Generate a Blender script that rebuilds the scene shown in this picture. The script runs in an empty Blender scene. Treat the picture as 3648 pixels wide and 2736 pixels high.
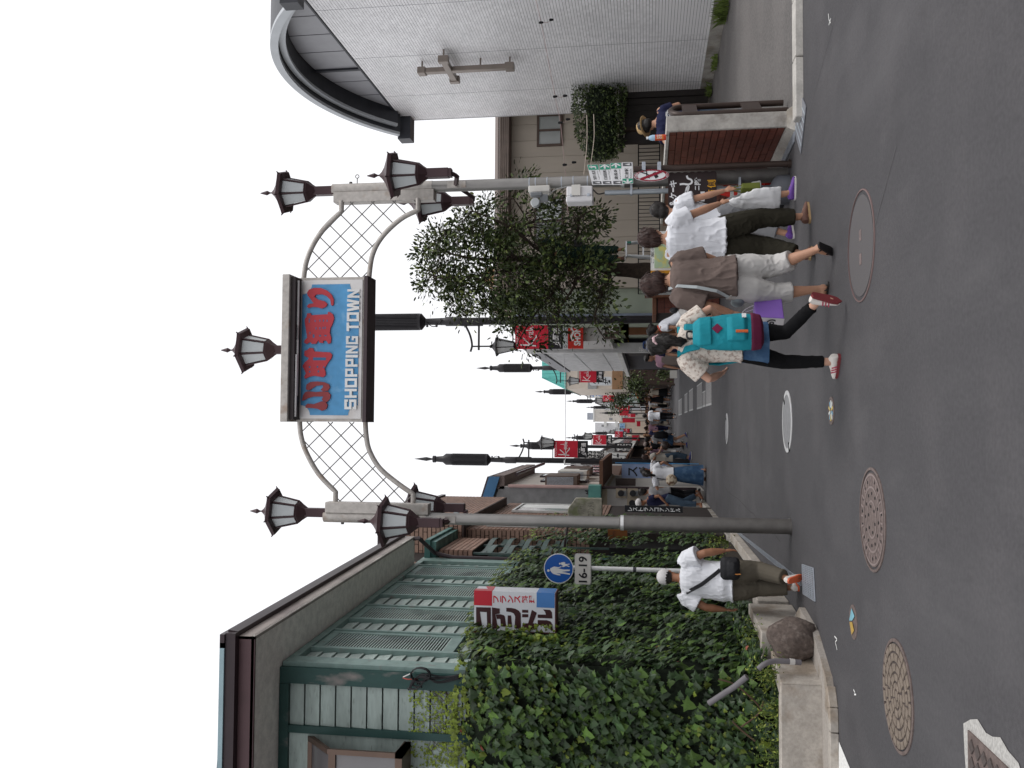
import bpy, bmesh, math, random
from mathutils import Vector, Matrix, noise
random.seed(7)
V = Vector
sc = bpy.context.scene
COL = sc.collection
rnd = random.uniform
# ---------------------------------------------------------------- camera (photo is a portrait shot stored on its side)
F, H, VH, UV = 3200., 1.55, 2303., 1225.
PIT = math.atan((VH-1824)/F)
YAW = math.atan((1368-UV)*math.cos(PIT)/F)
cp, sp, cy, sy = math.cos(PIT), math.sin(PIT), math.cos(YAW), math.sin(YAW)
FW, RT, UP = V((sy*cp, cy*cp, sp)), V((cy, -sy, 0)), V((-sy*sp, -cy*sp, cp))
cam = bpy.data.objects.new('camera', bpy.data.cameras.new('camera'))
COL.objects.link(cam)
cam.matrix_world = Matrix.Translation((0, 0, H)) @ Matrix((-UP, RT, -FW)).transposed().to_4x4()
cam.data.sensor_fit = 'HORIZONTAL'
cam.data.sensor_width = 36
cam.data.lens = 36*F/3648
cam.data.clip_end = 3000
cam.data.clip_start = 0.1
sc.camera = cam
# ---------------------------------------------------------------- overcast sky and soft sun
SUN_EL, SUN_AZ = math.radians(54), math.radians(98)      # azimuth clockwise from +Y
wd = bpy.data.worlds.new('World')
sc.world = wd
wd.use_nodes = True
nt = wd.node_tree
bg = nt.nodes['Background']
sky = nt.nodes.new('ShaderNodeTexSky')
sky.sky_type = 'NISHITA'
sky.sun_disc = False
sky.sun_elevation = SUN_EL
sky.sun_rotation = SUN_AZ
sky.dust_density = 6
sky.air_density = 1.2
hs = nt.nodes.new('ShaderNodeHueSaturation')
hs.inputs['Saturation'].default_value = 0.12
mx = nt.nodes.new('ShaderNodeMix')
mx.data_type = 'RGBA'
mx.inputs[0].default_value = 0.86
mx.inputs[7].default_value = (11.9, 11.95, 12.3, 1)       # thick even cloud
nt.links.new(sky.outputs[0], hs.inputs['Color'])
nt.links.new(hs.outputs[0], mx.inputs[6])
nt.links.new(mx.outputs[2], bg.inputs['Color'])
bg.inputs['Strength'].default_value = 0.104
sun = bpy.data.objects.new('sun', bpy.data.lights.new('sun', 'SUN'))
COL.objects.link(sun)
sun.data.energy = 1.25
sun.data.angle = math.radians(28)
sun.data.color = (1, .97, .93)
sd = V((math.sin(SUN_AZ)*math.cos(SUN_EL), math.cos(SUN_AZ)*math.cos(SUN_EL), math.sin(SUN_EL)))
sun.rotation_euler = sd.to_track_quat('Z', 'Y').to_euler()
sun.location = (0, 0, 30)
sc.view_settings.view_transform = 'Standard'
sc.view_settings.look = 'None'
sc.view_settings.exposure = 0
sc.view_settings.gamma = 1
sc.view_settings.use_curve_mapping = False
sc.cycles.use_denoising = True
sc.cycles.max_bounces = 6
sc.cycles.transparent_max_bounces = 8
sc.cycles.sample_clamp_indirect = 4
# ---------------------------------------------------------------- helpers
def ray(x, y):
    return FW + RT*((1368-y)/F) + UP*((1824-x)/F)
def G(x, y, z=0.):
    d = ray(x, y); t = (z-H)/d.z
    return V((d.x*t, d.y*t, z))
def AY(x, y, Y):
    d = ray(x, y); t = Y/d.y
    return V((d.x*t, Y, H+d.z*t))
def AX(x, y, X):
    d = ray(x, y); t = X/d.x
    return V((X, d.y*t, H+d.z*t))
MATS = {}
def M(name, c, rough=.6, metal=0., v=.12, s=4., bump=0., bs=60., isl=0., v2=0., c2=None, t2=.5, s2=1.5, spec=.3, stretch=None, obr=0., trans=0., sub=0.):
    """plain surface with grain: v fine tone variation, c2 a second colour in noise patches, isl variation per loose piece"""
    if name in MATS: return MATS[name]
    m = bpy.data.materials.new(name); MATS[name] = m
    m.use_nodes = True
    n, l = m.node_tree.nodes, m.node_tree.links
    b = n['Principled BSDF']
    b.inputs['Roughness'].default_value = rough
    b.inputs['Metallic'].default_value = metal
    b.inputs['Specular IOR Level'].default_value = spec
    tc = n.new('ShaderNodeTexCoord')
    src = tc.outputs['Object']
    if stretch:
        mp = n.new('ShaderNodeMapping'); mp.inputs['Scale'].default_value = stretch
        l.new(src, mp.inputs[0]); src = mp.outputs[0]
    def noi(scale, detail=5):
        q = n.new('ShaderNodeTexNoise'); q.inputs['Scale'].default_value = scale; q.inputs['Detail'].default_value = detail
        l.new(src, q.inputs['Vector']); return q.outputs['Fac']
    def ramp(inp, a, bb, lo, hi):
        q = n.new('ShaderNodeMapRange'); q.inputs[1].default_value = a; q.inputs[2].default_value = bb
        q.inputs[3].default_value = lo; q.inputs[4].default_value = hi
        l.new(inp, q.inputs[0]); return q.outputs[0]
    def math_(op, a, bb):
        q = n.new('ShaderNodeMath'); q.operation = op
        for i, u in enumerate((a, bb)):
            if isinstance(u, float): q.inputs[i].default_value = u
            else: l.new(u, q.inputs[i])
        return q.outputs[0]
    val = ramp(noi(s), .3, .7, 1-v, 1+v)
    if v2: val = math_('MULTIPLY', val, ramp(noi(s*.17, 3), .35, .65, 1-v2, 1+v2))
    if isl:
        g = n.new('ShaderNodeNewGeometry')
        val = math_('MULTIPLY', val, ramp(g.outputs['Random Per Island'], 0., 1., 1-isl, 1+isl))
    if obr:
        g = n.new('ShaderNodeObjectInfo')
        val = math_('MULTIPLY', val, ramp(g.outputs['Random'], 0., 1., 1-obr, 1+obr))
    colr = None
    if c2:
        mm = n.new('ShaderNodeMix'); mm.data_type = 'RGBA'
        mm.inputs[6].default_value = (*c, 1); mm.inputs[7].default_value = (*c2, 1)
        l.new(ramp(noi(s2, 7), t2-.06, t2+.06, 0., 1.), mm.inputs[0])
        colr = mm.outputs[2]
    vm = n.new('ShaderNodeMix'); vm.data_type = 'RGBA'; vm.blend_type = 'MULTIPLY'; vm.inputs[0].default_value = 1
    vm.inputs[6].default_value = (*c, 1)
    if colr: l.new(colr, vm.inputs[6])
    cb = n.new('ShaderNodeCombineColor')
    for i in range(3): l.new(val, cb.inputs[i])
    l.new(cb.outputs[0], vm.inputs[7])
    l.new(vm.outputs[2], b.inputs['Base Color'])
    if bump:
        bp = n.new('ShaderNodeBump'); bp.inputs['Strength'].default_value = bump; bp.inputs['Distance'].default_value = .01
        l.new(noi(bs, 4), bp.inputs['Height']); l.new(bp.outputs[0], b.inputs['Normal'])
    if trans:
        b.inputs['Transmission Weight'].default_value = trans
    if sub:   # thin leaf: let some light through
        b.inputs['Subsurface Weight'].default_value = sub
    return m
def glass(name, c=(.08, .09, .1), rough=.06):
    m = M(name, c, rough=rough, v=.05, spec=.9); return m
class B:
    """mesh collector in world coordinates"""
    def __init__(s): s.v, s.f, s.m = [], [], []
    def add(s, vs, fs, mi=0):
        o = len(s.v); s.v += [V(p) for p in vs]
        s.f += [tuple(o+i for i in f) for f in fs]; s.m += [mi]*len(fs)
        return s
    def box(s, p, q, mi=0):
        x0, x1 = sorted((p[0], q[0])); y0, y1 = sorted((p[1], q[1])); z0, z1 = sorted((p[2], q[2]))
        return s.hexa([(x0,y0,z0),(x1,y0,z0),(x1,y1,z0),(x0,y1,z0),(x0,y0,z1),(x1,y0,z1),(x1,y1,z1),(x0,y1,z1)], mi)
    def hexa(s, p, mi=0):
        return s.add(p, [(0,3,2,1),(4,5,6,7),(0,1,5,4),(1,2,6,5),(2,3,7,6),(3,0,4,7)], mi)
    def obox(s, c, d, mat=None, mi=0):
        a = [(x*d[0]/2, y*d[1]/2, z*d[2]/2) for x, y, z in ((-1,-1,-1),(1,-1,-1),(1,1,-1),(-1,1,-1),(-1,-1,1),(1,-1,1),(1,1,1),(-1,1,1))]
        R_ = mat if mat else Matrix.Identity(3)
        return s.hexa([R_ @ V(p) + V(c) for p in a], mi)
    def quad(s, *p, mi=0): return s.add(p, [tuple(range(len(p)))], mi)
    def prism(s, pts, off, mi=0):
        """closed outline pts (list of 3D), extruded by vector off"""
        n = len(pts); off = V(off)
        a = [V(p) for p in pts]; vs = a + [p+off for p in a]
        fs = [tuple(range(n-1, -1, -1)), tuple(range(n, 2*n))] + [(i, (i+1) % n, n+(i+1) % n, n+i) for i in range(n)]
        return s.add(vs, fs, mi)
    def tube(s, path, r, n=8, mi=0, cap=True, ell=1., up=None):
        path = [V(p) for p in path]; k = len(path)
        rs = r if isinstance(r, (list, tuple)) else [r]*k
        vs = []; prev = None
        for i, p in enumerate(path):
            t = (path[min(i+1, k-1)]-path[max(i-1, 0)])
            t = t.normalized() if t.length > 1e-9 else V((0, 0, 1))
            if prev is None:
                a = V(up) if up else (V((0, 0, 1)) if abs(t.z) < .9 else V((0, 1, 0)))
            else: a = prev
            a = (a-t*a.dot(t)).normalized(); prev = a; c = t.cross(a)
            for j in range(n):
                th = 2*math.pi*j/n
                vs.append(p+a*(math.cos(th)*rs[i]*ell)+c*(math.sin(th)*rs[i]))
        fs = [(i*n+j, i*n+(j+1) % n, (i+1)*n+(j+1) % n, (i+1)*n+j) for i in range(k-1) for j in range(n)]
        if cap: fs += [tuple(range(n-1, -1, -1)), tuple(range((k-1)*n, k*n))]
        return s.add(vs, fs, mi)
    def lathe(s, prof, c=(0, 0, 0), n=16, mi=0, mat=None, ph=0., sx=1., sy_=1.):
        vs = []; c = V(c)
        for r_, z in prof:
            for j in range(n):
                th = 2*math.pi*j/n+ph
                p = V((math.cos(th)*r_*sx, math.sin(th)*r_*sy_, z))
                vs.append((mat @ p if mat else p)+c)
        k = len(prof)
        fs = [(i*n+j, i*n+(j+1) % n, (i+1)*n+(j+1) % n, (i+1)*n+j) for i in range(k-1) for j in range(n)]
        fs += [tuple(range(n-1, -1, -1)), tuple(range((k-1)*n, k*n))]
        return s.add(vs, fs, mi)
    def build(s, name, mat, parent=None, smooth=False, bevel=0., kind=None, label=None):
        o_ = wpos(parent)
        me = bpy.data.meshes.new(name)
        me.from_pydata([p-o_ for p in s.v], [], s.f)
        for mm in (mat if isinstance(mat, (list, tuple)) else [mat]): me.materials.append(mm)
        if any(s.m): me.polygons.foreach_set('material_index', s.m)
        if bevel:
            bm = bmesh.new(); bm.from_mesh(me)
            bmesh.ops.remove_doubles(bm, verts=bm.verts, dist=1e-5)
            bmesh.ops.bevel(bm, geom=[e for e in bm.edges if len(e.link_faces) == 2 and e.calc_face_angle(0) > .5], offset=bevel, segments=1, affect='EDGES')
            bm.to_mesh(me); bm.free()
        if smooth: me.polygons.foreach_set('use_smooth', [True]*len(me.polygons))
        me.update()
        ob = bpy.data.objects.new(name, me); COL.objects.link(ob)
        if parent: ob.parent = parent
        if kind: ob['kind'] = kind
        if label: ob['label'] = label
        if smooth == 'auto': autosmooth(me)
        return ob
def autosmooth(me, ang=.7):
    bm = bmesh.new(); bm.from_mesh(me)
    for e in bm.edges:
        e.smooth = not (len(e.link_faces) == 2 and e.calc_face_angle(0) > ang)
    bm.to_mesh(me); bm.free()
def wpos(o):
    p = V((0, 0, 0))
    while o: p += o.location; o = o.parent
    return p
def tag(o, label, cat, group=None):
    o['label'] = label; o['category'] = cat
    if group: o['group'] = group
    return o
def thing(name, loc, label, cat, group=None):
    o = bpy.data.objects.new(name, None); COL.objects.link(o); o.location = loc
    o.empty_display_size = .1
    return tag(o, label, cat, group)
def struct(o): o['kind'] = 'structure'; return o
def copy_tree(o, parent=None):
    c = o.copy(); COL.objects.link(c); c.parent = parent
    for ch in list(o.children): copy_tree(ch, c)
    return c
def inst(src, name, loc, parent, rot=None, scale=None):
    """another piece sharing src's mesh"""
    o = bpy.data.objects.new(name, src.data); COL.objects.link(o); o.parent = parent
    o.location = V(loc)-wpos(parent)
    if rot: o.rotation_euler = rot
    if scale: o.scale = scale
    return o
TEXTS = {}
def text_mesh(s, bold=0., spacing=1.):
    k = (s, bold, spacing)
    if k in TEXTS: return TEXTS[k]
    cu = bpy.data.curves.new('lettering', 'FONT'); cu.body = s; cu.size = 1; cu.resolution_u = 3
    cu.space_character = spacing; cu.align_x = 'CENTER'; cu.space_line = .95
    if bold: cu.offset = bold
    ob = bpy.data.objects.new('lettering', cu); COL.objects.link(ob)
    dg = bpy.context.evaluated_depsgraph_get()
    me = bpy.data.meshes.new_from_object(ob.evaluated_get(dg))
    vs = [v.co.copy() for v in me.vertices]; fs = [tuple(p.vertices) for p in me.polygons]
    bpy.data.objects.remove(ob); bpy.data.curves.remove(cu); bpy.data.meshes.remove(me)
    TEXTS[k] = (vs, fs); return TEXTS[k]
def put_text(b, s, o, ux, uz, w, h, mi=0, bold=0., spacing=1., depth=0.):
    """lettering fitted in a w x h box centred on o; ux = reading direction, uz = up"""
    vs, fs = text_mesh(s, bold, spacing)
    if not vs: return b
    x0, x1 = min(v.x for v in vs), max(v.x for v in vs); y0, y1 = min(v.y for v in vs), max(v.y for v in vs)
    ux, uz, o = V(ux).normalized(), V(uz).normalized(), V(o); nn = ux.cross(uz)
    P = [o+ux*(((v.x-x0)/max(x1-x0, 1e-6)-.5)*w)+uz*(((v.y-y0)/max(y1-y0, 1e-6)-.5)*h) for v in vs]
    if not depth: return b.add(P, fs, mi)
    b.add([p+nn*depth for p in P], fs, mi)
    from collections import Counter
    ed = Counter(); dr = {}
    for f in fs:
        for i in range(len(f)):
            a, c = f[i], f[(i+1) % len(f)]; k = (min(a, c), max(a, c)); ed[k] += 1; dr[k] = (a, c)
    k0 = len(P)
    return b.add(P+[p+nn*depth for p in P], [(dr[k][0], dr[k][1], dr[k][1]+k0, dr[k][0]+k0) for k in ed if ed[k] == 1], mi)
def stroke(b, pts, o, ux, uz, r, lift=.003, mi=0):
    """flat brush stroke through 2D pts (with optional width factor as third value)"""
    ux, uz, o = V(ux).normalized(), V(uz).normalized(), V(o); nn = ux.cross(uz)
    P = [o+ux*p[0]+uz*p[1]+nn*lift for p in pts]
    L, Rr = [], []
    for i in range(len(P)):
        t = (P[min(i+1, len(P)-1)]-P[max(i-1, 0)]).normalized(); c = nn.cross(t)
        w = r*(pts[i][2] if len(pts[i]) > 2 else 1)
        L.append(P[i]+c*w); Rr.append(P[i]-c*w)
    n = len(P)
    return b.add(Rr+L, [(i, i+1, n+i+1, n+i) for i in range(n-1)], mi)
def disc(b, c, r, ux, uz, n=24, mi=0, sx=1.):
    ux, uz, c = V(ux).normalized(), V(uz).normalized(), V(c)
    return b.add([c+ux*(r*sx*math.cos(2*math.pi*i/n))+uz*(r*math.sin(2*math.pi*i/n)) for i in range(n)], [tuple(range(n))], mi)
def ring(b, c, r0, r1, ux, uz, n=28, mi=0, sx=1.):
    ux, uz, c = V(ux).normalized(), V(uz).normalized(), V(c)
    vs = [c+ux*(r*sx*math.cos(2*math.pi*i/n))+uz*(r*math.sin(2*math.pi*i/n)) for r in (r0, r1) for i in range(n)]
    return b.add(vs, [(i, n+i, n+(i+1) % n, (i+1) % n) for i in range(n)], mi)
X_, Y_, Z_ = V((1, 0, 0)), V((0, 1, 0)), V((0, 0, 1))
# ================================================================ ground
asph = M('asphalt', (.064, .0615, .0655), rough=.8, v=.16, s=220, v2=.10, bump=.35, bs=320, c2=(.074, .0705, .0745), t2=.55, s2=.9, spec=.3)
def wear(m):
    """large faint stains and fine light stones in asphalt"""
    n, l = m.node_tree.nodes, m.node_tree.links
    b = n['Principled BSDF']; src = b.inputs['Base Color'].links[0].from_socket
    tc = n.new('ShaderNodeTexCoord')
    vo = n.new('ShaderNodeTexVoronoi'); vo.inputs['Scale'].default_value = 95
    l.new(tc.outputs['Object'], vo.inputs['Vector'])
    mr = n.new('ShaderNodeMapRange'); mr.inputs[1].default_value = .12; mr.inputs[2].default_value = .2; mr.inputs[3].default_value = 1; mr.inputs[4].default_value = 0
    l.new(vo.outputs['Distance'], mr.inputs[0])
    no = n.new('ShaderNodeTexNoise'); no.inputs['Scale'].default_value = 7; l.new(tc.outputs['Object'], no.inputs['Vector'])
    m2 = n.new('ShaderNodeMapRange'); m2.inputs[1].default_value = .5; m2.inputs[2].default_value = .75; m2.inputs[3].default_value = 0; m2.inputs[4].default_value = .5
    l.new(no.outputs['Fac'], m2.inputs[0])
    mu = n.new('ShaderNodeMath'); mu.operation = 'MULTIPLY'; l.new(mr.outputs[0], mu.inputs[0]); l.new(m2.outputs[0], mu.inputs[1])
    mi = n.new('ShaderNodeMix'); mi.data_type = 'RGBA'; mi.inputs[7].default_value = (.2, .19, .185, 1)
    l.new(mu.outputs[0], mi.inputs[0]); l.new(src, mi.inputs[6]); l.new(mi.outputs[2], b.inputs['Base Color'])
wear(asph)
def tracks(m):
    """faint pale foot and tyre polish stretched along the street, darker damp blotches"""
    n, l = m.node_tree.nodes, m.node_tree.links
    b = n['Principled BSDF']; src = b.inputs['Base Color'].links[0].from_socket
    tc = n.new('ShaderNodeTexCoord'); cur = src
    for sc_, st, lo, hi, colr, am in ((.55, (1.6, .35, 1), .5, .72, (.125, .121, .125, 1), .36), (2.6, (1, .3, 1), .55, .8, (.135, .13, .134, 1), .28), (1.1, (1, 1, 1), .56, .74, (.04, .038, .041, 1), .5), (13, (1, .5, 1), .58, .75, (.045, .043, .044, 1), .35)):
        mp = n.new('ShaderNodeMapping'); mp.inputs['Scale'].default_value = st; mp.inputs['Rotation'].default_value = (0, 0, .35*sc_); l.new(tc.outputs['Object'], mp.inputs[0])
        no = n.new('ShaderNodeTexNoise'); no.inputs['Scale'].default_value = sc_; no.inputs['Detail'].default_value = 8; no.inputs['Roughness'].default_value = .62; l.new(mp.outputs[0], no.inputs['Vector'])
        mr = n.new('ShaderNodeMapRange'); mr.inputs[1].default_value = lo; mr.inputs[2].default_value = hi; mr.inputs[3].default_value = 0; mr.inputs[4].default_value = am; l.new(no.outputs['Fac'], mr.inputs[0])
        mi = n.new('ShaderNodeMix'); mi.data_type = 'RGBA'; mi.inputs[7].default_value = colr; l.new(mr.outputs[0], mi.inputs[0]); l.new(cur, mi.inputs[6]); cur = mi.outputs[2]
    l.new(cur, b.inputs['Base Color'])
tracks(asph)
struct(B().quad((-60,-40,0),(60,-40,0),(60,900,0),(-60,900,0)).build('street', asph))
oldasph = M('worn_forecourt', (.15, .14, .135), rough=.9, v=.22, s=160, v2=.18, bump=.5, bs=200, c2=(.13, .122, .118), t2=.5, s2=.8)
wear(oldasph)
conc = M('concrete', (.36, .34, .31), rough=.85, v=.12, s=30, v2=.16, bump=.25, bs=120, c2=(.23, .205, .175), t2=.56, s2=2.2)
concl = M('pale_concrete', (.46, .44, .41), rough=.85, v=.1, s=40, v2=.12, bump=.2, bs=120, c2=(.33, .31, .28), t2=.6, s2=2.5)
# forecourt of the tiled hall, with its kerb strip
struct(B().add([(3.1,9.35,.006),(30,9.3,.006),(30,30,.006),(2.9,30,.006)], [(0,1,2,3)]).build('forecourt', oldasph))
k = struct(bpy.data.objects.new('forecourt_kerb', None)); COL.objects.link(k)
x = 3.08
while x < 9:
    w = .62
    B().box((x, 9.17, -.05), (x+w-.012, 9.36, .075)).build('kerbstone', concl, k, bevel=.008); x += w
# street kerb to the left, going away
k = struct(bpy.data.objects.new('left_kerb', None)); COL.objects.link(k)
Y = 13.4
while Y < 33:
    xx = -1.98-.006*(Y-13)
    B().box((xx-.14, Y, -.05), (xx, Y+.97, .11)).build('kerbstone', conc, k, bevel=.01); Y += .985
k = struct(bpy.data.objects.new('left_pavement', None)); COL.objects.link(k)
B().box((-2.9, 16.0, -.05), (-2.13, 33, .10)).build('paving', conc, k)
# ---------------------------------------------------------------- iron in the road
iron = M('cast_iron', (.15, .115, .105), rough=.62, metal=.25, v=.25, s=30, bump=.3, bs=90)
irond = M('cast_iron_dark', (.075, .06, .056), rough=.7, v=.2, s=40)
steel = M('galvanised_grating', (.42, .45, .5), rough=.45, metal=.55, v=.15, s=30)
black = M('dark_gap', (.012, .012, .013), rough=.9)
def cover(name, c, r, label, kind):
    t = thing(name, (c.x, c.y, 0), label, 'manhole cover', 'manhole covers in the road')
    z = .005
    ringm, lidm = iron, iron
    if kind == 'white': ringm = M('pale_ring', (.5, .5, .5), rough=.6, v=.12, s=30)
    if kind == 'patched': ringm = M('rust_edge', (.16, .11, .105), rough=.7); lidm = M('asphalt_lid', (.1, .094, .096), rough=.8, v=.16, s=200, bump=.3, bs=300)
    if kind == 'white': lidm = M('worn_lid', (.17, .17, .175), rough=.45, metal=.3, v=.2, s=12)
    def ann(r0, r1, z0, z1, m, nm, n=48):
        B().lathe([(r0, z0), (r0, z1), (r1, z1), (r1, z0)], (c.x, c.y, 0), n).build(nm, m, t)
    B().lathe([(r*.9, 0), (r*.9, z)], (c.x, c.y, 0), 48).build('lid', lidm if kind != 'grid' else irond, t)
    w = {'white': .13, 'patched': .025, 'grid': .06, 'dots': .05, 'small': .14}[kind]
    b = B(); n = 56
    vs = [];
    for q, zz in ((1-w, 0), (1-w, .009), (1, .007), (1, 0)):
        vs += [(c.x+r*q*math.cos(6.2832*i/n), c.y+r*q*math.sin(6.2832*i/n), zz) for i in range(n)]
    b.add(vs, [(k_*n+i, (k_+1)*n+i, (k_+1)*n+(i+1) % n, k_*n+(i+1) % n) for k_ in range(3) for i in range(n)])
    b.build('rim', ringm, t)
    if kind == 'grid':
        b = B(); R0 = [.1, .24, .4, .58, .76, .93]
        b.lathe([(r*.085, .004), (r*.085, .012)], (c.x, c.y, 0), 12)
        for j in range(5):
            cnt = [6, 8, 12, 18, 22][j]
            for i in range(cnt):
                a0 = 6.2832*(i+.07+.5*(j % 2))/cnt; a1 = 6.2832*(i+.93+.5*(j % 2))/cnt
                ra, rb_ = r*(R0[j]+.022), r*(R0[j+1]-.022)
                pts = []
                for q in range(4): a = a0+(a1-a0)*q/3; pts.append((c.x+ra*math.cos(a), c.y+ra*math.sin(a), .004))
                for q in range(4): a = a1-(a1-a0)*(q+.25)/3.5; pts.append((c.x+rb_*math.cos(a), c.y+rb_*math.sin(a), .004))
                b.prism(pts, (0, 0, .008))
        b.build('raised_pattern', M('worn_iron_top', (.24, .195, .16), rough=.55, metal=.3, v=.2, s=25), t)
    if kind == 'dots':
        b = B()
        for j, cnt in ((.25, 6), (.5, 12), (.75, 18)):
            for i in range(cnt):
                a = 6.2832*i/cnt+j; b.lathe([(.012, .003), (.012, .0075)], (c.x+r*j*math.cos(a), c.y+r*j*math.sin(a), 0), 6)
        b.build('vent_hole', black, t, kind='stuff')
        b = B()
        for q in (.35, .62, .86): ring(b, (c.x, c.y, .0075), r*(q-.02), r*(q+.02), X_, Y_, 40)
        for i in range(24):
            a = 6.2832*i/24; b.obox((c.x+r*.75*math.cos(a), c.y+r*.75*math.sin(a), .006), (.05, .012, .006), Matrix.Rotation(a, 3, 'Z'))
        b.build('raised_pattern', M('iron_pattern', (.24, .19, .18), rough=.6, metal=.2), t)
    if kind == 'small':
        b = B(); cols = [(.6, .62, .6), (.12, .3, .42), (.55, .4, .06)]
        for i in range(10):
            a = 6.2832*i/10
            b.obox((c.x+r*.5*math.cos(a), c.y+r*.5*math.sin(a), .007), (r*.5, r*.16, .006), Matrix.Rotation(a, 3, 'Z'), i % 3)
        b.build('enamel_pattern', [M('enamel_%s' % 'abc'[i], q, rough=.4) for i, q in enumerate(cols)], t)
    if kind == 'patched':
        b = B()
        for sx in (-.08, .08): b.box((c.x-.05+sx*1.1, c.y-.03, .005), (c.x+.03+sx*1.1, c.y+.03, .008))
        b.build('key_plate', M('worn_key', (.17, .13, .125), rough=.6, v=.3, s=60), t, kind='stuff')
    if kind == 'white':
        for a in (.7, 3.6): B().obox((c.x+r*.9*math.cos(a), c.y+r*.9*math.sin(a), .008), (.1, .035, .006), Matrix.Rotation(a, 3, 'Z')).build('lifting_slot', black, t)
    return t
cover('manhole_cover', V((-1.68, 5.97, 0)), .345, 'rusty cast iron manhole cover with deep honeycomb pattern near concrete planter', 'grid')
cover('manhole_cover', V((-.65, 6.56, 0)), .36, 'brownish round manhole cover dotted with small holes in mid road', 'dots')
cover('manhole_cover', V((.04, 10.34, 0)), .345, 'large manhole cover with bright pale ring and grey centre', 'white')
cover('manhole_cover', V((1.31, 6.81, 0)), .41, 'big asphalt filled manhole cover with thin rusty edge', 'patched')
cover('manhole_cover', G(2963, 1463), .118, 'small pale valve cover with colourful middle between large covers', 'small')
cover('manhole_cover', G(2590, 1527), .3, 'pale ringed manhole cover farthest up the street', 'white')
c = G(3041, 2216)
t = thing('manhole_cover', (c.x, c.y, 0), 'little enamel hydrant cover coloured blue and yellow by the boulder', 'manhole cover', 'manhole covers in the road')
B().lathe([(.13, 0), (.13, .004), (.11, .005)], c, 24).build('rim', iron, t)
b = B()
b.add([c+V((-.01, .1, .011)), c+V((.1, .02, .011)), c+V((.06, -.08, .011)), c+V((.01, 0, .011))], [(3, 2, 1, 0)], 0)
b.add([c+V((-.1, .02, .011)), c+V((-.02, .09, .011)), c+V((0, 0, .011)), c+V((-.05, -.06, .011))], [(3, 2, 1, 0)], 1)
b.build('enamel_picture', [M('enamel_sky', (.2, .42, .5), rough=.4), M('enamel_gold', (.45, .3, .08), rough=.4)], t)
# square cover in the lower corner, in its concrete patch
q = [G(3648, 2700), G(3560, 2736)]
c = V((-1.77, 4.4, 0))
t = thing('square_cover', c, 'square iron drain cover set in a cracked pale concrete patch', 'drain cover')
b = B(); out = []
for i in range(28):
    a = 6.2832*i/28; rr = .43/max(abs(math.cos(a)), abs(math.sin(a)))*rnd(.86, 1.0)
    out.append(c+V((math.cos(a)*rr*.95, math.sin(a)*rr*.95, .004)))
b.add(out, [tuple(range(len(out)))])
b.build('concrete_patch', M('patch_concrete', (.4, .39, .37), rough=.9, v=.2, s=60, bump=.5, bs=90), t)
B().box(c+V((-.3, -.3, .004)), c+V((.3, .3, .012))).build('iron_frame', iron, t)
b = B()
for i in range(7):
    for j in range(7):
        b.obox(c+V((-.24+.08*i, -.24+.08*j, .014)), (.05, .05, .008), Matrix.Rotation(.785, 3, 'Z'))
b.build('raised_pattern', irond, t)
# far row of paved utility lids
lidm = M('stone_lid', (.19, .185, .185), rough=.7, v=.35, s=9, stretch=(6, .6, 1))
def lid(p0, p1, label):
    a, bb = G(*p0), G(*p1)
    x0, x1 = sorted((a.x, bb.x)); y0, y1 = sorted((a.y, bb.y))
    t = thing('utility_lid', ((x0+x1)/2, (y0+y1)/2, 0), label, 'utility cover', 'rectangular utility covers up the street')
    B().box((x0, y0, 0), (x1, y1, .006)).build('lid', lidm, t)
    b = B()
    b.box((x0-.02, y0, 0), (x0+.03, y1, .009)); b.box((x1-.015, y0, 0), (x1+.015, y1, .009))
    b.build('end_bar', M('lid_bar', (.34, .34, .34), rough=.6), t, kind='stuff')
L_ = lambda x, y: (2150+x*.18083, 1250+y*.18083)
lid(L_(2130, 480), L_(2020, 1080), 'nearest and widest rectangular lid of the street covers')
lid(L_(2010, 790), L_(1955, 1100), 'narrow short lid tucked beside the widest street cover')
lid(L_(1945, 620), L_(1845, 1140), 'second long lid in the row of street covers')
lid(L_(1765, 740), L_(1690, 1180), 'third long lid in the row of street covers')
lid(L_(1655, 830), L_(1600, 1215), 'fourth lid in the row with bars at both ends')
lid(L_(1545, 940), L_(1480, 1265), 'farthest smallest lid in the row of street covers')
# gratings
def grating(name, pts, label, nb=14, cross=1, frame=.02):
    """pts: four ground corners a-b (long side) c-d"""
    a, b_, c_, d = [V(p) for p in pts]
    t = thing(name, (a+b_+c_+d)/4, label, 'drain grating', 'steel drain gratings')
    z0 = V((0, 0, .004))
    B().quad(a+z0, b_+z0, c_+z0, d+z0).build('sump', black, t)
    b = B()
    for i in range(nb+1):
        p, q = a.lerp(b_, i/nb), d.lerp(c_, i/nb); u = (b_-a).normalized()*.005
        b.prism([p-u+z0, p+u+z0, q+u+z0, q-u+z0], (0, 0, .012))
    for i in range(cross+2):
        p, q = a.lerp(d, i/(cross+1)), b_.lerp(c_, i/(cross+1)); u = (d-a).normalized()*.005
        b.prism([p-u+z0*1.2, q-u+z0*1.2, q+u+z0*1.2, p+u+z0*1.2], (0, 0, .0125))
    ob = b.build('bars', steel, t); ob['kind'] = 'stuff'
    return t
Q_ = lambda x, y: (2500+x*.519, 1900+y*.519)
grating('drain_grating', [G(*Q_(785, 465)), G(*Q_(772, 240)), G(*Q_(698, 215)), G(*Q_(705, 415))], 'wide grating at the end of the gutter below the capped man', 17, 4)
grating('drain_grating', [G(*Q_(690, 360)), G(*Q_(250, 0)), G(*Q_(270, 0)), G(*Q_(700, 330))], 'long narrow grating running along the planter kerb', 60, 2)
E_ = lambda x, y: (2600+x*.18083, 300+y*.18083)
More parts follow.
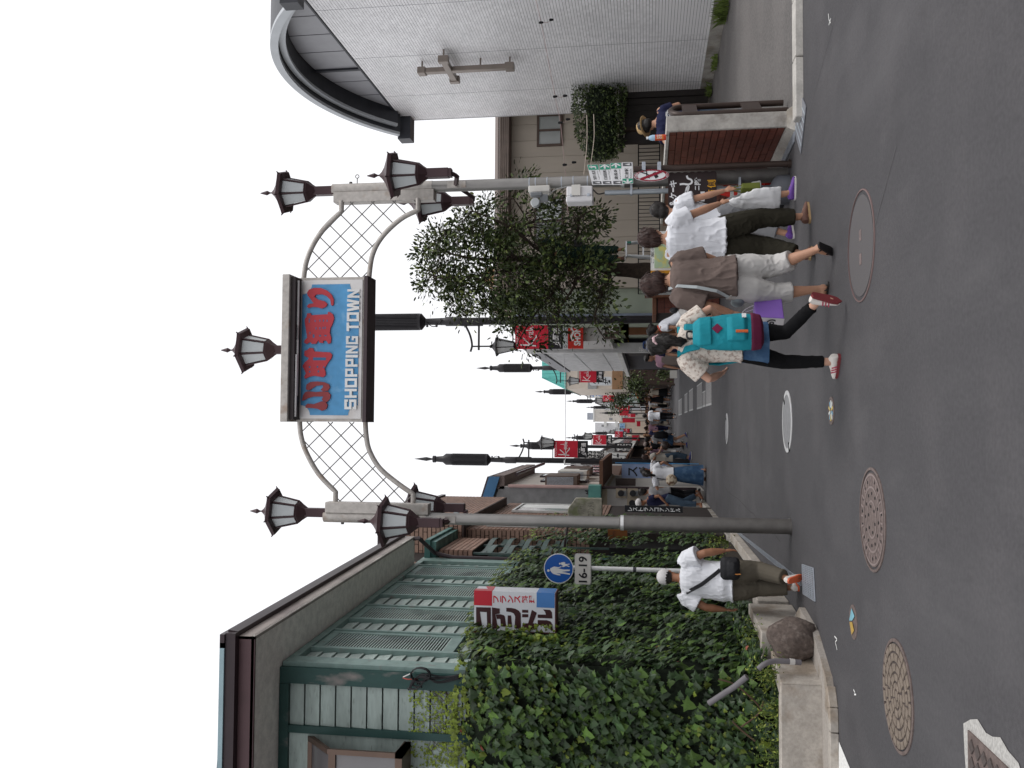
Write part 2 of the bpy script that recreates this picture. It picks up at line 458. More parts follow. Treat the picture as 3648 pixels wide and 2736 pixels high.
# flat steel plate with ribs at the forecourt corner
a, b_, c_, d = [G(*E_(*p)) for p in ((1390, 120), (1520, 440), (1415, 1370), (1300, 960))]
t = thing('steel_plate', (a+b_+c_+d)/4, 'ribbed grey steel plate bridging the gutter at the forecourt corner', 'steel plate')
z0 = V((0, 0, .004))
B().prism([a+z0, d+z0, c_+z0, b_+z0], (0, 0, .008)).build('plate', M('steel_plate_paint', (.25, .26, .29), rough=.45, metal=.4, v=.12), t)
b = B()
for i in range(1, 6):
    p, q = a.lerp(d, i/6), b_.lerp(c_, i/6+.0); u = (d-a).normalized()*.006
    b.prism([p-u+z0*3.1, p+u+z0*3.1, q+u+z0*3.1, q-u+z0*3.1], (0, 0, .003))
b.build('rib', M('rib_edge', (.5, .56, .6), rough=.4, metal=.4), t)
# paint: white triangle edge at the planter, utility scribbles
wpaint = M('road_paint', (.72, .72, .7), rough=.7, v=.15, s=50)
p = [G(*Q_(945, 1430)), G(*Q_(1020, 1611)), G(*Q_(940, 1640))]
struct(B().add([q_+V((0, 0, .004)) for q_ in p]+[V((-3.6, 7.6, .004))], [(0, 2, 3, 1)]).build('road_marking', wpaint))
b = B()
for px in (((1565, 430), (1600, 470), (1575, 510), (1590, 560), (1600, 610)), ((1815, 1130), (1835, 1170)), ((1825, 1195), (1850, 1195))):
    pp = [G(2550+x*.2712, 2150+y*.2712) for x, y in px]
    for u, w in zip(pp, pp[1:]):
        n_ = (w-u).cross(Z_).normalized()*.006; b.add([u-n_+Z_*.004, u+n_+Z_*.004, w+n_+Z_*.004, w-n_+Z_*.004], [(0, 1, 2, 3)])
for px in (((465, 90), (470, 130), (480, 150)), ((468, 165), (482, 120))):
    pp = [G(2700+x*.5427, y*.5427) for x, y in px]
    for u, w in zip(pp, pp[1:]):
        n_ = (w-u).cross(Z_).normalized()*.006; b.add([u-n_+Z_*.004, u+n_+Z_*.004, w+n_+Z_*.004, w-n_+Z_*.004], [(0, 1, 2, 3)])
struct(b.build('chalk_marking', wpaint))

# hairline cracks and a trench seam in the asphalt
crk = M('crack_dark', (.05, .047, .048), rough=.9)
b = B()
def crack(pts, w):
    P = []
    for i in range(len(pts)-1):
        for j in range(8):
            p = V(pts[i]).lerp(V(pts[i+1]), j/8); P.append(p+V((rnd(-.02, .02), rnd(-.02, .02), .004)))
    for u, q in zip(P, P[1:]):
        n_ = (q-u).cross(Z_).normalized()*w*rnd(.4, 1); b.add([u-n_, u+n_, q+n_, q-n_], [(0, 1, 2, 3)])
pass
crack([(-1.35, 10.9, 0), (-1.3, 14, 0), (-1.25, 19, 0)], .006); crack([(1.9, 11, 0), (2.0, 17, 0)], .006)
struct(b.build('asphalt_crack', crk))
b = B(); scr_ = M('scratch_pale', (.10, .096, .098), rough=.8)
for p, q in (((.95, 7.0, .004), (1.75, 5.85, .004)), ((3.4, 7.6, .004), (3.0, 8.9, .004))):
    u, v = V(p), V(q); n_ = (v-u).cross(Z_).normalized()*.003; b.add([u-n_, u+n_, v+n_, v-n_], [(0, 1, 2, 3)])
struct(b.build('scratch_marking', scr_))
# ================================================================ town gate
galv = M('galvanised_pole', (.27, .26, .25), rough=.42, metal=.5, v=.12, s=12, v2=.1, stretch=(1, 1, .3))
galvd = M('dull_pole', (.15, .142, .135), rough=.5, metal=.45, v=.15, s=8)
cream = M('gate_cream_metal', (.47, .44, .41), rough=.5, metal=.25, v=.14, s=18, c2=(.36, .29, .24), t2=.63, s2=5)
maroon = M('maroon_lamp_metal', (.055, .03, .034), rough=.45, metal=.2, v=.15)
frost = M('frosted_lamp_glass', (.55, .58, .59), rough=.35, v=.06, s=6)
Z5 = lambda x, y: (900+x*.4069, 1450+y*.4069)
Z3 = lambda x, y: (900+x*.4069, 500+y*.4069)
gate = thing('town_gate', (.85, 10.2, 0), 'arched metal street gate on two poles holding the blue SHOPPING TOWN sign', 'gate')
PL, PR = V((-1.1, 10.14, 0)), V((2.79, 10.26, 0))
for P in (PL, PR):
    B().lathe([(.083, 0), (.083, 1.80), (.078, 1.84), (.066, 1.85)], P, 24).build('lower_post', galvd if P is PR else galvd, gate, smooth='auto')
    B().lathe([(.066, 1.85), (.066, 4.05)], P, 24).build('upper_post', galv, gate, smooth='auto')
    B().lathe([(.09, 0), (.09, .02)], P, 24).build('base_collar', galvd, gate)
    B().lathe([(.0855, 1.8), (.0855, 1.835)], P, 24).build('bright_collar', M('bright_collar', (.75, .75, .75), rough=.3, metal=.5), gate)
    s = 1 if P is PL else -1
    B().lathe([(.07, 4.05), (.07, 5.28)], P, 20).build('column_tube', cream, gate, smooth='auto')
    B().box((P.x+s*.045, P.y-.075, 4.02), (P.x+s*.17, P.y+.075, 5.25)).build('column_box', cream, gate, bevel=.006)
    B().tube([P+V((-s*.06, 0, 5.06)), P+V((-s*.09, 0, 5.06))], .02, 8).build('bolt_knob', galvd, gate)
b = B(); b.tube([V((2.86, 10.26, 4.98)), V((2.92, 10.26, 4.98))], .006, 6)
b.tube([V((2.945+.022*math.cos(i*.7), 10.26, 4.98+.022*math.sin(i*.7))) for i in range(10)], .005, 6); b.build('eye_hook', galvd, gate)
def smooth_path(pts, k=6):
    pts = [V(p) for p in pts]; out = []
    for i in range(len(pts)-1):
        p0, p1, p2, p3 = pts[max(i-1, 0)], pts[i], pts[i+1], pts[min(i+2, len(pts)-1)]
        for j in range(k):
            t = j/k
            out.append(.5*((2*p1)+(p2-p0)*t+(2*p0-5*p1+4*p2-p3)*t*t+(3*p1-p0-3*p2+p3)*t**3))
    return out+[pts[-1]]
GY = 10.2
def arc(pts):  # (x,z)
    head = [V((p[0], GY, p[1])) for p in pts[:2]]
    return head[:1]+smooth_path([V((p[0], GY, p[1])) for p in pts[1:]])
LT = arc([(-.95, 5.17), (-.82, 5.17), (-.61, 5.385), (-.36, 5.54), (-.16, 5.61), (.02, 5.63)])
LB = arc([(-.95, 4.23), (-.83, 4.23), (-.70, 4.43), (-.53, 4.64), (-.33, 4.765), (-.16, 4.805), (.02, 4.82)])
RTp = arc([(2.64, 5.15), (2.51, 5.15), (2.33, 5.345), (2.13, 5.49), (1.91, 5.58), (1.69, 5.61)])
RBp = arc([(2.64, 4.21), (2.50, 4.21), (2.40, 4.42), (2.20, 4.64), (1.98, 4.76), (1.69, 4.80)])
for p in (LT, LB, RTp, RBp): B().tube(p, .03, 12).build('arch_tube', cream, gate, smooth='auto')
def interp(path, x):
    for a, c in zip(path, path[1:]):
        if min(a.x, c.x)-1e-6 <= x <= max(a.x, c.x)+1e-6:
            t = 0 if abs(c.x-a.x) < 1e-6 else (x-a.x)/(c.x-a.x); return a.z+(c.z-a.z)*t
    return None
rodm = M('lattice_rod', (.2, .19, .18), rough=.5, metal=.5)
for top, bot, x0, x1, ph in ((LT, LB, -.93, .0, .02), (RTp, RBp, 1.70, 2.62, .06)):
    lo_, hi_ = sorted((x0, x1))
    for sgn in (1, -1):
        for kk in range(-12, 60):
            c0 = kk*.262+ph; run = []
            for i in range(141):
                x = lo_+(hi_-lo_)*i/140; z = 3+c0*1.0+sgn*(x-lo_)*1.02 if sgn > 0 else 3+c0-(x-lo_)*1.02
                zt, zb = interp(top, x), interp(bot, x)
                if zt is None or zb is None: zt, zb = (top[0].z, bot[0].z) if abs(x-top[0].x) < abs(x-top[-1].x) else (top[-1].z, bot[-1].z)
                if zb <= z <= zt: run.append(V((x, GY+.006*sgn, z)))
                elif run: break
            if len(run) > 6: B().tube([run[0], run[-1]], .0065, 6).build('lattice_rod', rodm, gate)
# sign box
sx0, sx1 = .005, 1.695
B().box((sx0, 10.03, 4.79), (sx1, 10.32, 5.605)).build('sign_box', cream, gate, bevel=.005)
B().box((sx0-.005, 9.78, 5.61), (sx1+.005, 10.62, 5.70)).build('canopy', cream, gate, bevel=.006)
B().box((sx0+.02, 9.83, 5.56), (sx1-.02, 10.56, 5.609)).build('canopy_soffit', M('canopy_dark', (.05, .04, .042), rough=.6), gate)
B().box((sx0-.004, 9.985, 4.745), (sx1+.004, 10.3, 4.788)).build('sign_base', M('canopy_dark2', (.07, .05, .055), rough=.5), gate)
b = B()
for xa, xb in ((.06, .78), (.3, 1.12), (.95, 1.64)):
    yy = 9.86+.03*(xa > .2)
    b.tube([(xa, yy, 5.545), (xb, yy, 5.545)], .013, 8)
b.build('lamp_tube', M('tube_light', (.6, .58, .58), rough=.4), gate)
F0 = 10.026
white = M('sign_white', (.74, .72, .71), rough=.45, v=.05, c2=(.62, .58, .55), t2=.7)
B().box((sx0+.035, F0-.012, 4.815), (sx1-.035, F0+.01, 5.575)).build('sign_face', white, gate)
def notched(x0, x1, z0, z1, r, y):
    pts = []
    for cx, cz, a0 in ((x0, z0, 90), (x1, z0, 180), (x1, z1, 270), (x0, z1, 0)):
        for i in range(9):
            a = math.radians(a0-i*90/8); pts.append(V((cx+r*math.cos(a), y, cz+r*math.sin(a))))
    return pts
blue = M('sign_blue', (.10, .33, .60), rough=.5, v=.1, s=10, c2=(.16, .4, .66), t2=.62, s2=9)
pts = notched(sx0+.075, sx1-.085, 4.852, 5.545, .115, F0-.016)
B().add(pts, [tuple(range(len(pts)))]).build('sign_panel', blue, gate)
red = M('sign_red', (.50, .045, .06), rough=.45, v=.1, s=4)
redd = M('sign_red_faded', (.30, .05, .055), rough=.5, v=.15, s=5)
# brush characters and block letters, outlines in the plane of the sign
ZS = lambda p: AY(900+p[0]*.42194, 900+p[1]*.42194, F0-.018)
def cutout(b, pts, dep=.02, mi=0):
    P = [ZS(p) for p in pts]; n = len(P)
    ar = sum(P[i].x*P[(i+1) % n].z-P[(i+1) % n].x*P[i].z for i in range(n))
    if ar < 0: P.reverse()
    return b.prism([p for p in P[::-1]], (0, -dep, 0), mi)
def holes(b, cs, w=6, h=8):
    for c in cs:
        cx, cy_ = c[:2]; ww = c[2] if len(c) > 2 else w; hh = c[3] if len(c) > 3 else h
        P = [ZS((cx+u, cy_+v))+V((0, -.0215, 0)) for u, v in ((-ww, -hh), (-ww, hh), (ww, hh), (ww, -hh))]
        b.add(P, [(0, 1, 2, 3)])
blued = M('sign_blue_shadow', (.05, .16, .32), rough=.6)
KO = [[(452,1310),(450,1290),(470,1275),(520,1280),(560,1265),(590,1255),(622,1262),(637,1290),(625,1322),(590,1336),(550,1318),(500,1312)],
      [(420,1250),(430,1210),(440,1190),(455,1175),(480,1172),(540,1178),(600,1172),(640,1175),(662,1200),(658,1235),(630,1262),(600,1255),(588,1240),(602,1215),(520,1215),(470,1228),(440,1248)],
      [(455,1150),(460,1115),(490,1093),(550,1088),(610,1095),(650,1113),(656,1140),(640,1166),(602,1170),(577,1160),(600,1135),(597,1118),(540,1125),(510,1145),(485,1162),(465,1162)]]
for p in KO:
    b = B(); cutout(b, p); b.build('brush_character', redd, gate)
b = B(); cutout(b, [(425,960),(445,928),(470,907),(480,890),(440,870),(444,830),(470,822),(485,805),(515,808),(525,835),(600,840),(655,843),(675,862),(670,890),(640,930),(610,980),(620,1010),(620,1035),(600,1052),(520,1040),(480,1050),(450,1066),(440,1050),(455,1020),(440,985)])
ch = b.build('brush_character', red, gate)
b = B(); holes(b, [(487,967),(553,965),(487,1006),(561,1004),(607,968,5,7)]); holes(b, [(570,898,54,12)]); b.build('character_gap', blued, ch)
b = B(); cutout(b, [(445,590),(446,560),(460,545),(465,515),(495,513),(500,530),(638,522),(642,500),(658,505),(682,522),(692,555),(680,600),(660,640),(655,680),(668,720),(664,762),(642,770),(625,742),(600,745),(600,765),(570,762),(560,740),(540,770),(505,772),(492,755),(460,772),(440,762),(445,740),(465,720),(455,650)])
ch = b.build('brush_character', red, gate)
b = B(); holes(b, [(533,578),(573,576),(604,576),(634,577),(541,641),(574,640),(600,638),(618,636),(575,703,8,6),(520,706,7,14),(620,702,9,5),(484,575,4,18),(490,680,4,10)], 4, 9); b.build('character_gap', blued, ch)
b = B(); cutout(b, [(465,340),(480,315),(520,300),(580,300),(630,320),(670,355),(690,400),(686,442),(674,451),(665,440),(660,400),(630,368),(590,353),(540,355),(525,375),(560,400),(612,412),(636,435),(625,457),(590,473),(550,462),(510,460),(475,468),(462,455),(480,435),(520,430),(490,388),(470,365)])
b.build('brush_character', red, gate)
# block letters on a unit cell, y up
def R_(x0, y0, x1, y1): return [(x0, y0), (x1, y0), (x1, y1), (x0, y1)]
T_w = .24
GL = {'S': [R_(0,.8,1,1), R_(0,.5,.26,.8), R_(0,.41,1,.59), R_(.74,.2,1,.41), R_(0,0,1,.2), R_(0,.2,.24,.3), R_(.76,.7,1,.8)],
      'H': [R_(0,0,.27,1), R_(.73,0,1,1), R_(.27,.4,.73,.6)], 'O': [R_(0,0,.27,1), R_(.73,0,1,1), R_(.27,.8,.73,1), R_(.27,0,.73,.2)],
      'P': [R_(0,0,.3,1), R_(.3,.82,1,1), R_(.72,.52,1,.82), R_(.3,.34,1,.52)], 'I': [R_(.0,0,1,1)],
      'N': [R_(0,0,.25,1), R_(.75,0,1,1), [(.25,1),(.25,.62),(.75,0),(.75,.38)]], 'G': [R_(0,0,.26,1), R_(.26,.8,1,1), R_(.26,0,1,.2), R_(.74,.2,1,.52), R_(.5,.36,.74,.52), R_(.76,.68,1,.8)],
      'T': [R_(0,.8,1,1), R_(.36,0,.64,.8)], 'W': [[(0,1),(.18,0),(.36,0),(.2,1)], [(.4,1),(.22,.0),(.4,0),(.5,.62)], [(.6,1),(.5,.62),(.6,0),(.78,0)], [(1,1),(.8,1),(.64,0),(.82,0)], [(.4,1),(.46,.5),(.54,.5),(.6,1)]]}
lm = M('letter_white', (.8, .8, .79), rough=.4)
spans = [('S',1323,1240),('H',1226,1150),('O',1138,1062),('P',1048,980),('P',964,898),('I',886,864),('N',852,786),('G',774,706),('T',664,592),('O',581,506),('W',498,393),('N',382,312)]
for i, (g, ya, yb) in enumerate(spans):
    f = (1317-ya)/1007; xa, xb = 880-.0+f*26, 779+f*26
    if ya < 700: xa, xb = 883+f*26, 781+f*26
    b = B()
    for j, poly in enumerate(GL[g]): cutout(b, [(xa+(xb-xa)*p[1], ya+(yb-ya)*p[0]) for p in poly], .02+.0002*j)
    b.build('sign_letter', lm, gate)
# lanterns
def lantern(loc, label, part_of=None, tall=True):
    t = thing('gate_lantern', loc, label, 'lantern', 'lanterns on the gate')
    o = V(loc); S = .57
    B().box(o+V((-.045, -.045, -.06)), o+V((.045, .045, .17))).build('stem', maroon, t, bevel=.004)
    B().lathe([(.05, .15), (.085, .2), (.115, .235), (.115, .25)], o, 6, ph=.2).build('cup', maroon, t)
    b = B()
    for i in range(6):
        a = 6.2832*i/6+.2
        p0 = o+V((.112*math.cos(a), .112*math.sin(a), .245)); p1 = o+V((.168*math.cos(a), .168*math.sin(a), .50)); b.tube([p0, p1], .011, 4)
    for zz, rr in ((.25, .115), (.498, .17)):
        b.tube([o+V((rr*math.cos(6.2832*i/6+.2), rr*math.sin(6.2832*i/6+.2), zz)) for i in range(7)], .011, 4)
    b.build('cage', maroon, t)
    for i in range(6):
        a0, a1 = 6.2832*i/6+.2+.09, 6.2832*(i+1)/6+.2-.09
        B().quad(*[o+V((r_*math.cos(a), r_*math.sin(a), z)) for r_, z, a in ((.106, .255, a0), (.106, .255, a1), (.16, .492, a1), (.16, .492, a0))]).build('pane', frost, t)
    B().lathe([(.05, .26), (.06, .33), (.055, .42), (.03, .47)], o, 12).build('bulb', M('lamp_bulb', (.85, .85, .83), rough=.3), t)
    prof = [(.20, .478), (.238, .482), (.248, .515), (.17, .548), (.09, .585), (.04, .62), (.012, .65)]
    B().lathe(prof, o, 6, ph=.2).build('roof', maroon, t)
    b = B()
    for i in range(6):   # upturned eave tips
        a = 6.2832*i/6+.2; r_ = .245
        b.tube([o+V((.16*math.cos(a), .16*math.sin(a), .542)), o+V((r_*math.cos(a), r_*math.sin(a), .506)), o+V(((r_+.02)*math.cos(a), (r_+.02)*math.sin(a), .52))], [.008, .012, .004], 5)
    b.build('roof_rib', maroon, t)
    B().lathe([(.008, .64), (.008, .67), (.026, .705), (.004, .78)], o, 4).build('finial', maroon, t)
    t.scale = (1.13, 1.13, 1.13)
    return t
lantern((PL.x+.04, PL.y, 5.32), 'maroon lantern crowning the gate post beside the green house')
lantern((PR.x-.01, PR.y, 5.32), 'maroon lantern crowning the gate post beside the direction signs')
lantern((.86, 10.2, 5.76), 'maroon lantern standing over the middle of the gate sign')
def arm(P, dy, z):
    b = B(); b.tube([P+V((0, .05 if dy > 0 else -.05, z-.04)), P+V((0, dy*.75, z-.13)), P+V((0, dy, z-.09))], .028, 4)
    b.box(P+V((-.045, dy-.045, z-.1)), P+V((.045, dy+.045, z-.06))); b.build('lamp_arm', maroon, gate)
    B().box(P+V((-.03, dy-.012 if dy < 0 else dy, z+.0)), P+V((.03, dy-.047, z+.06))).build('arm_plate', frost, gate)
    B().box(P+V((-.04, (.06 if dy > 0 else -.075), z-.16)), P+V((.04, (.075 if dy > 0 else -.06), z+.06))).build('arm_bracket', cream, gate)
arm(PL, -.42, 3.86); lantern(PL+V((0, -.42, 3.86)), 'maroon lantern on the arm reaching forward from the green house post')
arm(PL, .62, 3.80); lantern(PL+V((.07, .62, 3.80)), 'maroon lantern half hidden behind the green house post')
arm(PR, -.55, 3.80); lantern(PR+V((0, -.55, 3.80)), 'maroon lantern on the arm reaching forward from the direction sign post')
arm(PR, .72, 3.80); lantern(PR+V((0, .72, 3.80)), 'maroon lantern hanging behind the direction sign post near the tree')
# ================================================================ green weatherboard house (left)
SK = .036
def wl(s, d=0., z=0.):
    """point on the street wall: s metres along from the corner, d outwards"""
    return V((-2.51+SK*s+d, 9.0+s-SK*d, z))
hg = M('green_paint_board', (.25, .33, .30), rough=.55, v=.12, s=9, v2=.16, bump=.15, bs=60, c2=(.25, .24, .22), t2=.68, s2=6, obr=.1, stretch=(1, 1, 5))
hgl = M('pale_green_board', (.33, .395, .37), rough=.6, v=.1, s=8, v2=.16, bump=.15, bs=70, c2=(.22, .26, .235), t2=.66, s2=7, obr=.08, stretch=(1, 1, 4))
hgd = M('dark_green_trim', (.022, .062, .056), rough=.5, v=.15, s=7, c2=(.2, .18, .17), t2=.68, s2=4, stretch=(1, 1, .5))
hgt = M('grey_green_trim', (.19, .275, .255), rough=.55, v=.15, s=9, c2=(.2, .19, .18), t2=.66, s2=7)
fas = M('fascia_tan', (.33, .285, .26), rough=.5, v=.12, s=3, c2=(.22, .18, .17), t2=.58, s2=1.6, stretch=(1, 1, .4))
fasd = M('gutter_dark', (.04, .026, .03), rough=.4, v=.15)
sof = M('soffit_grey', (.74, .71, .66), rough=.8, v=.08, s=60, v2=.1)
fasp = M('fascia_mauve', (.10, .055, .06), rough=.5, v=.12, s=3)
house = thing('green_house', (-3.5, 12, 0), 'green weatherboard house with louvred shutters half swallowed by ivy', 'house')
ZT = 5.29
LEN = 5.85
# core
B().hexa([wl(.02, -.08, 0), wl(.02, -4.5, 0), wl(LEN, -4.5, 0), wl(LEN, -.08, 0), wl(.02, -.08, ZT), wl(.02, -4.5, ZT), wl(LEN, -4.5, ZT), wl(LEN, -.08, ZT)]).build('wall_core', M('house_core', (.03, .04, .04)), house)
nd = V((1, -SK, 0)); ld = V((SK, 1, 0))
def wbox(b, s0, s1, d0, d1, z0, z1, mi=0):
    return b.hexa([wl(s0, d0, z0), wl(s0, d1, z0), wl(s1, d1, z0), wl(s1, d0, z0), wl(s0, d0, z1), wl(s0, d1, z1), wl(s1, d1, z1), wl(s1, d0, z1)], mi)
def wbox2(b, s0, s1, d0, d1, z0, z1, tilt):
    """board whose lower edge stands proud (weatherboard)"""
    return b.hexa([wl(s0, d0, z0), wl(s0, d1+tilt, z0), wl(s1, d1+tilt, z0), wl(s1, d0, z0), wl(s0, d0, z1), wl(s0, d1, z1), wl(s1, d1, z1), wl(s1, d0, z1)])
pans = [(.22, .78), (1.88, 2.27), (3.08, 3.45), (4.12, 4.42), (5.26, 5.62)]
shut = [(.82, 1.84), (2.31, 3.04), (3.49, 4.08), (4.46, 5.22)]
# find the real positions from the photo: y of each element at x=1568
def s_of(y, x=1568):
    s = 3.
    for _ in range(20): s = AX(x, y, -2.51+SK*s).y-9
    return s
yy = [1900+q*.452 for q in (1040, 962, 800, 715, 592, 512, 402, 350, 262, 236)]
S_ = [s_of(q) for q in yy]
pans = [(S_[0], S_[1]), (S_[2], S_[3]), (S_[4], S_[5]), (S_[6], S_[7]), (S_[8], S_[9])]
shut = [(S_[1], S_[2]), (S_[3], S_[4]), (S_[5], S_[6]), (S_[7], S_[8])]
BH = .156
for a, c in pans:
    z = ZT-.10
    while z > .5:
        b = B(); wbox2(b, a+.01, c-.01, -.06, -.03, z-BH+.012, z, .018); b.build('wall_board', hgl, house); z -= BH
    B().hexa([wl(a, -.07, .3), wl(a, -.055, .3), wl(c, -.055, .3), wl(c, -.07, .3), wl(a, -.07, ZT), wl(a, -.055, ZT), wl(c, -.055, ZT), wl(c, -.07, ZT)]).build('board_backing', black, house)
slatm = M('shutter_slat', (.33, .41, .385), rough=.5, v=.12, s=20, c2=(.1, .13, .12), t2=.6)
for a, c in shut:
    zb = 3.62
    fr = B(); w = .075
    wbox(fr, a, a+.05, -.06, .028, .4, ZT-.02); wbox(fr, c-.05, c, -.06, .028, .4, ZT-.02)
    f = fr.build('shutter_post', hgt, house)
    fr = B()
    wbox(fr, a+.055, a+.055+w, -.05, .012, zb, ZT-.09); wbox(fr, c-.055-w, c-.055, -.05, .012, zb, ZT-.09)
    wbox(fr, a+.055+w, c-.055-w, -.05, .01, zb, zb+.12); wbox(fr, a+.055+w, c-.055-w, -.05, .01, ZT-.2, ZT-.09)
    f = fr.build('shutter', hgt, house)
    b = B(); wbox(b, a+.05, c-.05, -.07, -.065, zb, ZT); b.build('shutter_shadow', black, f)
    b = B(); a2, c2 = a+.055+w, c-.055-w
    n = 40; src = None
    for i in range(n):
        z = zb+.135+(ZT-.215-zb-.135)*i/(n-1)
        b = B(); b.hexa([wl(a2, -.006, z-.006), wl(a2, .004, z-.009), wl(c2, .004, z-.009), wl(c2, -.006, z-.006), wl(a2, -.006, z+.007), wl(a2, .004, z+.005), wl(c2, .004, z+.005), wl(c2, -.006, z+.007)])
        b.build('slat', slatm, f)
    z = zb-.04
    while z > .6:
        b = B(); wbox2(b, a+.05, c-.05, -.06, -.03, z-BH+.012, z, .018); b.build('wall_board', hgl, house); z -= BH
B_ = B(); wbox(B_, 5.62 if S_[9] > 5.7 else S_[9], LEN+.02, -.06, .035, .3, ZT-.02); B_.build('corner_post', hgt, house)
b = B(); wbox(b, -.02, S_[0], -.06, .03, .2, ZT-.01); b.build('corner_post', hgt, house)
b = B(); wbox(b, S_[0], LEN-.05, -.055, .032, ZT-.10, ZT-.015); b.build('top_rail', hgt, house)
# near gable face (plane Y=9)
NY = 8.97
ex = [950+q*.2712 for q in (312, 505, 712, 914, 1120, 1325, 1530, 1742, 1952, 2160)]
zs = [AY(x, 2440, NY).z for x in ex]
bh = (zs[0]-zs[-1])/9
xr, xl = AY(1100, 2433, NY).x, AY(1100, 2582, NY).x
z = zs[0]
while z > .5:
    B().hexa([(xl, NY-.015, z-bh+.012), (xr, NY-.015, z-bh+.012), (xr, NY+.03, z-bh+.012), (xl, NY+.03, z-bh+.012), (xl, NY, z), (xr, NY, z), (xr, NY+.03, z), (xl, NY+.03, z)]).build('wall_board', hgl, house)
    z -= bh
B().box((-6, NY+.028, 0), (-2.5, NY+.05, ZT)).build('board_backing', black, house)
B().box((xr, NY-.045, .2), (-2.525, NY+.02, ZT-.002)).build('corner_post', hgd, house)
B().box((-6, NY-.05, zs[0]), (xr-.003, NY+.02, ZT-.002)).build('top_rail', hgd, house)
xp = AY(1100, 2608, NY).x
B().box((xp, NY-.045, .2), (xl, NY+.02, zs[0]-.002)).build('wall_post', hgd, house)
B().box((-6, NY-.01, .2), (xp-.003, NY+.02, zs[0]-.002)).build('wall_panel', hgl, house)
# bronze bay window with sloping glass hood
brz = M('bronze_frame', (.14, .095, .075), rough=.4, metal=.45, v=.1)
wz0, wz1 = AY(1458, 2650, NY).z, AY(1092, 2620, NY).z
wx = xp-.03
w = thing('bay_window', (wx-.8, NY, wz0), 'bronze framed bay window with sloped glass hood on green house', 'window')
house_kids = w
d1 = .30
for xx in (wx, wx-1.7):
    b = B(); pr = [(NY-.02, wz1-.02), (NY-.02, wz1-.09), (NY-d1-.02, wz1-.37), (NY-d1-.02, wz0+.06), (NY-.02, wz0+.03), (NY-.02, wz0-.02), (NY-d1-.05, wz0-.02), (NY-d1-.05, wz1-.35)]
    b.prism([(xx, p[0], p[1]) for p in pr], (-.05, 0, 0)); b.build('side_frame', brz, w)
gl = M('bay_glass', (.16, .15, .155), rough=.12, v=.1, s=3, spec=.8)
B().quad((wx-.05, NY-.03, wz1-.07), (wx-1.7, NY-.03, wz1-.07), (wx-1.7, NY-d1-.02, wz1-.36), (wx-.05, NY-d1-.02, wz1-.36)).build('hood_glass', gl, w)
B().quad((wx-.05, NY-d1-.02, wz0+.05), (wx-1.7, NY-d1-.02, wz0+.05), (wx-1.7, NY-d1-.02, wz1-.42), (wx-.05, NY-d1-.02, wz1-.42)).build('front_glass', gl, w)
B().box((wx-.05, NY-d1-.045, wz1-.43), (wx-1.7, NY-d1+.02, wz1-.36)).build('hood_rail', brz, w)
B().box((wx-.05, NY-.045, wz1-.075), (wx-1.7, NY+.0, wz1-.03)).build('head_rail', brz, w)
B().box((wx, NY-d1-.05, wz0-.02), (wx-1.75, NY-.01, wz0+.05)).build('sill', brz, w)
B().box((wx-.4, NY-d1-.03, wz0+.05), (wx-.44, NY-d1-.02, wz1-.43)).build('mullion', brz, w)
# eaves: soffit, fascia boards, gutter
ZE = 5.285
c0, c1 = V((-2.07, 8.3, ZE)), V((-2.07+SK*6.05, 14.35, ZE))
B().prism([c0+V((0, 0, .006)), c1+V((0, 0, .006)), c1+V((-.6, 0, .006)), V((-2.6, 9, ZE+.006)), V((-7, 9, ZE+.006)), V((-7, 8.3, ZE+.006))], (0, 0, .03)).build('soffit', sof, house)
segs = 9
for i in range(segs):
    a, c = c0.lerp(c1, i/segs), c0.lerp(c1, (i+1)/segs)
    c = a+(c-a)*.996
    b = B(); b.hexa([a+V((-.03, 0, 0)), a, c, c+V((-.03, 0, 0)), a+V((-.03, 0, .16)), a+V((0, 0, .16)), c+V((0, 0, .16)), c+V((-.03, 0, .16))]); b.build('fascia_board', fas, house)
B().box((-7, 8.3, ZE), (-2.073, 8.33, ZE+.16)).build('fascia_board', fasp, house)
B().box((-7, 8.22, ZE+.162), (-2.03, 8.36, ZE+.262)).build('gutter', fasd, house)
b = B(); g0, g1 = V((.045, -.02, .163)), V((.045, 0, .163))
b.hexa([c0+g0+V((-.12, 0, 0)), c0+g0, c1+g1, c1+g1+V((-.12, 0, 0)), c0+g0+V((-.12, 0, .1)), c0+g0+V((.015, 0, .1)), c1+g1+V((.015, 0, .1)), c1+g1+V((-.12, 0, .1))]); b.build('gutter', fasd, house)
b = B(); b.hexa([c0+V((-.1, -.1, .264)), c0+V((.03, -.1, .264)), c1+V((.03, 0, .264)), c1+V((-.1, 0, .264)), c0+V((-.1, -.1, .31)), c0+V((.03, -.1, .31)), c1+V((.03, 0, .31)), c1+V((-.1, 0, .31))]); b.build('roof_edge', fasd, house)
B().box((-7, 8.2, ZE+.264), (-2.12, 8.32, ZE+.31)).build('roof_edge', M('verdigris', (.3, .42, .46), rough=.5), house)
B().prism([c0+V((-.05, .02, .3)), c1+V((-.05, 0, .3)), V((-5, 14.3, 5.75)), V((-5, 8.3, 5.75))], (0, 0, -.04)).build('roof', fasd, house)
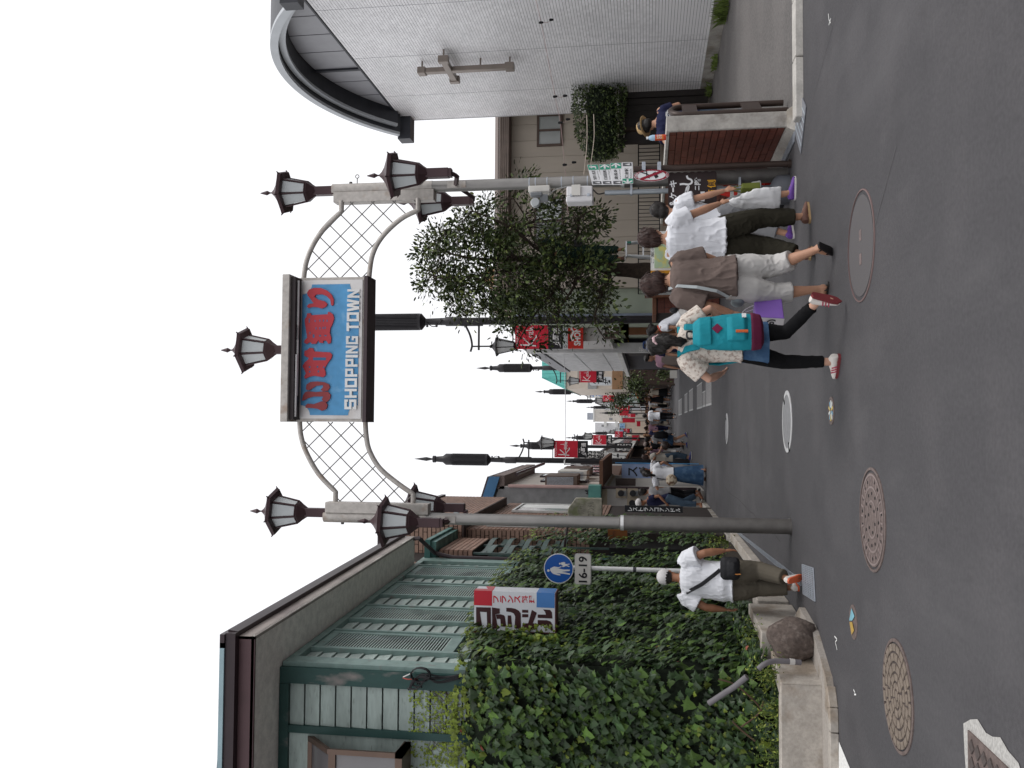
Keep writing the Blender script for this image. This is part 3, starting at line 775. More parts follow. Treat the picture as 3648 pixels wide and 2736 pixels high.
# downpipe at the far corner and scruffy cables at the near corner
B().tube([c1+V((-.05, -.05, .1)), c1+V((-.02, -.06, -.08)), wl(LEN-.05, .12, 5.05), wl(LEN-.02, .05, 4.75), wl(LEN-.02, .05, 2)], .035, 8).build('downpipe', fasd, house, smooth='auto')
cab = thing('cable_bundle', (-2.55, 8.9, 3.5), 'tangle of black cables with taped ends at the green house corner', 'cables')
b = B(); cbm = [M('cable_black', (.02, .02, .022), rough=.5), M('cable_red', (.4, .08, .06)), M('cable_white', (.6, .6, .58))]
for i in range(7):
    p = [AY(1432+rnd(0, 25)+55*i/6, 2462-rnd(0, 25), 8.86), AY(1480+rnd(-10, 20), 2425+rnd(-15, 30), 8.84), AY(1520+rnd(-10, 10), 2400+rnd(0, 30), 8.82), AY(1560+rnd(-5, 20), 2435-rnd(0, 25), 8.86), AY(1640, 2410+rnd(-8, 8), 8.9)]
    b.tube(smooth_path(p, 5), .009, 5)
for i in range(5): ring_c = AY(1500, 2402, 8.84); b.tube([ring_c+V((.07*math.cos(a*.52+i), -.01*i, .1*math.sin(a*.52+i))) for a in range(13)], .006, 5)
b.build('cable', cbm[0], cab, smooth=True)
b = B(); b.tube(smooth_path([AY(1435, 2415, 8.83), AY(1455, 2420, 8.82), AY(1490, 2418, 8.84)]), .006, 5); b.build('cable', cbm[1], cab)
b = B(); b.tube(smooth_path([AY(1436, 2412, 8.83), AY(1462, 2400, 8.82), AY(1475, 2392, 8.84)]), .006, 5); b.build('cable', cbm[2], cab)
# ---------------------------------------------------------------- planter, boulder, pipes
plw = M('planter_concrete', (.40, .365, .325), rough=.88, v=.12, s=40, v2=.12, bump=.3, bs=110, c2=(.27, .225, .18), t2=.56, s2=2.4)
pl = thing('planter_wall', (-2.4, 8.1, 0), 'low pale concrete planter wall with stained face at the ivy foot', 'planter')
cA = G(2930, 2443, .05); topz = .40
B().hexa([cA, V((-5, cA.y, .0)), V((-5, cA.y+.12, 0)), cA+V((-.13, .12, -.05)), V((cA.x, cA.y, topz)), V((-5, cA.y, topz)), V((-5, cA.y+.12, topz)), V((cA.x-.13, cA.y+.12, topz))]).build('front_wall', plw, pl, bevel=.008)
B().hexa([V((cA.x-.12, cA.y+.1, 0)), V((cA.x+.003, cA.y+.004, 0)), V((cA.x+.14, cA.y+.62, 0)), V((cA.x, cA.y+.62, 0)), V((cA.x-.12, cA.y+.1, topz-.003)), V((cA.x+.003, cA.y+.004, topz-.003)), V((cA.x+.14, cA.y+.62, topz-.003)), V((cA.x, cA.y+.62, topz-.003))]).build('return_wall', plw, pl, bevel=.008)
# apron and kerb round the corner
ap = M('apron_concrete', (.33, .30, .27), rough=.9, v=.14, s=50, bump=.35, bs=120, c2=(.24, .2, .16), t2=.58, s2=4)
B().prism([V((-5, 7.86, .0)), V((-2.36, 7.83, .0)), V((-2.12, 7.98, 0)), V((-1.87, 8.6, 0)), V((-1.8, 9.3, 0)), V((-1.95, 9.6, 0)), V((-2.3, 8.9, 0)), V((-2.45, 8.25, 0)), V((-5, 8.2, 0))], (0, 0, .055)).build('apron', ap, pl)
b = B(); kp = [V((-5, 7.76, 0)), V((-2.5, 7.74, 0)), V((-2.3, 7.76, 0)), V((-2.15, 7.86, 0))]
for i in range(3):
    a, c = kp[i], kp[i+1]; n_ = (c-a).cross(Z_).normalized()*-.085
    B().prism([a, c+(a-c).normalized()*.01, c+n_+(a-c).normalized()*.01, a+n_], (0, 0, .07)).build('kerbstone', plw, pl, bevel=.006)
pl2 = thing('planter_wall', (-2.3, 9.2, 0), 'short pale concrete planter wall right behind the brown boulder', 'planter')
fa, fb = G(2767, 2199, .44), G(2767, 2372, .44)
cB = V((-1.99, 8.98, 0))
tz2 = .46
B().hexa([cB, V((-2.46, 9.0, 0)), V((-2.46, 9.13, 0)), cB+V((-.12, .12, 0)), cB+V((0, 0, tz2)), V((-2.46, 9.0, tz2)), V((-2.46, 9.13, tz2)), cB+V((-.12, .12, tz2))]).build('front_wall', plw, pl2, bevel=.008)
B().hexa([cB+V((-.12, .1, 0)), cB+V((.002, .003, 0)), V((-1.93, 10.1, 0)), V((-2.05, 10.1, 0)), cB+V((-.12, .1, tz2-.003)), cB+V((.002, .003, tz2-.003)), V((-1.93, 10.1, tz2-.003)), V((-2.05, 10.1, tz2-.003))]).build('return_wall', plw, pl2, bevel=.008)
B().box((-2.05, 10.3, 0), (-1.93, 10.75, .34)).build('end_block', plw, pl2, bevel=.01)
B().hexa([V((-2.0, 11.0, 0)), V((-1.86, 11.0, 0)), V((-1.86, 16, 0)), V((-2.0, 16, 0)), V((-2.0, 11.0, .12)), V((-1.86, 11.0, .12)), V((-1.86, 16, .12)), V((-2.0, 16, .12))]).build('low_kerb', plw, pl2, bevel=.008)
struct(B().hexa([V((-5, cA.y+.1, 0)), V((-2.05, 8.75, 0)), V((-2.02, 16, 0)), V((-5, 16, 0)), V((-5, cA.y+.1, .3)), V((-2.06, 8.75, .3)), V((-2.03, 16, .3)), V((-5, 16, .3))]).build('planting_soil', M('soil', (.03, .024, .018), rough=1, bump=.6, bs=30)))
# boulder
bm = bmesh.new(); bmesh.ops.create_icosphere(bm, subdivisions=4, radius=1)
bc = V((-1.97, 8.66, .20))
for v in bm.verts:
    p = v.co.copy(); d = 1+.16*noise.noise(p*1.3+V((3, 1, 0)))+.05*noise.noise(p*4)+.02*noise.noise(p*11)
    q = V((p.x*.205, p.y*.16, p.z*.235))*d
    q.z = max(q.z, -.18); v.co = q+bc
me = bpy.data.meshes.new('boulder'); bm.to_mesh(me); bm.free()
me.materials.append(M('boulder_rock', (.10, .078, .068), rough=.95, v=.3, s=26, bump=.8, bs=40, c2=(.16, .13, .115), t2=.6, s2=14))
me.polygons.foreach_set('use_smooth', [True]*len(me.polygons))
o = bpy.data.objects.new('boulder', me); COL.objects.link(o); tag(o, 'rough brown boulder leaning on the planter by the kerb', 'boulder')
pipe = M('grey_pipe', (.14, .13, .14), rough=.45, v=.15)
pp = thing('drain_pipe', (-2.1, 8.6, .3), 'grey plastic pipe bent out beside the boulder with pale collar', 'pipe')
T_ = lambda x, y: (2550+x*.2712, 2150+y*.2712)
B().tube(smooth_path([AY(*T_(560, 860), 8.25), AY(*T_(650, 790), 8.25), AY(*T_(800, 755), 8.28), AY(*T_(1120, 775), 8.3)], 5), .024, 12).build('pipe', pipe, pp, smooth='auto')
B().tube([AY(*T_(970, 762), 8.29), AY(*T_(1035, 770), 8.295)], .028, 12).build('collar', M('pipe_collar', (.5, .48, .46)), pp)
tag(B().tube([AY(*T_(-90, 1310), 8.5), AY(*T_(250, 1090), 8.4), AY(*T_(410, 960), 8.35)], .026, 12).build('drain_pipe', pipe, None, smooth='auto'), 'straight grey pipe slanting out of the ivy over the planter', 'pipe')
# ================================================================ tiled hall with arched roof (right)
WX = 8.1
tile = M('pale_wall_tile', (.88, .87, .885), rough=.35, v=.05, s=2, isl=.07, v2=.05)
mort = M('dark_mortar', (.25, .24, .245), rough=.9)
hall = thing('tiled_hall', (WX, 19, 0), 'pale tiled hall with big wall cross and arched metal roof', 'building')
B().box((WX+.012, 15.5, .2), (17, 23.1, 8.02)).build('wall', mort, hall)
B().box((WX-.03, 15.5, 0), (WX+.2, 23.1, .262)).build('footing', conc, hall)
rows, P_ = 126, .0615
z0 = .268; near = []; rest = B(); far_end = B()
tl, th = .098, P_-.0085
src = None
for r in range(rows):
    z = z0+r*P_; y = 15.52; i = 0
    while y < 23.05:
        e = min(y+tl-.0014, 23.1)
        if r < 20 and y < 18.6 and i >= 14: near.append((y, e, z))
        else:
            if abs((y-16.6) % 2.35) > .1:  pass
            rest.add([(WX, y, z), (WX, e, z), (WX, e, z+th), (WX, y, z+th), (WX+.013, y, z), (WX+.013, e, z), (WX+.013, e, z+th), (WX+.013, y, z+th)], [(1, 0, 3, 2), (0, 1, 5, 4), (2, 3, 7, 6), (0, 4, 7, 3), (1, 2, 6, 5)])
        y += tl; i += 1
rest.build('wall_tiling', tile, hall, kind='stuff')
for y, e, z in near[:300]:
    if src is None:
        src = B().box((WX, y, z), (WX+.013, e, z+th)).build('tile', tile, hall); base = V((0, y, z))
    else: inst(src, 'tile', wpos(hall)+V((0, y, z))-base, hall)
for y, e, z in near[300:]: pass
if len(near) > 300:
    b = B()
    for y, e, z in near[300:]: b.box((WX, y, z), (WX+.013, e, z+th))
    b.build('wall_tiling', tile, hall, kind='stuff')
# side return at the far end: white edge
B().box((WX, 23.1, .26), (17, 23.13, 8.0)).build('end_wall', M('end_wall_white', (.6, .6, .61), v=.05), hall)
for y in (16.6, 18.95, 21.3):
    B().box((WX-.003, y, .27), (WX+.002, y+.012, 8.0)).build('movement_joint', M('joint_grey', (.4, .4, .42)), hall)
roofg = M('roof_grey_metal', (.42, .44, .46), rough=.4, metal=.3, v=.06, s=2)
roofd = M('roof_dark', (.035, .037, .045), rough=.45, v=.15)
def circ(p0, p1, p2):
    (x1, y1), (x2, y2), (x3, y3) = p0, p1, p2
    d = 2*(x1*(y2-y3)+x2*(y3-y1)+x3*(y1-y2))
    ux = ((x1*x1+y1*y1)*(y2-y3)+(x2*x2+y2*y2)*(y3-y1)+(x3*x3+y3*y3)*(y1-y2))/d
    uy = ((x1*x1+y1*y1)*(x3-x2)+(x2*x2+y2*y2)*(x1-x3)+(x3*x3+y3*y3)*(x2-x1))/d
    return ux, uy, math.hypot(x1-ux, y1-uy)
cyc, czc, Rr = circ((15.19, 7.98), (19.05, 9.47), (22.9, 7.86))
def arcp(r, x, n=40, zlo=8.03):
    th = math.acos(min(1, max(-1, (zlo-czc)/r)))
    return [V((x, cyc+r*math.sin(-th+2*th*i/n), czc+r*math.cos(-th+2*th*i/n))) for i in range(n+1)]
def band(ra, rb, x0, x1, m, nm):
    a0, a1, b0, b1 = arcp(ra, x0), arcp(ra, x1), arcp(rb, x0, zlo=7.95), arcp(rb, x1, zlo=7.95)
    b = B(); n = len(a0)
    b.add(a0+b0+a1+b1, sum([[(i, i+1, n+i+1, n+i), (2*n+i+1, 2*n+i, 3*n+i, 3*n+i+1), (i+1, i, 2*n+i, 2*n+i+1), (n+i, n+i+1, 3*n+i+1, 3*n+i)] for i in range(n-1)], []))
    return b.build(nm, m, hall)
band(Rr, Rr-.16, 7.55, 7.62, roofg, 'outer_fascia')
band(Rr-.165, Rr-.30, 7.72, 7.78, roofg, 'inner_fascia')
band(Rr-.001, Rr-.15, 7.62, 17, roofd, 'barrel_roof')
band(Rr-.16, Rr-.29, 7.78, 8.3, roofd, 'roof_soffit')
# lunette
n = 40; top = arcp(Rr-.30, WX+.05, n, 8.06)
b = B(); b.add(top+[V((p.x, p.y, 8.06)) for p in top], [(i, i+1, n+2+i, n+1+i) for i in range(n)])
b.build('lunette_panel', M('lunette_grey', (.30, .30, .32), rough=.35, v=.05), hall)
for y, w in ((16.9, .012), (17.75, .012), (18.62, .012), (19.55, .09), (20.35, .012), (21.25, .012), (22.1, .012)):
    zz = czc+math.sqrt((Rr-.3)**2-(y-cyc)**2)
    if zz > 8.1: B().box((WX+(.0 if w > .05 else .043), y, 8.06), (WX+.06, y+w, zz)).build('mullion', roofd, hall)
B().box((WX-.02, 15.5, 8.022), (WX+.06, 23.1, 8.062)).build('lunette_sill', roofd, hall)
B().box((7.5, 22.75, 7.72), (8.3, 23.16, 8.06)).build('gutter_box', roofd, hall)
B().box((7.5, 15.0, 7.72), (8.3, 15.3, 8.06)).build('gutter_box', roofd, hall)
B().box((7.9, 15.3, 7.75), (8.09, 15.55, 8.06)).build('gutter_box', roofd, hall)
# cross
cm = M('cross_steel', (.24, .205, .18), rough=.4, metal=.5, v=.1)
cr = thing('wall_cross', (7.9, 19.3, 5.5), 'large metal cross mounted proud of the tiled hall wall', 'cross')
CX0, CX1, cY = 7.80, 7.95, 19.31
for yy, z_, h, w in ((cY, 4.45, 2.16, .15),):
    B().box((CX0+.02, cY-w/2, 4.62), (CX1-.02, cY+w/2, 6.46)).build('upright', cm, cr, bevel=.01)
B().box((CX0+.017, 18.78, 5.83), (CX1-.023, 19.84, 5.98)).build('crossbar', cm, cr, bevel=.01)
for p, q in (((18.66, 5.79), (18.80, 6.02)), ((19.82, 5.79), (19.96, 6.02)), ((cY-.105, 6.44), (cY+.105, 6.62)), ((cY-.105, 4.44), (cY+.105, 4.64))):
    B().box((CX0, p[0], p[1]), (CX1, q[0], q[1])).build('end_cap', cm, cr, bevel=.01)
for y, z in ((cY, 6.53), (cY, 4.54), (18.73, 5.905), (19.89, 5.905), (cY, 5.2)):
    B().tube([(CX1-.01, y, z), (WX+.02, y, z)], .02, 8).build('mounting_bolt', cm, cr)
# weeds along the footing
wd_ = M('weed_green', (.10, .14, .03), rough=.6, v=.3, isl=.4)
for cx, cy_, r, n, lab in ((7.85, 17.2, .3, 160, 'tallest weed tuft at the foot of the tiled hall'), (7.85, 19.6, .16, 90, 'middle weed tuft with a few red blooms by the hall footing'), (7.9, 21.4, .18, 80, 'small weed tuft farthest along the hall footing')):
    b = B()
    for i in range(n):
        p = V((cx+rnd(-.1, .12), cy_+rnd(-r, r)*1.3, .03)); d = V((rnd(-.4, .2), rnd(-.5, .5), 1)).normalized(); L = rnd(.1, .32)*r/.25
        s_ = d.cross(V((rnd(-1, 1), rnd(-1, 1), .1))).normalized()*rnd(.006, .014)
        b.add([p-s_, p+s_, p+d*L*.6+s_*.7+V((0, 0, 0)), p+d*L+V((rnd(-.05, .05), rnd(-.05, .05), -.03))], [(0, 1, 2), (0, 2, 3)])
    tag(b.build('weed_tuft', wd_), lab, 'weeds', 'weeds by the hall')
# ================================================================ beige two-storey house facing us
bei = M('beige_siding', (.50, .44, .37), rough=.7, v=.06, s=3, v2=.08, stretch=(1, 1, .15))
brn = M('brown_roof_edge', (.12, .085, .07), rough=.6, v=.15)
BY = 24.0
bh_ = thing('beige_house', (6, BY, 0), 'beige sided two storey house behind the trimmed tree', 'house')
xe, xg = 3.65, 12
B().box((xe, BY+.01, 0), (xg, BY+9, 5.2)).build('wall', bei, bh_)
x = xe
i = 0
while x < 9.2:
    B().box((x+.004, BY-.012, 0), (x+.446, BY+.011, 5.2)).build('siding_panel', bei, bh_); x += .45
B().box((xe-.2, BY-.45, 5.2), (xg, BY+9.3, 5.47)).build('eaves', brn, bh_)
for i in range(5): B().box((xe-.2, BY-.47, 5.215+i*.052), (xg, BY-.45, 5.245+i*.052)).build('fascia_slat', M('fascia_slat', (.26, .21, .18), rough=.6), bh_)
B().prism([(xe-.2, BY-.45, 5.472), (xg, BY-.45, 5.472), (xg, BY+4.5, 6.4), (xe-.2, BY+4.5, 6.4)], (0, 0, .03)).build('roof', brn, bh_)
def win(par, x0, x1, z0, z1, y, fm, gm, split=True):
    f = B(); w = .06
    f.box((x0, y-.06, z0), (x0+w, y, z1)); f.box((x1-w, y-.06, z0), (x1, y, z1)); f.box((x0+w, y-.06, z0), (x1-w, y, z0+w)); f.box((x0+w, y-.06, z1-w), (x1-w, y, z1))
    if split: f.box(((x0+x1)/2-.03, y-.05, z0+w), ((x0+x1)/2+.03, y, z1-w))
    o = f.build('window', fm, par)
    m = (x0+x1)/2
    if split:
        B().box((x0+w, y-.03, z0+w), (m-.03, y-.01, z1-w)).build('pane', gm[0], o); B().box((m+.03, y-.03, z0+w), (x1-w, y-.01, z1-w)).build('pane', gm[1 % len(gm)], o)
    else: B().box((x0+w, y-.03, z0+w), (x1-w, y-.01, z1-w)).build('pane', gm[0], o)
    return o
gA, gB, gC = glass('curtained_glass', (.42, .44, .43), .15), glass('grey_glass', (.16, .16, .165), .1), glass('pale_glass', (.55, .58, .58), .12)
win(bh_, 4.82, 6.12, 3.76, 4.56, BY-.012, brn, [gB, gC])
win(bh_, 7.52, 8.4, 3.80, 4.50, BY-.012, brn, [gA, gA])
pg = M('pale_green_plaster', (.37, .42, .34), rough=.8, v=.08, s=3, c2=(.31, .34, .26), t2=.6, s2=1.2)
gh = thing('pale_green_house', (3, 25, 0), 'pale green plaster house wall between tree and lamp post', 'house')
B().box((2.83, BY+.2, 0), (3.64, 30, 5.2)).build('wall', pg, gh)
B().tube([(2.92, BY+.12, 0), (2.92, BY+.12, 5.1)], .04, 8).build('downpipe', M('pipe_bluegrey', (.22, .26, .33)), gh)
tag(B().box((AY(1740,1015,31).x, 31, 0), (AY(1740,950,31).x, 36, AY(1728,980,31).z)).build('tan_building', M('tan_wall', (.5, .30, .15), v=.08)), 'orange tan building peeping above the beige roof through the tree', 'building')
o = thing('pinkish_building', (3, 33, 0), 'pinkish block standing behind the tree above the green house', 'building')
B().box((3.45, 27, 0), (4.15, 33, AY(1762,1050,27).z)).build('wall', M('pink_wall', (.55, .40, .34), v=.08), o)
B().box((3.4, 26.95, AY(1762,1050,27).z), (4.2, 33, AY(1755,1050,27).z)).build('roof', M('pale_roof', (.6, .58, .56)), o)
# railing on its low wall
rl = thing('railing', (6, 23, 0), 'black iron railing along the beige house garden', 'railing')
blk = M('black_iron', (.014, .013, .014), rough=.45, v=.2)
RY = 22.6
x0, x1 = AY(2300, 430, RY).x, AY(2300, 1048, RY).x
zr0, zr1 = 1.22, 1.75
lo = min(x0, x1); hi = max(x0, x1)
for z in (zr0, zr1): B().box((lo, RY-.018, z-.015), (hi, RY+.018, z+.015)).build('rail', blk, rl)
x = lo
src = B().box((lo, RY-.008, zr0+.015), (lo+.016, RY+.008, zr1-.015)).build('baluster', blk, rl)
while x < hi-.1:
    x += .097; inst(src, 'baluster', wpos(rl)+V((x-lo, 0, 0)), rl)
tag(B().box((lo, RY-.1, 0), (hi, RY+.1, 1.19)).build('garden_wall', M('garden_wall_render', (.30, .25, .20), rough=.8, v=.1)), 'rendered garden wall carrying the black railing', 'wall')
sh = thing('garden_gateway', (7.3, 21.6, 0), 'dark timber gateway in the shade of the clipped bush', 'gate')
dkw = M('shade_dark_timber', (.022, .018, .016), rough=.7, v=.2)  # near-black timber colour, the shade around the gateway painted in
for xx in (6.75, 7.85): B().box((xx, 21.5, 0), (xx+.14, 21.64, 2.1)).build('post', dkw, sh)
B().box((6.6, 21.4, 2.1), (8.1, 21.75, 2.2)).build('lintel', dkw, sh)
for i in range(6): B().box((6.9+i*.158, 21.55, .1), (6.9+i*.158+.15, 21.6, 2.08)).build('door_plank', dkw, sh)
# ================================================================ low brick wall at the corner
bt = M('red_brown_tile', (.135, .040, .026), rough=.5, v=.18, s=30, v2=.12, obr=.16, isl=.1, bump=.15, bs=90)
lw = thing('brick_garden_wall', (3.2, 10.5, 0), 'low wall of long red brown tiles with pale concrete end pier', 'wall')
LWX = 3.17
def lx(y): return LWX-.012*(y-9.75)
B().hexa([(LWX+.012, 9.75, .08), (LWX+.15, 9.75, .08), (lx(14)+.15, 14, .08), (lx(14)+.012, 14, .08), (LWX+.012, 9.75, 1.3), (LWX+.15, 9.75, 1.3), (lx(14)+.15, 14, 1.3), (lx(14)+.012, 14, 1.3)]).build('core', M('tile_mortar', (.012, .010, .010), rough=.9), lw)
B().box((LWX-.012, 9.705, .03), (LWX+.155, 9.75, 1.338)).build('end_pier', M('pier_concrete', (.36, .34, .315), rough=.85, v=.1, s=30, v2=.14, bump=.3, bs=100, c2=(.22, .2, .18), t2=.66, s2=4), lw, bevel=.006)
B().hexa([(LWX-.012, 9.75, 1.302), (LWX+.16, 9.75, 1.302), (lx(14)+.16, 14.03, 1.302), (lx(14)-.012, 14.03, 1.302), (LWX-.012, 9.75, 1.338), (LWX+.16, 9.75, 1.338), (lx(14)+.16, 14.03, 1.338), (lx(14)-.012, 14.03, 1.338)]).build('coping', concl, lw, bevel=.004)
B().hexa([(LWX-.09, 9.62, 0), (LWX+.2, 9.62, 0), (lx(14)+.16, 14.03, 0), (lx(14)-.10, 14.06, 0), (LWX-.03, 9.68, .08), (LWX+.16, 9.68, .08), (lx(14)+.16, 14.03, .08), (lx(14)-.03, 14.04, .08)]).build('plinth', conc, lw)
ncr = 16; chh = (1.30-.085)/ncr; cnt = 0
for r in range(ncr):
    y = 9.752; first = .13 if r % 2 else .26
    while y < 14 and cnt < 300:
        ln = first if y < 9.8 else .27; first = .27
        a, c = y, y+ln-.006; z = .085+r*chh+.004
        j = rnd(0, .003)
        B().hexa([(lx(a)-.0-j, a, z), (lx(a)+.014, a, z), (lx(c)+.014, c, z), (lx(c)-j, c, z), (lx(a)-j, a, z+chh-.008), (lx(a)+.014, a, z+chh-.008), (lx(c)+.014, c, z+chh-.008), (lx(c)-j, c, z+chh-.008)]).build('tile', bt, lw); cnt += 1
        y += ln
grating('drain_grating', [V((2.99, 9.7, 0)), V((2.85, 12.5, 0)), V((2.97, 12.5, 0)), V((3.08, 9.66, 0))], 'narrow meshed grating along the foot of the tiled garden wall', 40, 4)
# barrier hoop beside the wall
hp = thing('barrier_hoop', (3.45, 9.72, 0), 'brown steel hoop barrier with two cross plates beside the concrete pier', 'barrier')
hpm = M('brown_steel', (.055, .038, .032), rough=.4, metal=.3, v=.15)
Zr = lambda x, y: (2200+x*.3165, 350+y*.3165)
HY = 9.8
pA, pB = AY(*Zr(1935, 150), HY), AY(*Zr(1835, 48), HY+.35)
tp = AY(*Zr(600, 160), HY+.17)
b = B(); zt = tp.z
x1_, x2_ = AY(*Zr(900, 180), HY).x, AY(*Zr(900, 95), HY+.35).x
path = [V((x1_, HY, .05)), V((x1_, HY, zt-.15))]+[V((x1_+(x2_-x1_)*(.5-.5*math.cos(a)), HY+.35*(.5-.5*math.cos(a)), zt-.15+.15*math.sin(a))) for a in [i*math.pi/10 for i in range(1, 10)]]+[V((x2_, HY+.35, zt-.15)), V((x2_, HY+.35, .05))]
b.tube(path, .034, 10); b.build('hoop', hpm, hp, smooth='auto')
for za, zb in ((1.0, 1.16), (.32, .52)):
    B().hexa([V((x1_-.01, HY-.02, za)), V((x1_+.02, HY-.02, za)), V((x2_+.02, HY+.33, za)), V((x2_-.01, HY+.33, za)), V((x1_-.01, HY-.02, zb)), V((x1_+.02, HY-.02, zb)), V((x2_+.02, HY+.33, zb)), V((x2_-.01, HY+.33, zb))]).build('cross_plate', hpm, hp)
# tea bottle standing on the pier
bo = thing('tea_bottle', (3.13, 9.82, 1.338), 'plastic tea bottle with orange label and white cap on the pier', 'bottle')
o = V((3.13, 9.82, 1.338))
B().lathe([(.028, 0), (.032, .01), (.032, .03)], o, 14).build('base', M('bottle_red', (.55, .06, .03), rough=.25), bo, smooth='auto')
B().lathe([(.0325, .03), (.0325, .12)], o, 14).build('label', M('bottle_label', (.62, .20, .03), rough=.35, c2=(.5, .05, .03), t2=.5, s2=30), bo, smooth='auto')
B().lathe([(.032, .12), (.032, .15), (.024, .175), (.013, .19), (.012, .195)], o, 14).build('shoulder', M('bottle_clear', (.35, .5, .65), rough=.15), bo, smooth='auto')
B().lathe([(.015, .193), (.015, .215)], o, 12).build('cap', M('cap_white', (.8, .8, .8), rough=.4), bo)
b = B(); put_text(b, 'お茶', o+V((0, -.034, .075)), X_, Z_, .045, .06); b.build('lettering', M('cap_white', ()), bo)
# dark post with the smoking ban sign
po = thing('brown_post', (2.82, 9.94, 0), 'slim dark brown steel post in front of the tiled garden wall', 'post')
B().lathe([(.035, 0), (.035, 1.69)], (2.83, 9.96, 0), 14).build('pole', hpm, po, smooth='auto')
B().lathe([(.045, 0), (.045, .03)], (2.83, 9.96, 0), 14).build('base', hpm, po)
Zs = lambda x, y: (2050+x*.18083, 550+y*.18083)
sg = thing('smoking_ban_sign', (2.75, 9.9, 1.6), 'oval no smoking street sign bracketed on the brown post', 'sign')
SY = 9.88
cS = AY(*Zs(1497, 415), SY)
hz_ = (AY(*Zs(1150, 415), SY)-AY(*Zs(1845, 415), SY)).length/2
hx_ = (AY(*Zs(1497, 300), SY)-AY(*Zs(1497, 532), SY)).length/2
sw = M('enamel_white', (.74, .74, .75), rough=.35, v=.04); sr = M('sign_maroon', (.26, .012, .03), rough=.4); sk = M('sign_black', (.015, .015, .018), rough=.5)
tilt = V((.985, 0, -.17)).normalized(); upv = V((.17, 0, .985)).normalized()
X2, Z2 = X_, Z_
b = B(); disc(b, cS, hz_, X2, Z2, 40, sx=hx_/hz_); bb = B(); bb.prism([v for v in b.v], (0, .012, 0)); bb.build('plate', sw, sg)
b = B(); ring(b, cS-Y_*.003, hz_*.80, hz_*.95, X2, Z2, 44, sx=hx_/hz_*1.0); ring(b, cS-Y_*.003, hz_*.955, hz_*.985, X2, Z2, 44, sx=hx_/hz_); b.build('red_ring', sr, sg)
b = B(); stroke(b, [(-hx_*.62, hz_*.62), (hx_*.62, -hz_*.6)], cS, X2, Z2, .014, .0045); b.build('bar', sr, sg)
b = B(); stroke(b, [(-hx_*.42, -hz_*.32), (hx_*.5, -hz_*.14)], cS, X2, Z2, .019, .0034); b.build('cigarette', sk, sg)
b = B()
for off in (0, .028): stroke(b, [(-.03+off, .02), (-.01+off, .05), (.02+off, .055), (.03+off, .09), (.045+off, .12)], cS, X2, Z2, .006, .0034)
b.build('smoke', sk, sg)
b = B()
for i, ch in enumerate('路上喫煙禁止'): a = math.radians(128-i*15); put_text(b, ch, cS+V((hx_*.87*math.cos(a), -.0042, hz_*.87*math.sin(a))), X_, Z_, .018, .02, bold=.02)
put_text(b, '鎌倉市', cS+V((0, -.0042, -hz_*.87)), X_, Z_, .05, .018)
b.build('lettering', sw, sg)
for zz in (1345, 1648):
    p = AY(*Zs(zz, 250), 9.92); B().box(p+V((-.05, -.035, -.02)), p+V((.05, .0, .02))).build('bracket', steel, sg)
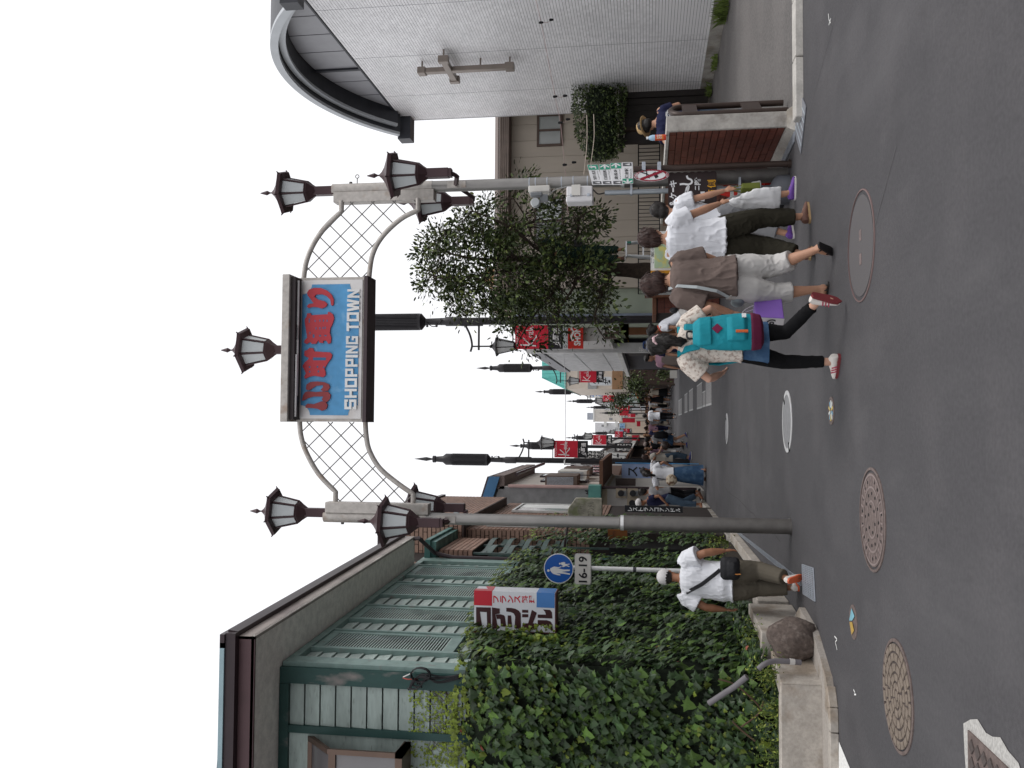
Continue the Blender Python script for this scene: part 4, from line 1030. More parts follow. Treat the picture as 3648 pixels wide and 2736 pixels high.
# direction boards on the gate post
dg = M('guide_green', (.03, .30, .19), rough=.4); dgr = M('guide_grey', (.1, .1, .11))
boards = [((235, 205), (340, 600), (445, 200), (525, 595), 'left', 'top', 'topmost green tipped guide board with bent arrow on the gate post'), ((470, 200), (535, 600), (680, 195), (715, 590), 'up', 'top', 'second green tipped guide board down the gate post'),
          ((690, 170), (735, 600), (905, 165), (925, 595), 'up', 'top', 'third guide board with broad green arrow end on the gate post'), ((910, 158), (925, 578), (1125, 152), (1135, 572), 'down', 'bot', 'lowest guide board with black pictogram and opposite green arrow')]
for bi, (a, c, d, e, ar, side, lab) in enumerate(boards):
    BYy = 10.12-.008*bi
    A_, C_, D_, E2 = [AY(*Zs(*p), BYy) for p in (a, c, d, e)]   # A: upper right, C: upper left, D: lower right, E: lower left
    t = thing('guide_board', (A_+E2)/2, lab, 'sign', 'guide boards on the gate post')
    ux = (A_-C_).normalized(); W_ = (A_-C_).length; uz = (A_-D_); Hh = uz.length; uz = uz.normalized()
    cc = (A_+C_+D_+E2)/4
    def pt(u, w, l=0): return cc+ux*(W_*(u-.5))+uz*(Hh*(w-.5))-Y_*l
    def rect(b, u0, u1, w0, w1, l=.003, mi=0): b.add([pt(u0, w0, l), pt(u1, w0, l), pt(u1, w1, l), pt(u0, w1, l)], [(0, 1, 2, 3)], mi)
    B().prism([pt(0, 0), pt(1, 0), pt(1, 1), pt(0, 1)][::-1], (0, .01, 0)).build('plate', sw, t)
    g0, g1 = (.74, .985) if side == 'top' else (.015, .23)
    b = B(); rect(b, g0, g1, .03, .97); b.build('arrow_field', dg, t)
    gm_ = (g0+g1)/2; hw = (g1-g0)*.34
    b = B()
    if ar == 'left':
        stroke(b, [(W_*(gm_-.5-.07), -Hh*.22), (W_*(gm_-.5+.03), -Hh*.22), (W_*(gm_-.5+.03), Hh*.25)], cc, ux, uz, .008, .0045); stroke(b, [(W_*(gm_-.5-.03), Hh*.1), (W_*(gm_-.5+.03), Hh*.36), (W_*(gm_-.5+.08), Hh*.1)], cc, ux, uz, .006, .0045)
    else:
        s2 = 1 if side == 'top' else -1
        stroke(b, [(W_*(gm_-.5-.08*s2), 0), (W_*(gm_-.5+.07*s2), 0)], cc, ux, uz, .011, .0045); stroke(b, [(W_*(gm_-.5-.0*s2), Hh*.4), (W_*(gm_-.5+.1*s2), 0), (W_*(gm_-.5-.0*s2), -Hh*.4)], cc, ux, uz, .007, .0045)
    b.build('arrow', sw, t)
    tx = ['鶴岡八幡宮', '鎌倉国宝館', '建長寺', '鎌倉駅'][bi]; te = ['Tsurugaoka Hachimangu', 'Kamakura Museum', 'Kenchoji', 'Kamakura Sta.'][bi]
    b = B(); cu_ = .47 if side == 'top' else .48
    put_text(b, tx, pt(cu_, .58, .004), ux, uz, W_*.46, Hh*.34, bold=.01); put_text(b, te, pt(cu_, .2, .004), ux, uz, W_*.44, Hh*.14)
    b.build('lettering', sk, t)
    b = B(); q0, q1 = (.03, .17) if side == 'top' else (.82, .97)
    rect(b, q0, q1, .1, .9, .003); b.build('pictogram_field', dgr, t)
    b = B(); b.add([pt(q0+.03, .25, .0045), pt(q1-.03, .25, .0045), pt((q0+q1)/2, .75, .0045)], [(0, 1, 2)]); b.build('pictogram', sw, t)
# meter boxes, conduit and collar on the right gate post
Zt = lambda x, y: (1450+x*.36166, 600+y*.36166)
wb = M('box_cream', (.62, .60, .56), rough=.5, v=.05); gb = M('meter_grey', (.16, .17, .18), rough=.35); cbx = M('box_white', (.66, .65, .66), rough=.45, v=.05)
mb = thing('electricity_meter', (2.6, 10.2, 2.9), 'cream backed electricity meter under glass strapped to the gate post', 'meter')
p0, p1 = AY(*Zt(1200, 245), 10.15), AY(*Zt(1410, 200), 10.15)
B().box((p0.x, 10.1, p1.z), (p1.x+.03, 10.25, p0.z)).build('back_board', wb, mb, bevel=.008)
p0, p1 = AY(*Zt(1220, 330), 10.08), AY(*Zt(1380, 240), 10.08)
B().box((p0.x+.05, 10.02, p1.z+.05), (p1.x, 10.1, p0.z)).build('meter', gb, mb, bevel=.01)
p0 = AY(*Zt(1265, 310), 10.0); B().lathe([(.055, 0), (.055, .04), (.045, .06)], p0+V((-.03, .03, 0)), 16, mat=Matrix.Rotation(math.radians(90), 3, 'X')).build('glass_cover', M('meter_glass', (.4, .42, .43), rough=.1), mb, smooth='auto')
p0 = AY(*Zt(1360, 290), 10.05); B().box(p0+V((-.04, -.01, -.03)), p0+V((.04, .05, .06))).build('terminal_cover', gb, mb)
sb = thing('switch_box', (2.6, 10.2, 2.4), 'white hinged switch box hanging below the meter on the gate post', 'box')
p0, p1 = AY(*Zt(1575, 345), 10.12), AY(*Zt(1830, 200), 10.12)
B().box((p0.x+.07, 10.06, p1.z), (p1.x+.02, 10.26, p0.z)).build('cabinet', cbx, sb, bevel=.01)
B().box((p0.x, 10.05, p1.z-.005), (p0.x+.068, 10.27, p0.z+.005)).build('lid', cbx, sb, bevel=.012)
for zz in (.03, .22): B().box((p0.x+.06, 10.045, p1.z+zz), (p0.x+.09, 10.06, p1.z+zz+.03)).build('latch', steel, sb)
p2 = AY(*Zt(1665, 215), 10.05); B().box(p2+V((-.06, -.02, -.05)), p2+V((.06, .0, .05))).build('bracket', wb, sb)
for q in (1210, 1270, 1385, 1525, 1640, 1780):
    z = AY(*Zt(q, 160), 10.26).z
    B().lathe([(.0675, z-.006), (.069, z), (.0675, z+.006)], PR, 24).build('strap', steel, gate)
b = B(); b.tube(smooth_path([AY(*Zt(1400, 260), 10.14), AY(*Zt(1470, 205), 10.16), AY(*Zt(1600, 175), 10.17), AY(*Zt(1700, 172), 10.17), AY(*Zt(1790, 172), 10.17)]), .006, 6); b.build('service_wire', M('wire_grey', (.3, .3, .3)), gate)
cd = thing('cable_conduit', (2.6, 10.2, 0), 'grey galvanised conduit pipe clamped beside the gate post', 'pipe')
cX = AY(*Zr(800, 1035), 10.2).x
B().tube([(cX, 10.2, .35), (cX, 10.2, 2.02)], .03, 12).build('pipe', M('conduit_galv', (.33, .36, .39), rough=.4, metal=.5, v=.12), cd, smooth='auto')
b = B(); b.tube(smooth_path([V((cX, 10.2, 2.02)), V((cX-.01, 10.2, 2.1)), V((cX+.05, 10.2, 2.17)), V((cX-.03, 10.2, 2.2)), V((cX+.02, 10.18, 2.28))]), .008, 6); b.build('cable', blk, cd)
for z in (1.72, .52): B().box((cX-.035, 10.16, z-.012), (cX+.12, 10.24, z+.012)).build('clamp', steel, cd)
# cake shop board, cone, bar, stone lamps
bd = thing('shop_board', (2.5, 10.6, .9), 'dark brown scalloped board with white brush lettering for cakes upstairs', 'sign')
DY = 10.02
br_ = M('board_brown', (.028, .016, .016), rough=.5, v=.12); wl_ = M('board_white', (.76, .76, .77), rough=.5); yl = M('board_yellow', (.72, .36, .02), rough=.5)
c00, c11 = AY(*Zr(570, 1210), DY), AY(*Zr(1115, 850), DY)
zt_, zb_ = c00.z, c11.z; xl_, xr_ = AY(*Zr(850, 1230), DY).x-.12, AY(*Zr(850, 850), DY).x
pts = [V((xl_, DY, zb_)), V((xr_, DY, zb_))]
n = 7
for i in range(n):
    for a in range(1, 5):
        th = -math.pi/2+math.pi*a/5
        pts.append(V((xr_+.025*math.cos(th), DY, zb_+(zt_-zb_)*(i+.5+.5*math.sin(th))/n)))
pts += [V((xr_, DY, zt_)), V((xl_, DY, zt_))]
B().prism(pts[::-1], (0, .02, 0)).build('board', br_, bd)
cI = lambda x, y: AY(*Zr(x, y), DY-.004)
def label_px(par, s, x0, x1, y0, y1, mat, bold=0., vertical=False, nm='lettering', Yp=None):
    """lettering between photo-zoom limits: x = top..bottom, y = right..left"""
    a, c = cI(x0, y0), cI(x1, y1)
    b = B(); put_text(b, s, (a+c)/2, X_, Z_, abs(a.x-c.x), abs(a.z-c.z), bold=bold); b.build(nm, mat, par)
for ch, ya, yb in (('&', 1210, 1150), ('ケ', 1130, 1065), ('ー', 1055, 1005), ('キ', 1000, 925)):
    label_px(bd, ch, 585 if ch != 'ー' else 615, 665 if ch != 'ー' else 635, yb, ya, wl_, .035)
b = B()
for pp in ([(750, 1170), (735, 1140), (760, 1110), (800, 1120), (790, 1160), (755, 1190)], [(790, 1120), (800, 1080), (820, 1130), (850, 1150), (870, 1190)], [(765, 1070), (780, 1010), (800, 990), (790, 1040), (770, 1060)], [(700, 970), (740, 965), (800, 970), (835, 950), (830, 920), (790, 900), (780, 870)]):
    stp = smooth_path([cI(*p) for p in pp], 5)
    stroke(b, [(p.x, p.z) for p in stp], V((0, DY-.004, 0)), X_, Z_, .0105, .001)
b.build('script_lettering', wl_, bd)
label_px(bd, '二', 872, 920, 985, 1035, wl_, .03); label_px(bd, '階', 865, 935, 895, 975, wl_, .02)
label_px(bd, '右', 1005, 1095, 1030, 1110, yl, .02); label_px(bd, '側', 1010, 1105, 920, 1010, yl, .02)
b = B(); a, c = cI(935, 1160), cI(980, 1050); b.box((a.x, DY-.006, c.z), (c.x, DY, a.z)); b.build('blank_strip', wl_, bd)
B().box((xr_-.4, DY+.02, zt_-.2), (xr_-.3, DY+.2, zt_-.16)).build('bracket', br_, bd)
co = thing('traffic_cone', (2.45, 10.5, 0), 'bright red traffic cone with white bands behind the grey lamp base', 'cone')
cC = V((AY(2650, 684, 10.55).x, 10.55, 0)); zc_ = AY(*Zr(1640, 1100), 10.5).z
cr_ = M('cone_red', (.62, .03, .02), rough=.4, v=.08); cw = M('cone_white', (.6, .6, .6), rough=.5)
hcone = AY(*Zr(1140, 1060), 10.55).z
z_b = max(zc_, .2)
def cone_r(z): return .155-(.135)*(z-z_b)/(hcone-z_b)
zz = [z_b, z_b+.25, z_b+.29, z_b+.33, z_b+.37, hcone]
for i in range(5):
    B().lathe([(cone_r(zz[i]), zz[i]), (cone_r(zz[i+1]), zz[i+1])], cC, 20).build('cone_body' if i in (0, 2, 4) else 'white_band', cr_ if i in (0, 2, 4) else cw, co, smooth='auto')
B().lathe([(.19, z_b-.07), (.185, z_b), (.155, z_b+.004)], cC, 20).build('skirt', cr_, co)
B().lathe([(.2, 0), (.2, z_b-.075)], cC, 20).build('weight', black, co)
sp = thing('sign_stand', (2.35, 10.1, 0), 'grey plastic stand weight with pale knobs under the conduit', 'stand')
gp = M('stand_grey', (.10, .105, .12), rough=.5)
c = V((cX-.05, 10.12, 0))
B().lathe([(.15, 0), (.15, .12), (.11, .17), (.055, .2), (.05, .3)], c, 18, sx=1.1).build('weight', gp, sp, smooth='auto')
B().lathe([(.05, .3), (.062, .31), (.05, .4)], c+V((.05, 0, .0)), 14).build('knob', cw, sp); B().lathe([(.03, .16), (.035, .2), (.02, .24)], c+V((-.12, -.06, 0)), 12).build('knob', cw, sp)
ba = thing('striped_bar', (2.6, 10.3, .8), 'thin red and white striped bar propped against the gate post', 'bar')
p0, p1 = AY(*Zr(1115, 995), 10.33), AY(*Zr(1650, 990), 10.33)
for i in range(7): B().tube([p0.lerp(p1, i/7), p0.lerp(p1, (i+1)/7)], .012, 8).build('stripe', cr_ if i % 2 else cw, ba)
# ================================================================ ivy
def inpoly(x, y, P):
    c = False; j = len(P)-1
    for i in range(len(P)):
        if (P[i][1] > y) != (P[j][1] > y) and x < (P[j][0]-P[i][0])*(y-P[i][1])/(P[j][1]-P[i][1])+P[i][0]: c = not c
        j = i
    return c
def pix(p):
    q = p-V((0, 0, H)); c = q.dot(FW)
    return 1824-F*q.dot(UP)/c, 1368-F*q.dot(RT)/c
TOPB = [(1613,2760),(1604,2588),(1622,2393),(1631,2316),(1649,2235),(1681,2149),(1735,2081),(1780,2012),(1848,1948),(1868,1908),(1893,1883),(1930,1845),(1945,1830),(1990,1796),(2035,1798)]
IVY = TOPB+[(2040,1835),(2150,1835),(2156,1795),(2246,1806),(2330,1812),(2415,1818),(2450,1845),(2529,1850),(2552,1953),(2640,2060),(2733,2152),(2769,2265),(2782,2400),(2800,2480),(2806,2760)]
def topd(x, y):
    best = 1e9
    for a, b in zip(TOPB, TOPB[1:]):
        dx, dy = b[0]-a[0], b[1]-a[1]; t = max(0, min(1, ((x-a[0])*dx+(y-a[1])*dy)/(dx*dx+dy*dy)))
        best = min(best, math.hypot(x-a[0]-t*dx, y-a[1]-t*dy))
    return best
lf = [M('ivy_leaf_dark', (.028, .060, .018), rough=.48, v=.2, s=12, isl=.5, obr=.4, spec=.35), M('ivy_leaf', (.070, .130, .024), rough=.5, v=.2, s=12, isl=.55, obr=.5, spec=.25),
      M('ivy_leaf_young', (.15, .20, .024), rough=.5, v=.2, s=12, isl=.4, obr=.3), M('ivy_leaf_red', (.20, .045, .025), rough=.5, isl=.3)]
OUT = []
for ang, r_ in ((-100, .22), (-62, .62), (-38, .42), (-8, .9), (24, .55), (62, .72), (90, 1.05), (118, .72), (156, .55), (188, .9), (218, .42), (242, .62), (280, .22)):
    OUT.append((r_*math.cos(math.radians(ang)), r_*math.sin(math.radians(ang))))
def leaf_verts(c, n, up, s):
    n = n.normalized(); u = (up-n*up.dot(n)).normalized(); w = u.cross(n)
    vs = [c+n*s*.10]
    for x, y in OUT: vs.append(c+w*(x*s)+u*(-y*s)+n*(s*(-.22*abs(x)-.12*max(y, 0)**2)))
    return vs
LF = [(0, i+1, i+2) for i in range(len(OUT)-1)]+[(0, len(OUT), 1)]
ivy = thing('wall_ivy', (-2.5, 8.9, .3), 'dense dark ivy smothering the green house walls and planter', 'ivy')
leaves = []
def try_leaf(p, n, scale=1., force=None):
    x, y = pix(p)
    if not inpoly(x, y, IVY): return
    d = topd(x, y)
    if d > 60 and noise.noise(V((p.x*2.2, p.y*2.2, p.z*2.4))) < -.34 and random.random() < .7: return
    dist = p.y
    s = (rnd(.034, .070) if random.random() < .92 else rnd(.075, .10))*scale
    mi = 0 if random.random() < .62 else 1
    young = .8*max(0, 1-d/80)+.24*max(0, noise.noise(p*1.6)+.1)*2
    if y > 2440: young += .85*max(0, 1-d/150)
    if random.random() < young: mi = 2; s *= rnd(.35, .75)
    if random.random() < .0025: mi = 3; s *= .7
    nn = (n+V((rnd(-.45, .45), rnd(-.45, .45), rnd(-.1, .95)))).normalized()
    up = V((rnd(-.38, .38), rnd(-.38, .38), 1))
    leaves.append((s*rnd(.9, 1.1)/dist, p, nn, up, s, mi))
def bulge(a, z): return .11+.16*noise.noise(V((a*1.1, z*1.3, 3.1)))+.06*noise.noise(V((a*3.7, z*3.3, 9.1)))
for i in range(5600):      # near gable face
    x, z = rnd(-4.2, -2.35), rnd(.25, 4.1)
    try_leaf(V((x, 8.95-bulge(x, z)-rnd(-.03, .12), z)), V((0, -1, 0)), 1.)
for i in range(10500):     # street face
    s, z = rnd(-.15, 6.0), rnd(.25, 4.6)
    try_leaf(wl(s, bulge(s+9, z)+.01+rnd(-.03, .12), z), nd, 1.)
for i in range(2600):     # over the corner of the brick house
    y, z = rnd(14.9, 19.5), rnd(.2, 4.6)
    try_leaf(V((-2.03+.5*bulge(y, z)+rnd(0, .05), y, z)), X_, .95)
for i in range(500):      # cascade under the projecting sign
    x, z = rnd(-2.35, -1.9), rnd(2.7, 3.4)
for i in range(800):      # ground fringe on the planter
    s = rnd(-.3, 2.2)
    try_leaf(wl(s, rnd(.1, .42), rnd(.38, .62)), V((.3, -.3, 1)), .7)
leaves.sort(key=lambda q: -q[0])
big = [q for q in leaves if q[5] != 2][:300]; bigset = set(id(q) for q in big)
proto = {}
for q in big:
    _, p, n, up, s, mi = q
    if mi not in proto:
        me = bpy.data.meshes.new('ivy_leaf'); me.from_pydata(leaf_verts(V((0, 0, 0)), Z_, Y_, 1.), [], LF); me.materials.append(lf[mi]); proto[mi] = me
    o = bpy.data.objects.new('leaf', proto[mi]); COL.objects.link(o); o.parent = ivy
    n = n.normalized(); u = (up-n*up.dot(n)).normalized(); w = u.cross(n)
    o.matrix_local = Matrix.Translation(p-wpos(ivy)) @ Matrix((w, u, n)).transposed().to_4x4() @ Matrix.Scale(s, 4)
b = B()
for q in leaves:
    if id(q) in bigset: continue
    b.add(leaf_verts(*q[1:5]), LF, q[5])
b.build('foliage', lf, ivy, kind='stuff')
# dark sheet along the walls, coloured as the shade between the ivy leaves
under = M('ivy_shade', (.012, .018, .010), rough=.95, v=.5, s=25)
b = B(); n1, n2 = 40, 30
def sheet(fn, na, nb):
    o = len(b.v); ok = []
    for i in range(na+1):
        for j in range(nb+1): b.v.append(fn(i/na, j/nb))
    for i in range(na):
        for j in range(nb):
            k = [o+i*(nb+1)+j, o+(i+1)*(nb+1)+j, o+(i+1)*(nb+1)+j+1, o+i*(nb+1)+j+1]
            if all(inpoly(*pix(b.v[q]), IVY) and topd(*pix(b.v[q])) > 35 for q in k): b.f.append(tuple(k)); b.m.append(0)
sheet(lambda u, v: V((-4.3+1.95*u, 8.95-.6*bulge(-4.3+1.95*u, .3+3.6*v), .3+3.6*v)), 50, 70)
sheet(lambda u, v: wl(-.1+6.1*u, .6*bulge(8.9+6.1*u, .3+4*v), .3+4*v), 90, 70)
b.build('shade_sheet', under, ivy)
# trailing stems and small creeper shoots over the boards
b = B(); stm = M('ivy_stem', (.09, .055, .035), rough=.8)
for i in range(26):
    y0 = rnd(2450, 2720); p = [AY(1640, y0, 8.95)]
    for k_ in range(6): p.append(AY(1640-rnd(14, 30)*(k_+1)*.8, y0+rnd(-18, 18)*(k_+1)*.5, 8.95))
    b.tube(p, .0022, 4)
b.build('stem', stm, ivy)
b = B()
for i in range(900):
    y0 = rnd(2445, 2736); q = random.random()**2.2; x0 = 1625-q*170
    p = AY(x0, y0, 8.94); s = rnd(.010, .022)
    b.add(leaf_verts(p, V((rnd(-.4, .4), -1, rnd(-.2, .6))), V((rnd(-.7, .7), 0, 1)), s), LF, 0)
b.build('creeper_shoots', lf[2], ivy, kind='stuff')
# low yellow green shrubs in the planter
shr = [M('planter_shrub_green', (.085, .125, .022), rough=.6, isl=.45, v=.2), M('planter_shrub_yellow', (.17, .20, .03), rough=.6, isl=.4, v=.2)]
for (px, py, rr, n, lab) in ((2735, 2395, .12, 240, 'feathery yellow green shrub between pipe and planter wall'), (2765, 2550, .17, 420, 'low yellow green shrub just above the stained planter wall'), (2690, 2262, .11, 170, 'leafy pale shrub above the short planter wall by the boulder'), (2560, 1935, .13, 180, 'small yellow shrub behind the gate post foot'), (2770, 2690, .15, 300, 'fine leaved shrub at the frame edge of the planter')):
    c = AY(px, py, 8.42 if py > 2300 else (9.25 if py > 2000 else 12.2)); b = B()
    for i in range(n):
        d = V((random.gauss(0, .5), random.gauss(0, .35), random.gauss(0, .55))); p = c+d*rr*1.3; s = rnd(.010, .022) if py != 2260 else rnd(.02, .045)
        nn = V((rnd(-1, 1), rnd(-1, .3), rnd(-.2, 1))).normalized(); u = V((rnd(-1, 1), rnd(-1, 1), rnd(-1, 1))); u = (u-nn*u.dot(nn)).normalized(); w = u.cross(nn)
        b.add([p-u*s, p+w*s*.4, p+u*s, p-w*s*.4], [(0, 1, 2, 3)], int(random.random() < .5))
    for i in range(14):
        d = V((rnd(-1, 1), rnd(-.6, .4), rnd(0, 1.2)))*rr; b.tube([c+V((d.x*.2, d.y*.2, -rr)), c+d], .003, 4)
    tag(b.build('planter_shrub', shr), lab, 'shrub', 'shrubs in the planter')
b = B()
for p in ([(2560, 2420), (2620, 2440), (2690, 2500), (2720, 2540)], [(2690, 2640), (2640, 2600), (2610, 2570)], [(2720, 2500), (2700, 2545), (2640, 2590)]):
    b.tube(smooth_path([AY(x, y, 8.5) for x, y in p], 4), .008, 5)
b.build('stem', stm, ivy)
# ================================================================ projecting restaurant sign
Zc = lambda x, y: (1650+x*.18083, 2080+y*.18083)
rs = thing('restaurant_sign', (-2.1, 10.1, 2.9), 'white box sign with red and blue corners and large brown katakana', 'sign')
QY = 10.0
pa, pb = AY(*Zc(219, 145), QY), AY(*Zc(1807, 940), QY)
x0, x1 = AY(*Zc(1000, 930), QY).x, AY(*Zc(1000, 160), QY).x
zt_, zb_ = pa.z, AY(*Zc(1807, 600), QY).z
B().box((x0, QY, zb_), (x1, QY+.28, zt_)).build('box', M('sign_box_white', (.66, .68, .72), rough=.4, v=.04), rs)
fr_ = M('sign_frame_brown', (.10, .03, .035), rough=.5)
B().box((x0-.012, QY-.004, zb_-.01), (x0-.001, QY+.285, zt_)).build('edge', fr_, rs)
B().box((x0, QY+.002, zb_-.012), (x1, QY+.28, zb_-.001)).build('edge', fr_, rs)
def onface(px): return [AY(*Zc(*p), QY)-Y_*.003 for p in px]
def face_poly(px, mat, nm, lift=0.):
    P = [p-Y_*lift for p in onface(px)]; b = B(); b.add(P, [tuple(range(len(P)))]); return b.build(nm, mat, rs)
zr = AY(*Zc(570, 300), QY).z; xr = AY(*Zc(400, 425), QY).x
redf, bluf = M('sign_scarlet', (.52, .012, .03), rough=.4, v=.05), M('sign_azure', (.06, .20, .50), rough=.4, v=.05)
B().box((xr, QY-.003, zr), (x1+.003, QY+.12, zt_+.002)).build('red_corner', redf, rs)
zl = AY(*Zc(1447, 300), QY).z; xb = AY(*Zc(1600, 468), QY).x
B().box((xb, QY-.003, zb_+.004), (x1+.003, QY+.28, zl)).build('blue_corner', bluf, rs)
B().hexa([(x1, QY+.1, zr), (x1+.002, QY+.1, zr), (x1+.002, QY+.28, zr+.01), (x1, QY+.28, zr+.01), (x1, QY+.1, zr+.06), (x1+.002, QY+.1, zr+.06), (x1+.002, QY+.28, zr+.12), (x1, QY+.28, zr+.12)]).build('red_swirl', redf, rs)
brw = M('sign_dark_brown', (.045, .012, .014), rough=.45)
for g in ([(255,458),(545,465),(550,880),(475,878),(465,555),(332,548),(382,880),(258,872)],
          [(568,462),(720,485),(722,585),(635,598),(690,885),(572,882)], [(640,602),(735,598),(800,615),(822,640),(850,835),(840,842),(740,838),(735,700),(712,688),(662,690)],
          [(878,620),(945,620),(965,848),(875,845)], [(850,470),(950,472),(1030,490),(1100,530),(1135,580),(1140,895),(1030,880),(1010,870),(1025,640),(1000,585),(940,555),(850,545)],
          [(1162,510),(1282,512),(1282,568),(1162,566)], [(1162,594),(1284,596),(1284,658),(1162,656)], [(1355,510),(1452,568),(1375,775),(1448,780),(1448,900),(1168,900),(1168,775),(1280,775)],
          [(1575,502),(1715,512),(1750,560),(1758,682),(1468,668),(1468,602),(1632,605),(1615,555)], [(1468,712),(1650,715),(1720,740),(1755,790),(1770,925),(1740,925),(1690,850),(1640,815),(1470,815)]):
    face_poly(g, brw, 'katakana')
for ch, a, c in (('フ', 590, 705), ('ラ', 725, 855), ('ン', 870, 995), ('ス', 1005, 1135), ('料', 1150, 1280), ('理', 1295, 1420)):
    q0, q1 = AY(*Zc(a, 375), QY), AY(*Zc(c, 230), QY); b = B()
    put_text(b, ch, V(((q0.x+q1.x)/2, QY-.003, (q0.z+q1.z)/2)), X_, Z_, abs(q1.x-q0.x), abs(q0.z-q1.z)*.95, bold=.03); b.build('lettering', M('sign_scarlet', ()), rs)
b = B()
for i in range(60):
    p = AY(1655+rnd(0, 330), 2252-abs(random.gauss(0, 14)), QY-.05); b.add(leaf_verts(p, V((rnd(-.5, .5), -1, rnd(0, .6))), V((rnd(-.6, .6), 0, 1)), rnd(.015, .035)), LF, 0)
for i in range(260):
    p = AY(1660+rnd(0, 330), 2262+abs(random.gauss(0, 24)), QY-rnd(0, .1)-.3*random.random()); b.add(leaf_verts(p, V((rnd(-.5, .5), -1, rnd(0, .6))), V((rnd(-.6, .6), 0, 1)), rnd(.02, .05)), LF, int(random.random() < .5))
b.build('sign_creeper', [lf[2], lf[1]], ivy, kind='stuff')
# ================================================================ pedestrian street sign
ps = thing('pedestrian_sign', (-1.87, 11.5, 0), 'round blue pedestrian sign with 16-19 plate on white pole', 'sign')
PY_ = 11.5
Zp = lambda x, y: (1500+x*.4973, 1500+y*.4973)
Zq = lambda x, y: (1450+x*.27125, 1780+y*.27125)
cS = AY(*Zp(986, 1055), PY_); rS = (AY(*Zp(986, 948), PY_)-AY(*Zp(986, 1162), PY_)).length/2
sx = cS.x-.0
px_ = AY(*Zp(1500, 1068), PY_).x
wp = M('pole_white', (.66, .66, .66), rough=.4, v=.06)
B().lathe([(.03, 0), (.03, cS.z+.12)], (px_, PY_+.05, 0), 14).build('pole', wp, ps, smooth='auto')
b = B()
for zz in (1530,): z = AY(*Zp(zz, 1070), PY_).z; b.lathe([(.031, z-.02), (.031, z+.02)], (px_, PY_+.05, 0), 14)
b.build('pole_band', M('band_dark', (.05, .05, .06)), ps)
b = B(); b.lathe([(rS, 0), (rS, .012)], cS, 48, mat=Matrix.Rotation(math.radians(90), 3, 'X')); b.build('disc', M('enamel_white', ()), ps)
b = B(); disc(b, cS-Y_*.0135, rS*.945, X_, Z_, 48); b.build('blue_face', M('traffic_blue', (.012, .10, .42), rough=.35, v=.03), ps)
ps_w = M('enamel_white', ())
def zqp(px, l): return [AY(*Zq(*p), PY_)-Y_*l for p in px]
for k_, g in enumerate(([(1880,925),(1885,897),(1920,885),(1960,895),(2010,905),(2060,915),(2140,915),(2143,932),(2080,940),(2035,945),(2090,955),(2143,968),(2140,983),(2060,971),(2000,966),(1958,961),(2015,980),(2018,992),(1975,988),(1920,972),(1895,947)],
          [(1900,888),(1935,875),(1990,885),(2030,871),(2032,880),(1990,898),(1940,892)], [(2022,823),(2060,815),(2082,822),(2072,835),(2095,843),(2135,838),(2138,848),(2100,855),(2137,872),(2130,882),(2090,867),(2060,881),(2035,880),(2050,862),(2030,855)])):
    P = zqp(g, .0165+.001*k_); b = B(); b.add(P, [tuple(range(len(P)))]); b.build('figure', ps_w, ps)
for c, r in (((1858, 928), 17), ((2010, 838), 12)):
    P = zqp([(c[0]+r*math.cos(a*.52), c[1]-r*math.sin(a*.52)) for a in range(12)], .0195); b = B(); b.add(P, [tuple(range(12))]); b.build('figure', ps_w, ps)
q0, q1 = AY(*Zp(1100, 1170), PY_), AY(*Zp(1220, 952), PY_)
pc = (q0+q1)/2; hw, hh = abs(q1.x-q0.x)/2, abs(q0.z-q1.z)/2
def rrect(c, hw, hh, r, y):
    pts = []
    for sx_, sz_, a0 in ((1, 1, 0), (-1, 1, 90), (-1, -1, 180), (1, -1, 270)):
        for i in range(5): a = math.radians(a0+i*22.5); pts.append(V((c.x+sx_*(hw-r)+r*math.cos(a), y, c.z+sz_*(hh-r)+r*math.sin(a))))
    return pts
B().prism(rrect(pc, hw, hh, .03, PY_)[::-1], (0, .012, 0)).build('time_plate', M('plate_rim', (.45, .45, .46), rough=.4), ps)
P = rrect(pc, hw-.008, hh-.008, .025, PY_-.0135); b = B(); b.add(P, [tuple(range(len(P)))]); b.build('plate_face', M('plate_face', (.60, .58, .55), rough=.4), ps)
b = B(); put_text(b, '16-19', pc-Y_*.0165, X_, Z_, hw*1.68, hh*1.05, bold=.022); b.build('lettering', sk, ps)
# ================================================================ brown brick building behind
bk = M('brown_brick', (.27, .17, .13), rough=.7, v=.12, s=20, isl=.16, obr=.18)
bkm = M('brick_mortar', (.035, .027, .025), rough=.9)
bb = thing('brick_building', (-3, 16, 0), 'brown brick restaurant building with green lattice beyond the weatherboard house', 'building')
nbrick = [0]; brk_rest = B()
def brick_face_y(y, x0, x1, z0, z1, ch=.083, ln=.235):
    """camera facing brick face"""
    r = 0; z = z0
    while z < z1-.02:
        x = x1-(ln/2 if r % 2 else ln)
        hi = x1
        while hi > x0+.01:
            lo = max(x, x0)
            tgt = B() if nbrick[0] < 300 else brk_rest
            tgt.box((lo+.006, y-.012, z+.008), (hi-.006, y+.02, min(z+ch-.008, z1)))
            if nbrick[0] < 300: tgt.build('brick', bk, bb); nbrick[0] += 1
            hi = x; x -= ln
        z += ch; r += 1
def brick_face_x(xf, y0, y1, z0, z1, ch=.083, ln=.235):
    r = 0; z = z0
    while z < z1-.02:
        y = y0; e = y0+(ln/2 if r % 2 else ln)
        while y < y1-.01:
            tgt = B() if nbrick[0] < 300 else brk_rest
            tgt.box((xf-.02, y+.006, z+.008), (xf+.012, min(e, y1)-.006, min(z+ch-.008, z1)))
            if nbrick[0] < 300: tgt.build('brick', bk, bb); nbrick[0] += 1
            y = e; e += ln
        z += ch; r += 1
B().box((-5, 15.62, 0), (-2.46, 23, 6.3)).build('wall_core', bkm, bb)
